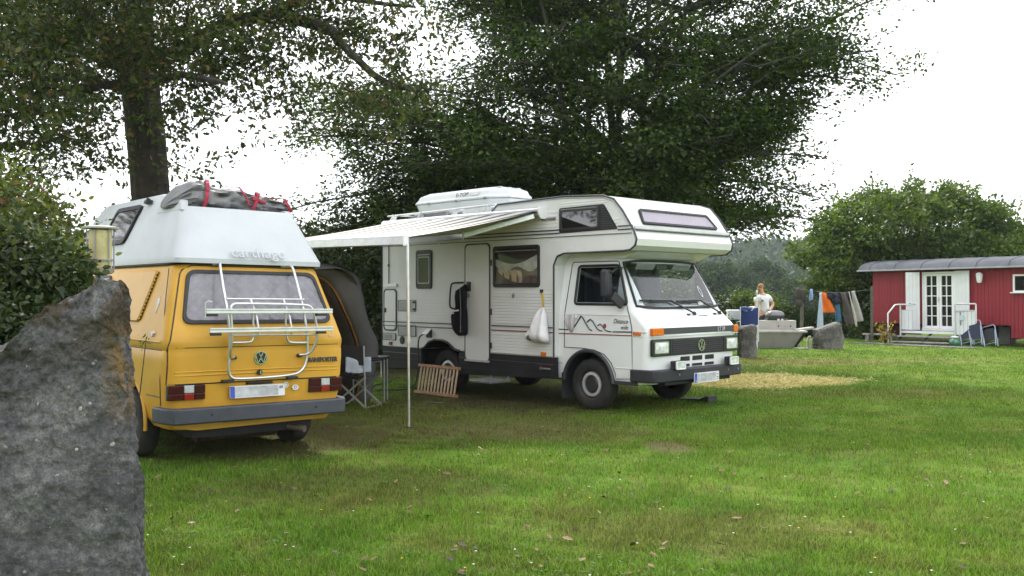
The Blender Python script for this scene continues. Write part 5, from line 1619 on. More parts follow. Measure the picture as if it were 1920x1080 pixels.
slab = thing("standing_stone", "big rough grey stone slab with yellow lichen in front of the yellow van", "stone", (-1.785, 4.32, 0))
SLTOP = [(0.0, 1.60), (-.02, 1.635), (-.08, 1.64), (-.20, 1.60), (-.32, 1.545), (-.44, 1.45), (-.56, 1.35), (-.80, 1.29), (-1.3, 1.12)]
def sltop(x):
    for (a, za), (b, zb) in zip(SLTOP[:-1], SLTOP[1:]):
        if x >= b: return za + (zb - za) * (x - a) / (b - a)
    return 1.1
def slab_pt(u, v, dep):
    # u 0..1 from right edge to left, v 0..1 up, dep 0 front .. 1 back
    x = -1.3 * u
    zt = sltop(x)
    z = -.08 + (zt + .08) * v
    rx = (.060 - .11 * (z / 1.6)) * (1 - u) ** 3   # leaning right edge
    rough = .35 + .65 * max(0, min(1, (v - .5) * 2))
    n1 = fbm((x * 1.6 + 3, z * 1.6, dep)) * .055
    n2 = fbm((x * 7 + 1, z * 7, dep * 2 + 4)) * .034 * rough
    n3 = (mnoise.noise(Vector((x * 23, z * 23, dep * 3))) * .012 + (.5 - abs(mnoise.noise(Vector((x * 48, z * 48, dep * 3 + 9))))) * .010) * rough
    y = dep * .20 - (n1 + n2 + n3) * (1 - dep * 1.4) + .05 * u
    ex = fbm((z * 4.5, dep * 2.5, 9)) * .028 + mnoise.noise(Vector((z * 21, dep * 6, 2))) * .014 + mnoise.noise(Vector((z * 55, dep * 9, 4))) * .007
    ez = fbm((x * 6, dep * 2, 5)) * .035 + mnoise.noise(Vector((x * 26, dep * 5, 1))) * .010
    return (x + rx + ex * (1 - u) ** 6, y + (.03 * (1 - u) ** 8 + .03 * v ** 12) * (1 - 2 * dep), z + ez * v ** 4)
mb = MB(); nu, nv, nd = 210, 260, 16
mb.grid(lambda i, j: slab_pt(i, j, 0), nu, nv)
mb.grid(lambda i, j: slab_pt(i, j, 1), nu // 3, nv // 3)
mb.grid(lambda i, j: slab_pt(0, j, i), nd, nv)
mb.grid(lambda i, j: slab_pt(i, 1, j), nu, nd)
mb.grid(lambda i, j: slab_pt(1, j, i), nd, nv)
mb.build("slab", STONE_A, slab, smooth=80, fix=True)
FOSS = [mat("fossil_shell", (0.27, 0.265, 0.25), .7, var=.3, scale=40), mat("fossil_grey", (0.17, 0.165, 0.155), .8, var=.3, scale=40)]
rs = random.Random(5)
for k in range(34):
    u = rs.uniform(.03, .48); v = rs.uniform(.12, .92) if k > 12 else rs.uniform(.45, .70)
    p = slab_pt(u, v, 0); r = rs.uniform(.004, .011) * (1.3 if k < 6 else 1)
    mb = MB(); a0 = rs.uniform(0, 6.28); el = rs.uniform(.45, .9)
    secs = []
    for (s, h) in ((1, -.003), (.92, .10 * r), (.6, .22 * r), (.15, .26 * r)):
        secs.append([(p[0] + r * s * (math.cos(a) * math.cos(a0) - el * math.sin(a) * math.sin(a0)), p[1] - h, p[2] + r * s * (math.cos(a) * math.sin(a0) + el * math.sin(a) * math.cos(a0))) for a in np.linspace(0, 2 * PI, 10, endpoint=False)])
    mb.loft(secs).build("fossil", FOSS[0] if rs.random() < .35 else FOSS[1], slab, smooth=60)

def boulder(name, label, loc, w, d, h, seed, top, rz=0.0):
    t_ = thing(name, label, "stone", loc, rz)
    mb = MB(); n, m = 40, 26; secs = []
    for j in range(m + 1):
        v = j / m
        ring = []
        for k in range(n):
            a = 2 * PI * k / n
            ca, sa = math.cos(a), math.sin(a)
            sx = math.copysign(abs(ca) ** .45, ca); sy = math.copysign(abs(sa) ** .45, sa)
            x = w / 2 * sx; y = d / 2 * sy
            zt = h * top(sx)
            taper = 1 - .06 * v - .9 * max(0, v - .93) * 4
            f = 1 + .14 * fbm((sx * 1.5 + seed, sy * 1.5, v * 2.2)) + .05 * fbm((sx * 5 + seed, sy * 5, v * 6))
            z = -.05 + (zt + .05) * v + .03 * fbm((sx * 3, sy * 3, seed + v)) * v
            ring.append((x * f * taper, y * f * taper, z))
        secs.append(ring)
    mb.loft(secs).build("stone", STONE_B, t_, smooth=50)
    return t_
boulder("boulder", "grey upright stone with a sloping top below the clothes line", (8.72, 25.9, 0), .80, .42, .74, 3.0, lambda s: .90 + .10 * min(1, max(-1, s * 1.3)), .15)
boulder("boulder", "dark upright stone between the motorhome's bumper and the trough", (5.66, 22.6, 0), .42, .42, .80, 8.0, lambda s: .97 + .03 * s)

# ---------------------------------------------------------------- garden lamp
lamp = thing("garden_lamp", "garden lamp with flat round top and yellowed glass behind the stone slab", "lamp", (-2.64, 6.02, 0))
MB().lathe([(.021, 0), (.021, 1.72), (.0, 1.72)], n=14).build("post", STEEL, lamp, smooth=50)
MB().tube([(-.012, -.018, 0), (-.012, -.018, 1.7)], .008, 6).build("conduit", STEEL, lamp)
MB().lathe([(.001, 1.995), (.11, 2.0), (.115, 2.01), (.06, 2.02), (.001, 2.022)], n=28).build("lamp_top", mat("lamp_lid", (0.55, 0.54, 0.52), .5), lamp, smooth=50)
MB().lathe([(.066, 1.74), (.070, 1.76), (.070, 1.99), (.05, 1.995)], n=24).build("lamp_glass", mat("yellowed_acrylic", (0.50, 0.44, 0.22), .35, var=.25, scale=6, dirt=.5, dirtc=(0.16, 0.13, 0.06), dscale=9), lamp, smooth=60)
MB().lathe([(.02, 1.70), (.075, 1.715), (.078, 1.75), (.03, 1.75)], n=24).build("lamp_base", mat("lamp_base_grey", (0.22, 0.20, 0.15), .6, var=.3, scale=20), lamp, smooth=40)
for a in (.5, 1.55, 2.7, 3.6, 4.71, 5.8):
    MB().tube([(.080 * math.cos(a), .080 * math.sin(a), 1.72), (.080 * math.cos(a), .080 * math.sin(a), 2.0)], .004, 6).build("rod", STEEL, lamp)
MB().lathe([(.074, 1.795), (.084, 1.795), (.084, 1.805), (.074, 1.805)], n=24, loop=True).build("band", STEEL, lamp)

# ---------------------------------------------------------------- director's chair and towels beside the van
FRAME = mat("chair_aluminium", (0.50, 0.51, 0.53), .35, .7, var=.1)
CLOTHB = mat("chair_black_cloth", (0.015, 0.015, 0.018), .8)
def camp_chair(loc, rz, label, group=None):
    c = thing("camping_chair", label, "chair", loc, rz, group)
    W2, D2 = .26, .22
    for sy in (-1, 1):
        MB().bar((-W2, sy * D2, .02), (W2, sy * D2, .44), .022, .022).build("leg", FRAME, c)
        MB().bar((W2, sy * D2, .02), (-W2, sy * D2, .44), .022, .022).build("leg", FRAME, c)
    for sx in (-1, 1):
        MB().tube([(sx * W2, -D2, .02), (sx * W2, D2, .02)], .011, 6).build("foot_bar", FRAME, c)
        MB().tube([(sx * W2, -D2, .40), (sx * W2, -D2, .62), (sx * W2, D2, .64)], .011, 6).build("arm_frame", FRAME, c)
        MB().tube([(sx * W2, D2, .02), (sx * W2, D2 + .05, .86)], .011, 6).build("back_post", FRAME, c)
        MB().box((sx * W2, -.02, .645), (.045, .42, .02)).build("armrest", BLACK, c, bevel=.006)
    MB().grid(lambda u, v: (-W2 + 2 * W2 * u, -D2 + 2 * D2 * v, .44 - .035 * math.sin(PI * u)), 8, 4).build("seat", CLOTHB, c, solid=.008)
    MB().grid(lambda u, v: (-W2 + 2 * W2 * u, D2 + .04 + .03 * math.sin(PI * u), .60 + .26 * v), 8, 4).build("backrest", CLOTHB, c, solid=.008)
    return c
camp_chair((-2.15, 13.0, 0), math.radians(160), "black folding camping chair with aluminium legs standing nearest the yellow van's bumper")
TOWEL = mat("blue_towel", (0.38, 0.44, 0.53), .95, var=.12, scale=30, bump=.4, bscale=120)
def towel(name, label, loc, rz, w, h, m, front=.02):
    o = thing(name, label, "towel", loc, rz)
    def f(u, v):
        s = (v - .5) * 2 * h
        return (-w / 2 + w * u, .035 * math.tanh(s * 40) + .008 * math.sin(u * 9 + v * 3), -abs(s) + .008 * math.cos(u * 7))
    MB().grid(f, 14, 40).build("towel_cloth", m, o, smooth=80, solid=.008, fix=False)
    return o
towel("towel", "pale blue towel folded over the arm of the camping chair by the yellow van", (-2.08, 12.72, .70), math.radians(5), .34, .20, TOWEL)
camp_chair((-2.55, 14.1, 0), math.radians(175), "black folding camping chair half hidden further behind the yellow van")
towel("towel", "teal towel on the camping chair further behind the yellow van", (-2.42, 13.75, .78), math.radians(5), .22, .16, mat("teal_towel", (0.10, 0.27, 0.33), .95, var=.15))
MB().lathe([(.05, 0), (.055, .02), (.055, .22), (.03, .26), (.03, .30), (0.001, .30)], n=18).build("tmp", STEEL, None).name = "flask"
fo = bpy.data.objects["flask"]; fo.location = (-2.02, 13.55, .66); tag(fo, "steel vacuum flask on the small table in the dome tent's opening", "flask")
tbl = thing("camping_table", "low dark camping table in the opening of the dome tent", "table", (-2.05, 13.6, 0))
MB().box((0, 0, .64), (.5, .4, .03)).build("table_top", CLOTHB, tbl)
for sx in (-1, 1):
    for sy in (-1, 1):
        MB().tube([(sx * .22, sy * .17, 0), (sx * .22, sy * .17, .63)], .012, 6).build("leg", STEEL, tbl)

# ---------------------------------------------------------------- red wagon
WG_O = (13.03, 28.5, 0.0)
wag = thing("red_wagon", "red wooden wagon hut with a curved grey roof and white double doors", "wagon", WG_O, rot=(0, math.radians(-.49), math.radians(-52)))
REDM = [mat("red_board_a", (0.215, 0.0125, 0.021), .62, var=.10, scale=3, dirt=.2, dirtc=(0.16, 0.02, 0.025), bump=.03, bscale=50), mat("red_board_b", (0.23, 0.0135, 0.023), .62, var=.10, scale=3, dirt=.2, dirtc=(0.16, 0.02, 0.025), bump=.03, bscale=50)]
DRED = mat("red_shadow_wood", (0.10, 0.012, 0.016), .7)
WOODW = mat("white_boards", (0.66, 0.68, 0.70), .55, var=.05, scale=3, dirt=.25, dirtc=(0.40, 0.38, 0.35), dscale=5, bump=.04, bscale=40)
DEPTH = 2.3
XL, XR = -2.25, 5.6
MB().box(((XL + XR) / 2, DEPTH / 2 + .05, 1.44), (XR - XL - .02, DEPTH, 1.70)).build("wall", DRED, wag)
pw = .105
bm_cache = {}
def board(x, z0, z1, k):
    key = (round(z1 - z0, 3), k)
    if key not in bm_cache:
        me = MB().box((0, 0, 0), (pw - .006, .022, z1 - z0)).mesh("board"); me.materials.append(REDM[k]); bm_cache[key] = me
    o = bpy.data.objects.new("board", bm_cache[key]); COL.objects.link(o); o.parent = wag
    o.location = (x, .012 + .0015 * ((int(x * 100) * 7) % 5 - 2), (z0 + z1) / 2)
n = int((XR - XL) / pw)
for k in range(n + 1):
    x = XL + pw * (k + .5)
    if -.52 < x < .42: continue
    z0 = .60
    if x > .9: z0 = .60 if x < 2.05 else .235
    board(x, z0, 2.30, (k * 5 + k // 3) % 2)
for x in (-.565, .465):
    pass
# lower box panels set back between the supports
MB().box((-1.55, .55, .42), (1.25, .03, .36)).build("skirt_board", DRED, wag)
MB().box((1.55, .5, .40), (1.15, .03, .40)).box((1.08, .28, .40), (.03, .45, .42)).box((2.04, .28, .40), (.03, .45, .42)).build("recess_wall", DRED, wag)
MB().box((1.58, .48, .42), (.02, .02, .36)).build("recess_post", REDM[0], wag)
# curved roof, one sheet after another with raised seams
ROOFM = mat("zinc_roof", (0.07, 0.077, 0.09), .8, .0, spec=.15, var=.1, scale=3, dirt=.35, dirtc=(0.13, 0.135, 0.14), dscale=3)
xs = [-2.62, -2.24, -1.39, -.52, .35, 1.16, 2.09, 3.0, 3.9, 4.8, 5.8]
def rprof(a):   # a 0..1 from the near eave to the far eave
    y = -.26 + (DEPTH + .62) * a
    z = 2.29 + .335 * math.sin(PI * a) ** .42 if 0 < a < 1 else 2.29
    return y, z
na = 20
for x0, x1 in zip(xs[:-1], xs[1:]):
    mb = MB()
    A = [(x0 + .004, *rprof((k / na))) for k in range(na + 1)]; B = [(x1 - .004, *rprof((k / na))) for k in range(na + 1)]
    lowA = [(p[0], p[1], p[2] - .025) for p in A]; lowB = [(p[0], p[1], p[2] - .025) for p in B]
    mb.loft([A + lowA[::-1], B + lowB[::-1]])
    mb.build("roof_sheet", ROOFM, wag, smooth=40)
for x in xs[1:-1]:
    MB().tube([(x, rprof(k / na)[0], rprof(k / na)[1] + .004) for k in range(na + 1)], .012, 6).build("roof_seam", ROOFM, wag, smooth=60)
gable = [(XL + .01, *rprof(k / na)) for k in range(na + 1)]
MB().add(gable + [(p[0] + .05, p[1], p[2]) for p in gable], [tuple(range(na + 1)), tuple(range(na + 1, 2 * na + 2))[::-1]]).build("gable", DRED, wag)
MB().box((1.5, -.255, 2.275), (8.3, .03, .045)).build("eave_trim", mat("eave_grey", (0.30, 0.31, 0.33), .5), wag, bevel=.006)
MB().box((1.5, .0, 2.262), (8.0, .5, .02)).build("eave_soffit", DRED, wag)
# French doors: 2 leaves x 2 x 5 panes
WF = mat("white_door_paint", (0.74, 0.75, 0.75), .4, var=.03)
MB().box((-.06, .10, 1.30), (1.02, .02, 1.76)).build("doorway", DARKIN, wag)
fmd = MB().box((-.545, .02, 1.30), (.06, .10, 1.78)).box((.445, .02, 1.30), (.06, .10, 1.78)).box((-.05, .02, 2.165), (.93, .10, .05)).box((-.05, .0, .425), (1.05, .14, .05)).build("door_frame", WF, wag, bevel=.004)
for lx0, lx1 in ((-.51, -.045), (-.035, .415)):
    lf = MB()
    w_ = lx1 - lx0
    lf.box((lx0 + .035, 0, 1.295), (.07, .05, 1.68)).box((lx1 - .035, 0, 1.295), (.07, .05, 1.68)).box(((lx0 + lx1) / 2, 0, 2.10), (w_ - .14, .05, .07)).box(((lx0 + lx1) / 2, 0, .50), (w_ - .14, .05, .09))
    leaf = lf.build("door", WF, wag, bevel=.004)
    gx0, gx1, gz0, gz1 = lx0 + .07, lx1 - .07, .545, 2.065
    MB().box(((gx0 + gx1) / 2, -.012, (gz0 + gz1) / 2), (.024, .035, gz1 - gz0)).build("glazing_bar", WF, leaf)
    for k in range(1, 5):
        MB().box(((gx0 + gx1) / 2, -.010, gz0 + (gz1 - gz0) * k / 5), (gx1 - gx0, .032, .024)).build("glazing_bar", WF, leaf)
    for c in range(2):
        for k in range(5):
            xa = gx0 + (gx1 - gx0) * (c + .5) / 2; za = gz0 + (gz1 - gz0) * (k + .5) / 5
            MB().box((xa, .008, za), ((gx1 - gx0) / 2 - .012, .006, (gz1 - gz0) / 5 - .012)).build("pane", mat("dim_glass", (0.012, 0.012, 0.016), .06, spec=.35), leaf)
MB().box((-.05, -.05, 1.36), (.02, .05, .12)).build("door_handle", SILV, wag)
# shutter doors folded open
for x0, x1, z0, z1, yy, rot in ((-.985, -.585, .415, 2.19, -.20, .42), (.475, .905, .62, 2.205, -.06, -.04)):
    s = sub("shutter", wag, ((x0 + x1) / 2, yy, (z0 + z1) / 2), rot)
    for k in range(4):
        w_ = (x1 - x0) / 4
        MB().box((-(x1 - x0) / 2 + w_ * (k + .5), 0, 0), (w_ - .004, .03, z1 - z0)).build("plank", WOODW, s)
    if x0 < 0:
        MB().lathe([(.022, -.022), (.022, -.03), (.001, -.03)], (-.08, 0, -.08), 14, 'y').build("lock", BLACK, s)
        MB().box((-.26, -.02, -.11), (.16, .02, .02)).build("bolt", STEEL, s)
# wall lamp
wl = sub("wall_lamp", wag, (1.21, -.09, 1.98))
MB().lathe([(.001, -.15), (.055, -.14), (.06, -.12), (.085, .09), (.10, .10), (.085, .13), (.04, .16), (.001, .165)], n=8).build("lantern", WHITEP, wl, smooth=30)
MB().lathe([(.055, -.10), (.078, .07)], n=8).build("lantern_glass", mat("lantern_glass", (0.30, 0.31, 0.33), .2), wl)
for k in range(8):
    a = 2 * PI * (k + .0) / 8
    MB().bar((.058 * math.cos(a), .058 * math.sin(a), -.12), (.086 * math.cos(a), .086 * math.sin(a), .09), .016, .016).build("lantern_bar", WHITEP, wl)
MB().box((0, .07, .02), (.06, .10, .16)).build("lantern_bracket", WHITEP, wl)
# window on the right
op = [(2.13, 1.55), (3.0, 1.55), (3.0, 2.06), (2.13, 2.06)]
wf = MB().fr((0, -.005, 0), (1, 0, 0), (0, 0, 1)).ring(op, inset(op, .05), -.01, .035).build("window_frame", WF, wag, bevel=.004)
MB().fr((0, -.005, 0), (1, 0, 0), (0, 0, 1)).prism(inset(op, .05), -.004, .006).build("pane", DARKGLASS, wf)
MB().box((2.56, -.05, 1.54), (.98, .08, .03)).build("window_sill", WF, wf)
# running gear
IRON = mat("black_iron", (0.02, 0.019, 0.018), .7, .4, var=.3)
for x in (1.72, 3.4, 5.0):
    MB().box((x, .5, .30), (.32, .35, .5)).build("support_block", mat("old_concrete", (0.10, 0.098, 0.09), .9, var=.3), wag)
for x0 in (1.35, 2.25, 2.95):
    MB().bar((x0, .35, .62), (x0 + .38, .35, .06), .035, .035).bar((x0 + .42, .35, .62), (x0 + .10, .35, .2), .03, .03).build("brace", IRON, wag)
for x in (2.72, 4.6):
    w_ = MB().lathe([(.001, .15), (.22, .16), (.30, .12), (.33, .20), (.33, .32), (.30, .38), (.22, .34), (.001, .34)], (x, .15, .33), 28, 'y').build("wheel", TYRE, wag, smooth=40)
MB().box((1.5, 1.1, .55), (7.4, .12, .14)).box((1.5, .5, .56), (7.4, .12, .12)).build("frame_beam", IRON, wag)
# porch: platform, two steps, railings
por = sub("porch", wag, (0, 0, 0))
GREYW = mat("weathered_wood", (0.30, 0.285, 0.26), .8, var=.25, scale=9, bump=.2, bscale=30)
for k in range(3):
    MB().box((-.14, -.14 - .16 * k, .375), (1.68, .15, .035)).build("deck_board", GREYW, por)
MB().box((-.14, -.545, .36), (1.72, .03, .07)).build("deck_edge", WOODW, por)
MB().box((-.12, -.68, .235), (1.74, .22, .035)).build("tread", GREYW, por)
MB().box((-.08, -.98, .075), (1.82, .26, .035)).build("tread", GREYW, por)
for x in (-.92, -.1, .70):
    MB().bar((x, -1.12, .0), (x + .05, -.45, .34), .05, .04).build("stringer", IRON, por)
    MB().bar((x - .05, -1.05, -.03), (x + .05, -.9, .06), .04, .04).build("foot", IRON, por)
def rail(pts, name="handrail", r=.024, m=SILV):
    return MB().tube(pts, r, 8).build(name, m, por, smooth=60)
rail([(-1.16, -.98, .04), (-1.16, -.98, .93), (-1.05, -.75, 1.19), (-1.02, -.62, 1.20), (-.68, -.5, 1.20), (-.66, -.3, 1.20)])
rail([(-.97, -.60, .22), (-.97, -.60, 1.18)]); rail([(-.97, -.60, 1.02), (-.62, -.45, 1.02)], r=.015)
for k in range(3):
    MB().box((-.90 + .115 * k, -.56, .72), (.105, .022, .58)).build("rail_board", WOODW, por)
rail([(.735, -.60, .25), (.725, -.60, 1.20), (.78, -.59, 1.215), (1.28, -.50, 1.225), (1.30, -.50, 1.20), (1.30, -.50, .66)])
rail([(.735, -.60, .28), (.66, -.85, .08)], r=.018); rail([(.74, -.60, 1.02), (1.29, -.5, 1.03)], r=.015)
for k in range(5):
    MB().box((.80 + .108 * k, -.56 + .016 * k, .67 + .01 * (k % 2)), (.100, .022, .71), (0, 0, .15)).build("rail_board", WOODW, por)
MB().bar((.88, -.58, .99), (.89, -.58, .60), .02, .02).build("hook", STEEL, por)
MB().box((.93, -.585, .82), (.12, .02, .14)).build("blue_tag", mat("pale_blue_tag", (0.42, 0.55, 0.56), .6), por)
def wagw(p):
    return Matrix.LocRotScale(Vector(WG_O), Matrix.Rotation(math.radians(-52), 3, 'Z').to_quaternion(), (1, 1, 1)) @ Vector(p)
sl = thing("stone_paving", "grey stone slabs on the lawn in front of the wagon's steps", "paving", tuple(wagw((-.1, -1.55, 0))), math.radians(-52))
rs = random.Random(3)
for k in range(6):
    mb = MB(); x0 = -1.75 + .62 * k
    mb.prism(rpoly([(x0, -.33 + rs.uniform(-.05, .05)), (x0 + .59, -.33 + rs.uniform(-.05, .05)), (x0 + .6, .36), (x0 + .01, .34)], .04, 2), -.03, .022 + rs.uniform(0, .01)).build("slab", STONE_B, sl, bevel=.008)
# green kettle-like pot and white dish at the steps' right end
gp_ = thing("green_pot", "round dark green pot with a white dish on top beside the wagon's steps", "pot", tuple(wagw((.92, -1.0, 0))))
MB().lathe([(.07, 0), (.15, .05), (.17, .13), (.13, .21), (.07, .24), (.001, .245)], n=22).build("pot", mat("green_glaze", (0.05, 0.16, 0.10), .25, var=.25, coat=.5), gp_, smooth=60)
MB().lathe([(.001, .245), (.10, .25), (.11, .28), (.06, .30), (.001, .305)], n=18).build("dish", WHITEP, gp_, smooth=50)
# folded chairs leaning in a row under the wagon
def folded_chair(loc, label, h, cloth):
    c = thing("folded_chair", label, "chair", loc, rot=(math.radians(-14), math.radians(-16), math.radians(-52)), group="folding chairs leaning at the wagon")
    fb = mat("chair_frame_blue", (0.30, 0.36, 0.46), .35, .5)
    for sx in (-1, 1):
        MB().tube([(sx * .19, 0, 0), (sx * .19, 0, h), (sx * .15, 0, h + .04)], .014, 6).build("leg", fb, c)
        MB().tube([(sx * .16, -.06, .02), (sx * .16, .02, h * .85)], .012, 6).build("leg", fb, c)
    MB().tube([(-.15, 0, h + .04), (.15, 0, h + .04)], .014, 6).build("cross_bar", fb, c)
    MB().tube([(-.18, 0, .12), (.18, 0, .12)], .012, 6).build("cross_bar", fb, c)
    MB().box((0, -.02, h * .62), (.30, .014, h * .58)).build("seat", cloth, c)
    return c
folded_chair(tuple(wagw((1.12, -.62, 0))), "blue framed folded chair, furthest left of those leaning at the wagon", .72, mat("navy_cloth", (0.02, 0.025, 0.05), .8))
folded_chair(tuple(wagw((1.42, -.66, 0))), "blue framed folded chair in the middle of those leaning at the wagon", .74, MATS["navy_cloth"])
folded_chair(tuple(wagw((1.78, -.60, 0))), "folded chair with a dark seat, furthest right of those leaning at the wagon", .60, CLOTHB)

# ---------------------------------------------------------------- concrete trough with its block, things on it
CONC = mat("concrete", (0.26, 0.245, 0.22), .9, var=.25, scale=4, bump=.2, bscale=40, dirt=.5, dirtc=(0.09, 0.085, 0.075), dscale=4)
CONCL = mat("pale_concrete", (0.40, 0.385, 0.35), .9, var=.2, scale=4, bump=.2, bscale=40, dirt=.4, dirtc=(0.16, 0.15, 0.13), dscale=4)
tr = thing("stone_trough", "grey concrete trough with slanting ends and a low wall behind it", "trough", (7.35, 26.5, 0), math.radians(-4))
MB().loft([[(-.66, -.30, 0), (.52, -.30, 0), (.52, .30, 0), (-.66, .30, 0)], [(-.66, -.42, .46), (.78, -.42, .46), (.78, .42, .46), (-.66, .42, .46)]]).build("basin", CONC, tr, bevel=.015)
MB().box((.06, -.40, .475), (1.62, .10, .05)).box((.06, .40, .475), (1.62, .10, .05)).box((-.70, 0, .475), (.10, .7, .05)).box((.82, 0, .475), (.10, .7, .05)).build("rim", CONCL, tr, bevel=.012)
MB().box((-.60, -.39, .22), (.07, .05, .5), (0, .12, 0)).build("end_rib", IRON, tr)
MB().bar((.80, -.43, .45), (.55, -.33, .02), .05, .06).build("end_rib", IRON, tr)
MB().box((.22, .62, .38), (1.08, .38, .76)).build("back_wall", CONCL, tr, bevel=.015)
for (x, z) in ((.26, .60), (.60, .60)):
    MB().lathe([(.022, .42), (.022, .428), (.001, .428)], (x, 0, z), 12, 'y').build("bolt_hole", BLACK, tr)
MB().box((.95, .35, .52), (.55, .22, .07), (0, -.12, .2)).build("side_stone", CONCL, tr, bevel=.02)
for k in range(3):
    MB().tube(smooth_path([(-.80 + .10 * k, -.2, .46), (-.80 + .10 * k, -.2, .70), (-.74 + .10 * k, -.2, .74), (-.70 + .10 * k, -.2, .66)]), .014, 6).build("plate_rack", WHITEP, tr)
st_ = thing("flat_stone", "flat pale stone on the grass at the trough's right end", "stone", (8.05, 26.05, 0))
blob(MB(), (0, 0, .01), .26, .14, .045, .2, 3).build("stone", CONCL, st_, smooth=60)
# portable grill
gr_ = thing("gas_grill", "black portable table grill with a domed grey lid on the trough's wall", "grill", (7.60, 27.15, .76))
MB().box((0, 0, .06), (.46, .34, .10)).box((.04, 0, .02), (.62, .30, .03)).build("grill_base", BLACK, gr_, bevel=.03)
MB().loft([[(x * .5 * s, y * .36 * s, z) for x, y in rrect(-.5, -.5, .5, .5, .25, 5)] for s, z in ((1.0, .12), (1.04, .15), (.97, .21), (.7, .265), (.2, .285))]).build("lid", mat("grill_lid", (0.16, 0.16, 0.17), .3, .5, var=.2), gr_, smooth=50)
MB().box((.16, -.19, .02), (.06, .04, .05)).box((.05, -.19, .02), (.06, .04, .05)).build("knob", WHITEP, gr_, bevel=.01)
# small camping stove table
cs = thing("camp_stool", "folding stool with a patterned cloth seat at the trough's left end", "stool", (6.95, 27.3, .74))
MB().grid(lambda u, v: (-.22 + .44 * u, -.15 + .3 * v, .24 - .03 * math.sin(PI * u)), 8, 4).build("seat", mat("stool_cloth", (0.30, 0.29, 0.26), .9, var=.35, scale=18), cs, solid=.012)
for sy in (-1, 1):
    MB().bar((-.2, sy * .14, .24), (.12, sy * .14, .02), .02, .02).bar((.2, sy * .14, .24), (-.12, sy * .14, .02), .02, .02).build("leg", IRON, cs)
bt = thing("bottle", "small white bottle under the folding stool on the trough's wall", "bottle", (6.93, 27.05, .76))
MB().lathe([(.035, 0), (.04, .02), (.04, .12), (.015, .16), (.015, .2), (.001, .2)], n=14).build("bottle_body", WHITEP, bt, smooth=50)
# blue bag chair with laundry
bc = thing("blue_chair", "blue canvas camping chair heaped with laundry behind the dark stone", "chair", (6.22, 24.6, .28))
bc.scale = (.76, .76, .76)
BLUEC = mat("royal_blue_canvas", (0.012, 0.030, 0.155), .75, var=.25, scale=5, bump=.1, bscale=12)
MB().grid(lambda u, v: (-.30 + .60 * u + .02 * v, .0 - .05 * math.sin(PI * u), .60 + .58 * v - .12 * math.sin(PI * u) * (1 - v) ** 2 - .03 * math.sin(PI * u) * v), 14, 10).build("backrest", BLUEC, bc, solid=.02, smooth=70)
MB().grid(lambda u, v: (-.28 + .56 * u, .02 + .5 * v, .62 - .10 * math.sin(PI * u)), 10, 8).build("seat", BLUEC, bc, solid=.02, smooth=70)
for sx in (-1, 1):
    MB().tube([(sx * .31, 0, 0), (sx * .31, 0, 1.2)], .018, 8).build("back_post", WHITEP, bc)
    MB().tube([(sx * .31, .5, 0), (sx * .31, .5, .66), (sx * .31, 0, .70)], .016, 8).build("arm_frame", WHITEP, bc)
    MB().bar((sx * .31, .0, .05), (-sx * .31, .5, .6), .02, .02).build("leg", STEEL, bc)
ln = thing("laundry", "crumpled blue and white laundry piled on the blue camping chair", "laundry", (6.20, 24.66, 1.02))
ln.scale = (.75, .75, .75)
blob(MB(), (-.12, 0, .12), .16, .14, .13, .6, 2, 20, 14).build("blue_cloth", mat("denim_cloth", (0.09, 0.13, 0.26), .9, var=.4, scale=16), ln, smooth=60)
blob(MB(), (.16, .02, .11), .17, .13, .14, .7, 6, 20, 14).build("white_cloth", mat("white_cloth", (0.66, 0.65, 0.62), .9, var=.12, scale=12), ln, smooth=60)
bx2 = thing("white_crate", "white plastic crate behind the motorhome's nose and the blue chair", "crate", (5.98, 25.2, 0))
MB().box((0, 0, .97), (.42, .30, .26)).build("crate_body", WHITEP, bx2, bevel=.02)
for sx in (-1, 1):
    for sy in (-1, 1):
        MB().tube([(sx * .18, sy * .12, 0), (sx * .18, sy * .12, .85)], .014, 6).build("leg", STEEL, bx2)
# thin white pole and tap
po = thing("white_pole", "thin white pole standing in front of the man at the trough", "pole", (6.76, 25.9, 0))
MB().tube([(0, 0, 0), (0, 0, 1.55)], .016, 8).build("pole_tube", WHITEP, po)
blob(MB(), (0, 0, 1.58), .03, .03, .05, .1, 1).build("pole_cap", WHITEP, po, smooth=60)
tp_ = thing("water_tap", "small wooden tap post with a hose on the grass beside the trough", "tap", (8.19, 25.85, 0))
MB().box((0, 0, .18), (.06, .06, .36)).build("post", GREYW, tp_, bevel=.005)
MB().tube(smooth_path([(0, -.03, .33), (-.05, -.07, .36), (-.09, -.08, .28), (-.11, -.08, .05), (-.05, -.1, .01), (.08, -.12, .01)]), .012, 6).build("hose", mat("hose_cream", (0.45, 0.42, 0.32), .6), tp_)
MB().box((0, -.05, .36), (.03, .08, .03)).build("tap_head", SILV, tp_)

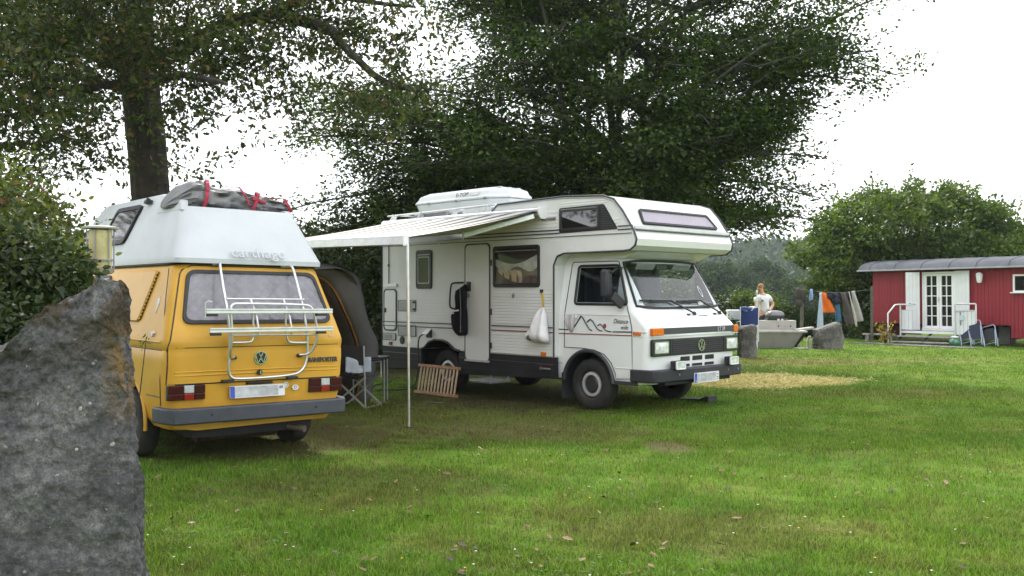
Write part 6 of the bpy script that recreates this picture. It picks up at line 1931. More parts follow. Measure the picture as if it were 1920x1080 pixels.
# ---------------------------------------------------------------- clothes line
CL = (10.1, 29.6)
pst = thing("line_post", "weathered wooden clothes line post with a cross bar on top", "post", (9.22, 29.9, 0))
MB().tube([(0, 0, 0), (.02, 0, .8), (.0, 0, 1.72)], .055, 9).build("post", mat("post_wood", (0.10, 0.085, 0.07), .9, var=.35, scale=9), pst, smooth=60)
MB().bar((-.26, 0, 1.70), (.16, 0, 1.73), .06, .05).build("cross_bar", MATS["post_wood"], pst)
wt = thing("waders", "dark brown boots hanging from the clothes line post", "boots", (9.12, 29.8, 0))
BRN = mat("dark_leather", (0.028, 0.02, 0.017), .7, var=.3)
blob(MB(), (-.05, -.06, 1.50), .09, .07, .20, .25, 1).build("boot", BRN, wt, smooth=60)
blob(MB(), (.06, -.05, 1.44), .08, .06, .22, .25, 5).build("boot", BRN, wt, smooth=60)
blob(MB(), (-.03, -.07, 1.22), .10, .08, .14, .3, 8).build("boot_foot", BRN, wt, smooth=60)
p2 = thing("line_post", "dark slim wooden post between the clothes line and the red wagon", "post", (11.35, 29.6, 0))
MB().tube([(0, 0, 0), (0, 0, 1.75)], .05, 8).build("post", MATS["post_wood"], p2)
ln_ = MB().tube([(9.22 + (11.35 - 9.22) * k / 16, 29.9 - .3 * k / 16, 1.66 - .10 * math.sin(PI * k / 16)) for k in range(17)], .004, 5).build("clothes_line", STEEL, None)
tag(ln_, "thin clothes line strung between two wooden posts", "clothes line")
def cloth_on_line(name, label, cat, x0, x1, zt0, zt1, zb0, zb1, bx0, bx1, m, y=29.72, sway=.04, split=False):
    """hung cloth: top from x0 to x1 at heights zt0, zt1; hem from bx0 to bx1 at zb0, zb1"""
    t_ = thing(name, label, cat, ((x0 + x1) / 2, y, min(zb0, zb1)))
    ox, oz = (x0 + x1) / 2, min(zb0, zb1)
    def f(u, v):
        xt = x0 + (x1 - x0) * u; xb = bx0 + (bx1 - bx0) * u
        zt = zt0 + (zt1 - zt0) * u; zb = zb0 + (zb1 - zb0) * u
        x = xb + (xt - xb) * v
        return (x - ox, sway * math.sin(u * 7 + v * 2) + .03 * math.sin(v * 5 + u * 3), zb + (zt - zb) * v - oz)
    MB().grid(f, 16, 18).build("cloth_panel", m, t_, solid=.012, smooth=80, fix=False)
    return t_, (ox, y, oz)
cloth_on_line("trousers", "light blue trousers hanging leftmost in the main row of the clothes line", "trousers", 9.70, 9.78, 1.55, 1.57, -.0 + .22, .34, 9.62, 9.83, mat("light_denim", (0.38, 0.47, 0.60), .9, var=.15, scale=10), 29.6)
cloth_on_line("orange_cloth", "bright orange cloth hanging on the clothes line", "cloth", 9.80, 9.98, 1.57, 1.52, .92, .93, 9.82, 10.24, mat("orange_cloth", (0.78, 0.15, 0.015), .85, var=.06), 29.7, .025)
t1, c1o = cloth_on_line("underwear", "dark navy underwear bunched on the clothes line", "underwear", 9.95, 10.36, 1.56, 1.54, 1.36, 1.36, 10.0, 10.36, mat("navy_cotton", (0.012, 0.014, 0.03), .9, var=.3), 29.66)
blob(MB(), (.08, -.05, -.06), .11, .05, .13, .3, 4).build("cup", MATS["navy_cotton"], t1, smooth=60)
blob(MB(), (-.12, -.04, .08), .09, .04, .08, .3, 9).build("cup", MATS["navy_cotton"], t1, smooth=60)
cloth_on_line("jeans", "blue jeans hanging behind the brown trousers on the clothes line", "jeans", 10.25, 10.36, 1.50, 1.52, .60, .66, 10.27, 10.45, mat("blue_denim", (0.05, 0.15, 0.28), .9, var=.3, scale=12), 29.75)
cloth_on_line("trousers", "dark brown trousers hanging slanted on the clothes line", "trousers", 10.36, 10.58, 1.55, 1.56, .55, .52, 10.55, 10.83, mat("brown_grey_cotton", (0.075, 0.062, 0.060), .9, var=.15), 29.62)
cloth_on_line("white_towel", "narrow white towel hanging between the brown trousers and the beige ones", "towel", 10.60, 10.64, 1.58, 1.58, .48, .50, 10.84, 10.89, mat("cream_cotton", (0.58, 0.56, 0.52), .9), 29.58, .01)
cloth_on_line("trousers", "beige trousers hanging rightmost on the clothes line", "trousers", 10.72, 10.84, 1.60, 1.62, .62, .66, 10.88, 11.12, mat("beige_cotton", (0.40, 0.38, 0.36), .9, var=.12), 29.65)
cloth_on_line("blue_shirt", "small light blue shirt hanging alone near the wooden line post", "shirt", 9.46, 9.56, 1.67, 1.67, 1.30, 1.33, 9.44, 9.55, mat("sky_blue_cotton", (0.25, 0.36, 0.60), .9, var=.3, scale=18), 29.8, .02)
# little bench of boards under the tree
bn = thing("plank_bench", "low plank bench on the grass left of the red wagon", "bench", (11.6, 29.7, 0), math.radians(-10))
MB().box((0, 0, .24), (.95, .25, .05)).build("seat", GREYW, bn, bevel=.006)
for sx in (-1, 1):
    MB().box((sx * .35, 0, .11), (.07, .22, .22)).build("leg", CONC, bn)

# ---------------------------------------------------------------- the man at the trough
SKIN = mat("skin", (0.52, 0.30, 0.22), .55, var=.08)
HAIR = mat("ginger_hair", (0.25, 0.125, 0.05), .8, var=.3, scale=30)
SHIRT = mat("white_tshirt", (0.66, 0.66, 0.70), .9, var=.06, scale=10)
man = thing("person", "bearded man in a white T-shirt and dark trousers looking down behind the trough", "person", (7.62, 28.35, 0))
def skin_mesh(name, verts, edges, radii, m, parent, root=0, sub_=2):
    me = bpy.data.meshes.new(name); me.from_pydata(verts, edges, [])
    o = bpy.data.objects.new(name, me); COL.objects.link(o); o.parent = parent
    sk = o.modifiers.new("skin", 'SKIN'); sk.use_smooth_shade = True
    s = o.modifiers.new("sub", 'SUBSURF'); s.levels = sub_; s.render_levels = sub_
    for i, r in enumerate(radii):
        v = me.skin_vertices[0].data[i]; v.radius = r if hasattr(r, '__len__') else (r, r); v.use_root = (i == root)
    me.materials.append(m)
    return o
# x right, y away, z up; he faces left and towards us
MV = [(0, 0, .95), (-.01, -.01, 1.12), (-.03, -.01, 1.30), (-.05, -.02, 1.45), (-.09, -.05, 1.54), (-.13, -.08, 1.64), (-.14, -.09, 1.74),   # pelvis..head
      (-.23, -.08, 1.43), (-.275, -.10, 1.18), (-.265, -.20, .96), (-.26, -.24, .88),            # his right arm reaching down
      (.15, .04, 1.43), (.285, .05, 1.20), (.15, -.12, 1.04), (.09, -.16, 1.03),                # his left arm bent to the belly
      (-.09, 0, .88), (-.11, -.02, .50), (-.11, .02, .10), (-.14, -.12, .04),
      (.09, .02, .88), (.12, .0, .50), (.12, .05, .10), (.08, -.09, .04)]
ME = [(0, 1), (1, 2), (2, 3), (3, 4), (4, 5), (5, 6), (3, 7), (7, 8), (8, 9), (9, 10), (3, 11), (11, 12), (12, 13), (13, 14), (0, 15), (15, 16), (16, 17), (17, 18), (0, 19), (19, 20), (20, 21), (21, 22)]
MR = [(.15, .10), (.14, .095), (.15, .10), (.13, .085), .055, .085, .08, .06, .050, .042, .034, .06, .050, .042, .034, .085, .06, .045, .035, .085, .06, .045, .035]
skin_mesh("body", MV, ME, MR, SKIN, man)
skin_mesh("tshirt", [(0, 0, .88), (-.01, -.01, 1.12), (-.03, -.01, 1.30), (-.05, -.02, 1.45), (-.085, -.04, 1.50), (-.225, -.075, 1.42), (-.26, -.09, 1.26), (.15, .04, 1.42), (.235, .05, 1.28)],
          [(0, 1), (1, 2), (2, 3), (3, 4), (3, 5), (5, 6), (3, 7), (7, 8)], [(.185, .135), (.178, .128), (.188, .130), (.165, .12), .07, .088, .08, .088, .08], SHIRT, man)
skin_mesh("trousers", [(0, 0, .97), (0, 0, .90), (-.095, 0, .82), (-.11, -.02, .50), (-.11, .02, .10), (.095, .02, .82), (.12, 0, .50), (.12, .05, .10)],
          [(0, 1), (1, 2), (2, 3), (3, 4), (1, 5), (5, 6), (6, 7)], [(.165, .12), (.165, .12), .105, .08, .065, .105, .08, .065], mat("dark_trousers", (0.02, 0.021, 0.026), .85), man)
hc = Vector((-.14, -.09, 1.71))
blob(MB(), (hc.x + .022, hc.y + .022, hc.z + .030), .100, .105, .095, .06, 2).build("hair", HAIR, man, smooth=70)
blob(MB(), (hc.x - .055, hc.y - .035, hc.z - .085), .058, .06, .065, .1, 3).build("beard", mat("ginger_beard", (0.22, 0.085, 0.035), .85, var=.3), man, smooth=70)
MB().lathe([(.012, 0), (.02, -.03), (.001, -.045)], (hc.x - .092, hc.y - .05, hc.z + .005), 8).build("nose", SKIN, man, smooth=60)
for d in (-.028, .03):
    blob(MB(), (hc.x - .078 + abs(d) * .3, hc.y - .055 + d, hc.z + .022), .010, .012, .008, 0, 1, 10, 6).build("eye", INK, man)
blob(MB(), (hc.x + .03, hc.y - .088, hc.z - .01), .016, .012, .030, .1, 1, 10, 8).build("ear", SKIN, man, smooth=60)
for base, dr in ((Vector((-.26, -.24, .88)), Vector((-.02, -.05, -.09))), (Vector((.09, -.16, 1.03)), Vector((-.09, -.03, .01)))):
    d = dr.normalized(); sd = d.cross(Vector((0, 1, .3))).normalized()
    for k in range(4):
        a = base + sd * (.018 * (k - 1.5)); L = (.065, .075, .072, .058)[k]
        MB().tube([a, a + d * L * .55, a + d * L + Vector((0, -.012, -.012))], [.0095, .009, .007], 6).build("finger", SKIN, man, smooth=60)
    a = base + sd * .032
    MB().tube([a, a + sd * .025 + d * .02, a + sd * .03 + d * .05], [.011, .010, .008], 6).build("thumb", SKIN, man, smooth=60)
# ---------------------------------------------------------------- trees and shrubs
BARK = mat("dark_bark", (0.034, 0.029, 0.024), .95, var=.45, scale=7, bump=.8, bscale=18)
BARKG = mat("grey_bark", (0.060, 0.056, 0.050), .9, var=.35, scale=5, bump=.4, bscale=14)
OAKL = leaf_mat("oak_leaf", (0.018, 0.030, 0.008), (0.036, 0.055, 0.012), (0.085, 0.105, 0.024), odd=(0.14, 0.085, 0.03), odd_at=.96, trans=.32)
BEECHL = leaf_mat("hornbeam_leaf", (0.017, 0.034, 0.007), (0.034, 0.064, 0.012), (0.074, 0.112, 0.020), trans=.36)
LIGHTL = leaf_mat("hazel_leaf", (0.026, 0.052, 0.011), (0.055, 0.092, 0.017), (0.125, 0.165, 0.034), trans=.40)
DARKL = leaf_mat("shrub_leaf", (0.014, 0.026, 0.009), (0.028, 0.046, 0.014), (0.060, 0.080, 0.022), trans=.25)
FARL = leaf_mat("far_leaf", (0.015, 0.030, 0.012), (0.028, 0.050, 0.017), (0.050, 0.076, 0.025), trans=.15, spec=.02)
BUSHL = leaf_mat("bush_leaf", (0.040, 0.062, 0.018), (0.085, 0.112, 0.028), (0.165, 0.185, 0.050), odd=(0.13, 0.055, 0.03), odd_at=.95, trans=.3)
REDL = leaf_mat("barberry_leaf", (0.030, 0.018, 0.014), (0.055, 0.032, 0.024), (0.05, 0.055, 0.03), trans=.25)
rg = np.random.default_rng(11)

def px(x, y, Y):
    """point at distance Y on the sight line the photograph shows it on (used once, to measure the real place)"""
    return ((x - 960) / 1760 * Y, Y, 1.6 + (546 - y) / 1760 * Y)

def wob(p0, p1, n, amp, seed):
    p0 = Vector(p0); p1 = Vector(p1); out = []
    for k in range(n + 1):
        f = k / n
        q = p0.lerp(p1, f)
        a = amp * math.sin(PI * f) if k < n else 0
        q += Vector((mnoise.noise(Vector((f * 3, seed, 0))), mnoise.noise(Vector((f * 3, seed, 7))), mnoise.noise(Vector((f * 3, seed, 13))))) * a
        out.append(q)
    return out

class Leafer:
    def __init__(s):
        s.P = []; s.D = []; s.N = []; s.S = []; s.R = []
    def add(s, P, D, Nn, S, R=None):
        s.P.append(P); s.D.append(D); s.N.append(Nn); s.S.append(S); s.R.append(rg.random(len(P)) if R is None else R)
    def spray(s, a, b, n, width, size, flat=.25, droop=.12):
        """leaves scattered in a nearly flat spray along the twig a..b"""
        a = np.array(a); b = np.array(b); t = rg.random(n) ** .8
        d = unit((b - a)[None, :])[0]
        side_ = np.cross(d, [0, 0, 1.0]); side_ /= max(1e-6, np.linalg.norm(side_))
        w = width * (1 - .65 * t) * rg.standard_normal(n) * .55
        P = a + (b - a) * t[:, None] + side_ * w[:, None] + np.stack([0 * t, 0 * t, flat * width * .5 * rg.standard_normal(n) - droop * np.abs(w)], 1)
        D = d * .6 + side_ * np.sign(w)[:, None] * .8 + rg.standard_normal((n, 3)) * .35
        Nn = np.tile([0, 0, 1.0], (n, 1)) + rg.standard_normal((n, 3)) * .55
        s.add(P, D, Nn, size * (.65 + .7 * rg.random(n)))
    def clump(s, c, r, n, size, up=.4):
        v = unit(rg.standard_normal((n, 3))) * (rg.random((n, 1)) ** (1 / 2.2))
        P = np.array(c) + v * np.array(r)
        D = v + rg.standard_normal((n, 3)) * .6 + np.array([0, 0, -.15])
        Nn = rg.standard_normal((n, 3)) * .8 + np.array([0, 0, up]) + v * .5
        s.add(P, D, Nn, size * (.6 + .8 * rg.random(n)))
    def done(s, name, shape, m, parent, keep=None):
        P, D, Nn, S, R = map(np.concatenate, (s.P, s.D, s.N, s.S, s.R))
        if keep is not None:
            k = keep(P); P, D, Nn, S, R = P[k], D[k], Nn[k], S[k], R[k]
        o = P * 1.0
        if parent is not None: P = P - np.array(parent.location)
        return leaves(name, P, D, Nn, S, shape, m, parent, R)

# --- the big hornbeam behind the motorhome
HB = Vector((2.2, 20.5, 0))
beech = thing("hornbeam_tree", "huge many stemmed tree spreading over the white motorhome", "tree", HB)
stems = []
mbs = MB()
for i, (pxx, pyy, dy, r) in enumerate(((1120, -60, .6, .17), (1065, -60, -.8, .12), (1185, -40, 1.6, .13), (1240, -30, -.6, .13), (1010, -20, 1.4, .10), (1330, 20, .8, .10), (1150, -90, -1.5, .12), (900, 60, .2, .09), (960, -60, -1.4, .10))):
    top = Vector(px(pxx, pyy, HB.y + dy)); top.z += 2.0
    base = HB + Vector((.25 * math.cos(i * 2.1), .25 * math.sin(i * 2.1), 0))
    mid = base.lerp(top, .38) + Vector((0, 0, .7))
    pts = smooth_path([base, base + Vector(((mid.x - base.x) * .35, (mid.y - base.y) * .35, 1.6)), mid, top], 2)
    pts = [p + Vector((mnoise.noise(p * .8), mnoise.noise(p * .8 + Vector((5, 0, 0))), 0)) * .12 for p in pts]
    stems.append(pts)
    mbs.tube([p - HB for p in pts], [r * (1 - .75 * k / (len(pts) - 1)) for k in range(len(pts))], 9)
mbs.tube([Vector((0, 0, -.1)), Vector((0, 0, .6)), Vector((.03, 0, 1.7)), Vector((.0, .0, 2.6))], [.52, .42, .36, .22], 14)
mbs.build("trunk", BARKG, beech, smooth=70)
LF = Leafer(); mbb = MB()
def reach(az, z):
    """how far the boughs go out: az 0 = right, pi/2 = away"""
    c, s = math.cos(az), math.sin(az)
    right = np.interp(z, [2.2, 3.0, 4.0, 4.9, 5.7, 6.6, 7.6, 9.5, 12], [4.6, 4.8, 5.0, 4.9, 4.5, 6.8, 6.8, 5.6, 2.4])
    left = np.interp(z, [2.0, 2.8, 3.8, 4.8, 5.8, 6.8, 8.0, 10, 12], [7.4, 8.3, 8.1, 6.5, 5.3, 5.0, 5.0, 4.4, 2.0])
    depth = np.interp(z, [2.0, 4, 7, 12], [3.2, 3.8, 3.8, 1.5])
    rx_ = right if c > 0 else left
    return 1 / math.sqrt((c / rx_) ** 2 + (s / depth) ** 2)
rb = random.Random(21)
NL = 235; NX = 62
for i in range(NL + NX):
    z0 = 1.5 + 9.0 * ((i + .5) / NL) ** 1.1 if i < NL else rb.uniform(1.9, 3.7)
    st = rb.choice(stems)
    cand = [p for p in st if abs(p.z - z0) < .6]
    o = cand[len(cand) // 2] if cand else HB + Vector((0, 0, z0))
    az = rb.uniform(0, 2 * PI)
    if rb.random() < .45: az = rb.choice((0, PI)) + rb.gauss(0, .5)
    if i >= NL: az = PI + rb.gauss(0, .30)
    if i >= NL + 34: az = rb.gauss(.1, .45); z0 = rb.uniform(3.2, 7.2)
    L = reach(az, z0 + (.3 if z0 < 2.6 else 1.3)) * rb.uniform(.62, 1.0)
    if math.sin(az) < -.5: L *= .72
    rise = rb.uniform(-.05, .30) * L if z0 < 2.6 else rb.uniform(.12, .55) * L
    e = HB + Vector((math.cos(az) * L, math.sin(az) * L, z0 + rise))
    if e.x > 3.6 and e.z < 3.15: e.z = 3.15 + rb.random() * .3
    if e.y < 17.6 and e.z < 3.6 and e.x < 3.6: e.z = max(e.z, 3.3)
    pts = wob(o, e, 7, .55, i)
    for k, p in enumerate(pts):
        p.z += .10 * L * math.sin(PI * k / 7) - .05 * L * (k / 7) ** 2
    mbb.tube([p - HB for p in pts], [.05 * (1 - .85 * k / 7) + .004 for k in range(8)], 5)
    nb = int(8 + L * 3.2)
    for b in range(nb):
        f = .22 + .78 * (b + .5) / nb
        k = min(6, int(f * 7)); p = pts[k].lerp(pts[k + 1], f * 7 - k)
        d = (pts[k + 1] - pts[k]).normalized()
        sd = Vector((-d.y, d.x, 0)).normalized() * (1 if b % 2 else -1)
        l2 = (.35 + 1.15 * (1 - f) ** .7) * rb.uniform(.6, 1.2)
        q = p + (d * .75 + sd * rb.uniform(.4, 1.1) + Vector((0, 0, rb.uniform(-.38, .30)))).normalized() * l2
        mbb.tube([p - HB, q - HB], [.009, .003], 3, caps=False)
        LF.spray(tuple(p), tuple(q), int((44 if i < NL or i >= NL + 34 else 60) * (l2 + .3)), .46, .088, .8, .28)
    for k in range(4 if z0 > 2.2 else 3):
        f = rb.uniform(.35, 1.0); kk = min(6, int(f * 7)); p = pts[kk].lerp(pts[kk + 1], f * 7 - kk)
        p = p + Vector((rb.gauss(0, .3), rb.gauss(0, .3), rb.uniform(-.15, .3)))
        rr = rb.uniform(.35, .62)
        LF.clump(tuple(p), (rr, rr, rr * .55), int(230 * rr), .088, .6)
    LF.spray(tuple(pts[-2]), tuple(e + (e - pts[-2]).normalized() * .35), 34, .30, .10)
mbb.build("bough", BARKG, beech, fix=False, smooth=70)
LF.done("crown", 'quad', BEECHL, beech, keep=lambda P: ~((P[:, 0] > 4.2) & (P[:, 2] < 2.75 + .25 * np.sin(P[:, 0] * 3) + .2 * np.sin(P[:, 1] * 4))) & ~((P[:, 2] > 4.3) & (np.abs(P[:, 0] - 2.0) < 3.8) & (rg.random(len(P)) < .40 + .35 * np.sin(P[:, 0] * 2.1 + 1.3 * P[:, 2]) * np.sin(P[:, 2] * 2.6 - P[:, 0]))))

# --- the oak behind the yellow van
OK_ = Vector((-5.45, 14.2, 0))
oak = thing("oak_tree", "oak tree with a thick dark trunk behind the yellow van", "tree", OK_)
mo = MB()
tr_pts = [Vector((0, 0, -.1)), Vector((0, 0, .5)), Vector((.02, 0, 2.0)), Vector((-.02, 0, 3.2)), Vector((-.12, 0, 4.2)), Vector((-.22, .05, 5.0)), Vector((-.30, .1, 5.9)), Vector((-.1, .3, 7.5)), Vector((.2, .5, 9.5))]
tq = smooth_path(tr_pts, 3)
tr_r = np.interp(np.linspace(0, 1, len(tq)), np.linspace(0, 1, 9), [.42, .32, .265, .25, .255, .235, .19, .14, .07])
tq2, rr2 = [], []
for k in range(len(tq) - 1):
    for j in range(3):
        tq2.append(tq[k].lerp(tq[k + 1], j / 3)); rr2.append(tr_r[k] + (tr_r[k + 1] - tr_r[k]) * j / 3)
mo.tube(tq2, rr2, 72)
def bark_relief(mb, pts, n):
    for i in range(len(mb.v)):
        p = Vector(mb.v[i]); c = pts[min(len(pts) - 1, i // n)]
        d = p - c
        if d.length < 1e-6: continue
        a = math.atan2(d.y, d.x)
        rdg = 1 - 2 * abs(mnoise.noise(Vector((math.cos(a) * 5.5, math.sin(a) * 5.5, p.z * .9))))
        rdg += .6 * (1 - 2 * abs(mnoise.noise(Vector((math.cos(a) * 12, math.sin(a) * 12, p.z * 3.5)))))
        mb.v[i] = tuple(p + d.normalized() * (.022 * rdg))
bark_relief(mo, tq2, 72)
bole = mo.build("trunk", BARK, oak, smooth=80)
OL = Leafer(); mo = MB()
limbs = [([px(258, 120, 14.1), px(330, 105, 13.8), px(383, 67, 13.5), px(430, 43, 13.2), px(500, 27, 12.9), px(580, 45, 12.7), px(618, 52, 12.5), px(622, 78, 12.5), px(687, 132, 12.4), px(733, 150, 12.3), px(790, 172, 12.2)], .13),
         ([px(235, 90, 14.1), px(170, 30, 13.6), px(90, -20, 13.0), px(-40, -60, 12.4)], .14),
         ([px(245, 130, 14.2), px(160, 95, 14.8), px(60, 70, 15.4), px(-80, 60, 16)], .11),
         ([px(240, 60, 14.2), px(290, -60, 14.6), px(420, -140, 15), px(600, -200, 15.4)], .13),
         ([px(250, 170, 14.1), px(200, 160, 13.0), px(120, 170, 12.0), px(20, 190, 11.0)], .09),
         ([px(255, 150, 14.0), px(300, 140, 12.8), px(360, 150, 11.6), px(430, 170, 10.8)], .08),
         ([px(500, 27, 12.9), px(600, -10, 13.2), px(700, 10, 13.4), px(780, 20, 13.5)], .07)]
for pts, r in limbs:
    p = smooth_path(pts, 2)
    p = [q + Vector((mnoise.noise(q * 1.1), mnoise.noise(q * 1.1 + Vector((3, 0, 0))), mnoise.noise(q * 1.1 + Vector((0, 7, 0))))) * .10 for q in p]
    mo.tube([q - OK_ for q in p], [r * (1 - .8 * k / (len(p) - 1)) for k in range(len(p))], 8)
# leaf masses: x, y in the photograph, distance, radii in metres, number of twigs
masses = [(60, 40, 12.5, 1.3, .9, 60), (190, 20, 12.0, 1.1, .8, 60), (300, -5, 13.4, 1.1, .6, 44), (420, 20, 13.2, 1.0, .6, 52), (520, 20, 12.8, .9, .5, 44), (600, 30, 12.8, .7, .5, 34), (700, 30, 13.0, .8, .45, 30),
          (60, 130, 12.2, 1.1, .7, 52), (160, 110, 13.0, .9, .6, 40), (250, 90, 15.6, .7, .6, 38), (340, 100, 12.6, .7, .55, 38), (420, 80, 12.4, .7, .5, 34), (490, 90, 12.2, .6, .45, 24),
          (30, 230, 11.2, .9, .7, 48), (120, 210, 12.2, .8, .6, 36), (190, 190, 15.2, .5, .5, 20), (340, 170, 12.0, .55, .45, 28), (420, 150, 12.0, .5, .4, 20), (520, 150, 12.0, .42, .32, 15), (560, 110, 12.4, .4, .4, 14),
          (20, 320, 11.0, .7, .5, 26), (190, 300, 12.0, .32, .45, 12), (335, 235, 11.8, .3, .3, 9), (380, 210, 11.6, .3, .25, 8), (450, 200, 11.6, .26, .22, 6), (350, 300, 12.0, .2, .3, 5), (170, 250, 11.6, .35, .3, 10),
          (540, 190, 11.8, .2, .16, 4), (480, 255, 11.8, .16, .14, 3), (560, 230, 11.9, .18, .14, 3), (395, 290, 11.6, .12, .1, 2), (590, 250, 12, .2, .12, 3), (400, 130, 11.6, .4, .3, 10), (640, 115, 12.3, .3, .25, 7),
          (650, 60, 12.5, .5, .3, 16), (690, 170, 12.2, .4, .3, 12), (740, 130, 12.2, .35, .35, 12), (640, 190, 12.1, .3, .25, 8), (700, 220, 12.3, .5, .25, 12), (780, 180, 12.2, .5, .4, 16), (760, 90, 12.5, .3, .3, 8), (800, 60, 12.8, .4, .3, 8),
          (40, 150, 10.5, .9, .8, 60), (10, 60, 11, 1.0, .7, 60), (110, 60, 15, 1.6, 1.0, 90), (200, 40, 15.2, 1.4, .9, 70), (60, 260, 14.5, 1.2, .6, 50), (140, 20, 11.5, 1.0, .6, 50), (-120, 60, 13, 1.6, 1.2, 60), (-80, 220, 12, 1.2, .9, 40), (250, -120, 13.5, 2.2, 1.0, 70), (550, -110, 13.5, 2.0, .8, 60), (-50, -120, 13, 2, 1, 50), (780, -70, 13.6, 1.2, .6, 30), (300, 60, 15.5, 1.6, .7, 40), (100, 120, 15.5, 1.5, .9, 44), (215, 390, 12.6, .12, .2, 3)]
ro = random.Random(4)
# crown masses added above the view to shade the vans and the lawn
HIGH = [((-7.5, 9.5, 8.4), 2.3, 1.3), ((-4.5, 8.2, 8.3), 2.2, 1.2), ((-1.8, 10.4, 8.6), 2.0, 1.2), ((-8.5, 12.5, 8.8), 2.2, 1.4), ((-5.6, 6.0, 8.0), 2.2, 1.2), ((-2.2, 13.0, 9.4), 2.2, 1.3), ((-5.5, 11.5, 9.6), 2.4, 1.3), ((-8.2, 7.0, 7.8), 2.0, 1.2), ((-2.6, 6.6, 8.0), 1.8, 1.0)]
for c, r1, r2 in HIGH:
    for k in range(105):
        v = Vector((ro.gauss(0, .5), ro.gauss(0, .5), ro.gauss(0, .5)))
        p = Vector(c) + Vector((v.x * r1, v.y * r1, v.z * r2))
        OL.clump(tuple(p), (.34, .34, .22), 20, .12, .5)
    mo.tube([Vector((-5.6, 14.4, 6.4)) - OK_, (Vector((-5.6, 14.4, 6.6)) * .5 + Vector(c) * .5) - OK_ + Vector((0, 0, .5)), Vector(c) - OK_], [.12, .07, .02], 6)
for (x, y, Y, rx_, rz_, n) in masses:
    c = Vector(px(x, y, Y))
    for k in range(int(n * (1.5 if y < 160 and n > 20 else 1.15))):
        while True:
            v = Vector((ro.uniform(-1, 1), ro.uniform(-1, 1), ro.uniform(-1, 1)))
            if v.length < 1: break
        p = c + Vector((v.x * rx_, v.y * max(rx_, .5), v.z * rz_))
        d = Vector((ro.gauss(0, 1), ro.gauss(0, 1), ro.gauss(-.1, .45))).normalized()
        L = ro.uniform(.16, .34)
        q = p + d * L
        mo.tube([p - d * .12 - OK_, p - OK_, q - OK_], [.006, .005, .002], 3, caps=False)
        m_ = ro.randint(14, 22)
        OL.clump(tuple(p.lerp(q, .75)), (.18, .18, .13), m_, .076, .5)
mo.build("bough", BARK, oak, fix=False, smooth=70)
# epicormic sprouts on the bole
for k in range(70):
    z = ro.uniform(2.6, 5.6); a = ro.uniform(0, 2 * PI)
    OL.clump((OK_.x + .34 * math.cos(a), OK_.y + .34 * math.sin(a), z), (.12, .12, .12), ro.randint(3, 7), .085)
OL.done("crown", 'oak', OAKL, oak)

# --- general crown-of-clumps tree
def clump_tree(name, label, cat, base, crown, r, nclump, nleaf, size, m, bark=BARKG, stem_r=.12, group=None, cr=.22, shape='quad', seed=1, low=-1.0, stems_n=1, top=None):
    t_ = thing(name, label, cat, base, group=group)
    B = Vector(base); C_ = Vector(crown); q = random.Random(seed)
    ms_ = MB()
    for s in range(stems_n):
        o = Vector((q.uniform(-.12, .12) * stems_n, q.uniform(-.1, .1) * stems_n, -.1))
        tp = C_ - B + Vector((q.uniform(-.5, .5) * r[0] * (stems_n > 1), q.uniform(-.4, .4) * r[1] * (stems_n > 1), r[2] * .3))
        pt = wob(o, tp, 6, .15 * r[0], seed + s)
        ms_.tube(pt, [stem_r * (1 - .8 * k / 6) for k in range(7)], 7)
    L = Leafer()
    for k in range(nclump):
        while True:
            v = Vector((q.uniform(-1, 1), q.uniform(-1, 1), q.uniform(-1, 1)))
            if .25 < v.length < 1 and v.z > low: break
        if q.random() < .7: v = v.normalized() * q.uniform(.75, 1.0)
        bump = 1 + .26 * mnoise.noise(v * 2.3 + Vector((seed * 3.1, 0, 0)))
        c = C_ + Vector((v.x * r[0], v.y * r[1], v.z * r[2])) * bump
        if k % 3 == 0:
            st = B + Vector((0, 0, max(.2, (C_.z - B.z) * .45)))
            ms_.tube([st - B, (st.lerp(c, .55) + Vector((0, 0, .08 * r[2]))) - B, c - B], [stem_r * .35, stem_r * .18, .004], 4, caps=False)
        rr = cr * q.uniform(.6, 1.3)
        L.clump(tuple(c), (rr * 1.15, rr * 1.15, rr * .75), nleaf, size)
        if v.length > .85 and q.random() < .18:   # shoots that break the outline
            d = (v + Vector((q.gauss(0, .3), q.gauss(0, .3), abs(q.gauss(.3, .3))))).normalized()
            L.spray(tuple(c), tuple(c + d * rr * 1.9), nleaf // 3, rr * .5, size, .6, 0)
    ms_.build("trunk", bark, t_, fix=False, smooth=70)
    L.done("crown", shape, m, t_)
    return t_
# the tree right of the clothes line
clump_tree("hazel_tree", "bushy round green tree behind the clothes line and the red wagon", "tree", (13.4, 33.5, 0), (14.3, 33.5, 3.30), (3.75, 2.8, 2.06), 600, 96, .135, LIGHTL, stem_r=.14, cr=.40, seed=3, stems_n=4)
clump_tree("hazel_tree", "lower leafy bough of bright green foliage just above the clothes line", "shrub", (11.6, 32.6, 0), (11.5, 32.4, 1.95), (1.15, 1.0, .85), 110, 70, .12, LIGHTL, stem_r=.06, cr=.30, seed=5, stems_n=3)
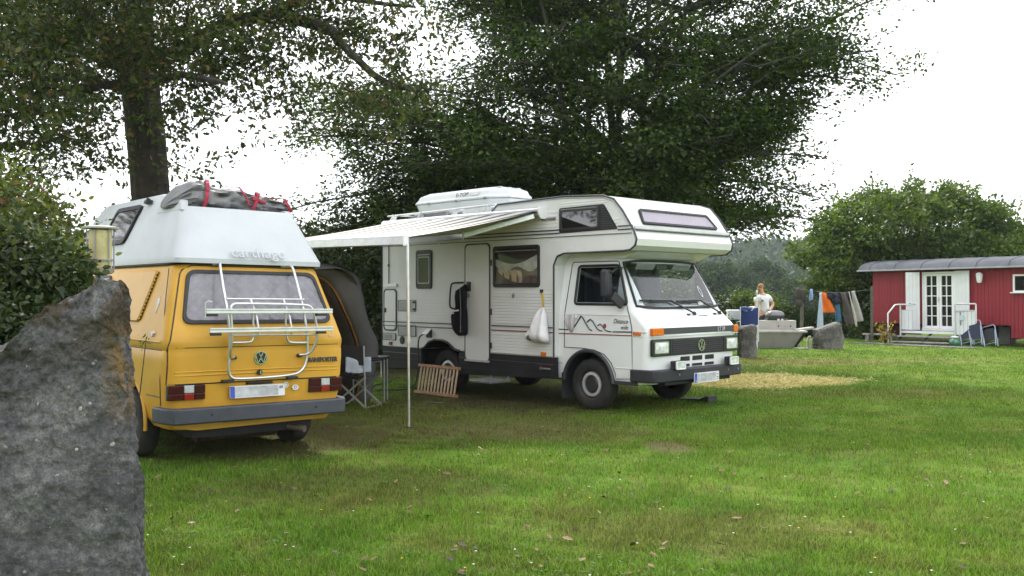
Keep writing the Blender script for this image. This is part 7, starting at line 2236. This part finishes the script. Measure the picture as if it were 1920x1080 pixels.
# dark growth behind the motorhome and the tent
for i, (x, y, Y, rx_, rz_, s) in enumerate(((640, 560, 19.5, 1.25, 1.65, 11), (735, 540, 20.6, 1.3, 1.7, 12), (840, 560, 21.5, 1.4, 1.6, 13), (560, 560, 20.5, 1.3, 1.6, 14), (1010, 600, 23.0, 1.8, 1.3, 15), (1230, 600, 24, 1.6, 1.2, 16))):
    c = px(x, y, Y)
    clump_tree("shrub", ("dense dark shrub behind the dome tent", "dense dark shrub behind the motorhome's rear edge", "dark shrub right behind the motorhome's back half", "dark shrub far behind the yellow van's roof edge", "low dark shrub hidden behind the motorhome", "low dark shrub behind the motorhome's cab")[i], "shrub", (c[0], Y, 0), c, (rx_, 1.0, rz_), 130, 64, .10, DARKL, stem_r=.05, cr=.30, seed=s, stems_n=3)
# low shrubs and hedge plants beyond the trough
HG = (("leafy climbing shrub directly behind the man", 1420, 575, 33.5, 1.2, .75, LIGHTL), ("shrub with pale leaf tips behind the motorhome's windscreen edge", 1370, 590, 33.0, 1.2, .95, DARKL), ("soft grey green shrub behind the grill", 1480, 605, 33.5, .9, .75, FARL),
      ("rounded shrub behind the clothes line post", 1528, 612, 34.0, .8, .65, FARL), ("dark low shrub under the trousers on the clothes line", 1590, 622, 33.0, .9, .55, DARKL), ("light green shrub at the wagon's left corner", 1625, 600, 31.8, .45, .6, LIGHTL))
for i, (lab, x, y, Y, rx_, rz_, m_) in enumerate(HG):
    c = px(x, y + 8, Y)
    clump_tree("shrub", lab, "shrub", (c[0], Y, 0), c, (rx_, .7, rz_), 80, 60, .085, m_, stem_r=.03, cr=.22, seed=40 + i, stems_n=3)
yp = thing("yellowing_plant", "small yellow and orange leaved plant by the wagon's steps", "plant", (11.25, 28.3, 0))
L = Leafer(); ms_ = MB()
for k in range(9):
    a = k * .7; e = Vector((.20 * math.cos(a), .20 * math.sin(a), .25 + .40 * ro.random()))
    ms_.tube([Vector((0, 0, 0)), e * .6 + Vector((0, 0, .1)), e], [.01, .007, .003], 4)
    for f in (.5, .75, 1.0):
        p = Vector(yp.location) + e * f
        L.clump(tuple(p), (.08, .08, .06), 6, .09)
ms_.build("stem", BARK, yp); L.done("foliage", 'leaf', leaf_mat("yellow_leaf", (0.10, 0.10, 0.02), (0.24, 0.18, 0.03), (0.30, 0.13, 0.03)), yp)
# far trees across the dip, and one on the right edge
FT = (("far tree with an airy top just right of the motorhome's nose", 1356, 545, 128, 5.2, 4.6), ("dense far tree between the motorhome and the man", 1395, 552, 135, 4.6, 4.4), ("tallest far tree with an airy round top beyond the man", 1426, 530, 140, 3.2, 4.0), ("broad low far tree above the man's shoulder", 1462, 565, 120, 3.4, 3.6), ("pale green far tree beside the round tree's left edge", 1515, 565, 110, 3.0, 3.0), ("far tree seen past the round tree's right edge", 1905, 510, 130, 4.4, 3.4), ("dark far tree hidden mostly by the motorhome's windscreen", 1300, 545, 132, 5.2, 5.0))
for i, (lab, x, y, Y, rx_, rz_) in enumerate(FT):
    c = px(x, y, Y)
    clump_tree("far_tree", lab, "tree", (c[0], Y, ground_z(c[0], Y)), c, (rx_, rx_ * .8, rz_ * .74), 210, 46, .42, FARL, stem_r=.3, cr=.85, seed=60 + i)
# the shrubs on the left behind the stone slab
BL = (("dark low shrub filling the gap beside the stone slab's sloping left shoulder", -30, 640, 5.2, .30, .24, DARKL, 'leaf', .04), ("tall leafy bush behind the stone slab", -60, 450, 7.6, .95, .62, BUSHL, 'leaf', .05), ("dense bush between the stone slab and the garden lamp", 45, 445, 7.9, .42, .42, BUSHL, 'leaf', .048), ("low grey green shrub spilling over the stone slab", 20, 515, 5.6, .36, .26, DARKL, 'leaf', .042), ("reddish brown barberry bush at the picture's left edge", -75, 520, 5.5, .26, .34, REDL, 'leaf', .036), ("thin leafy shrub right behind the lamp post", 98, 520, 6.8, .14, .22, BUSHL, 'leaf', .045))
for i, (lab, x, y, Y, rx_, rz_, m_, sh, sz) in enumerate(BL):
    c = px(x, y, Y)
    clump_tree("bush", lab, "bush", (c[0], Y, 0), c, (rx_, rx_ * .8, rz_), 150, 40, sz, m_, stem_r=.025, cr=.16, seed=80 + i, stems_n=5, shape=sh)
# ivy-like weed growing past the slab's edge
wd = thing("weed", "thin weed with small green leaves growing past the stone slab's right edge", "weed", (-1.72, 4.75, 0))
L = Leafer()
for (x, y) in ((262, 632), (270, 640), (280, 636), (265, 645)):
    c = px(x, y, 4.75); L.clump(c, (.03, .02, .015), 3, .026)
MB().tube([(-.20, 0, .85), (-.16, 0, 1.10), (-.13, 0, 1.37)], [.003, .003, .002], 4).build("stem", BARK, wd); L.done("foliage", 'leaf', BUSHL, wd)

# far wooded hill: terrain is in the ground sheet, the wood is one mass
HL = Leafer(); q = random.Random(9)
Pn = 5200
az = rg.uniform(-.75, .75, Pn); dist = rg.uniform(175, 520, Pn)
tx = np.sin(az) * dist; ty = np.cos(az) * dist
Ps, Ds, Ns, Ss = [], [], [], []
for x, y in zip(tx, ty):
    z = ground_z(x, y); h = q.uniform(3.5, 7.0) * (1.25 if q.random() < .2 else 1); w = h * q.uniform(.28, .42)
    n = 22
    v = unit(rg.standard_normal((n, 3))) * (.6 + .4 * rg.random((n, 1)))
    Ps.append(np.array([x, y, z + h * .5]) + v * np.array([w, w, h * .55])); Ds.append(v + rg.standard_normal((n, 3)) * .5); Ns.append(v + rg.standard_normal((n, 3)) * .5 + [0, 0, .4]); Ss.append(w * (.7 + .6 * rg.random(n)))
fw = leaves("far_wood", np.concatenate(Ps), np.concatenate(Ds), np.concatenate(Ns), np.concatenate(Ss), 'quad', FARL)
tag(fw, "distant wooded hillside beyond the campsite", "woodland", kind="stuff")
# twigs on the ground
for (x, y, l, a) in ((-1.25, 13.2, .3, .3), (-1.6, 12.9, .25, -.4), (-1.45, 12.6, .34, .15)):
    o = MB().tube(smooth_path([(0, 0, .02), (l * .3, .05, .035), (l * .7, -.04, .03), (l, .03, .02)]), [.009] * 9 + [.006] * 8 if False else .008, 5).build("fallen_twig", mat("pale_twig", (0.12, 0.10, 0.08), .8), None)
    o.location = (x, y, 0); o.rotation_euler = (0, 0, a)
    tag(o, "thin dry twig lying on the bare ground before the motorhome's rear", "twig", "twigs on the ground by the motorhome")

# air: pale haze that far things fade into
hm, t = new_mat("haze_air")
out = N(t, "ShaderNodeOutputMaterial"); pv = N(t, "ShaderNodeVolumePrincipled")
pv.inputs["Color"].default_value = (0.80, 0.88, 1.0, 1); pv.inputs["Density"].default_value = 0.00028; pv.inputs["Anisotropy"].default_value = 0.2
t.links.new(pv.outputs[0], out.inputs["Volume"])
hz = MB().box((0, 0, 24), (3400, 3400, 68)).build("haze", hm, None)
tag(hz, kind="stuff")
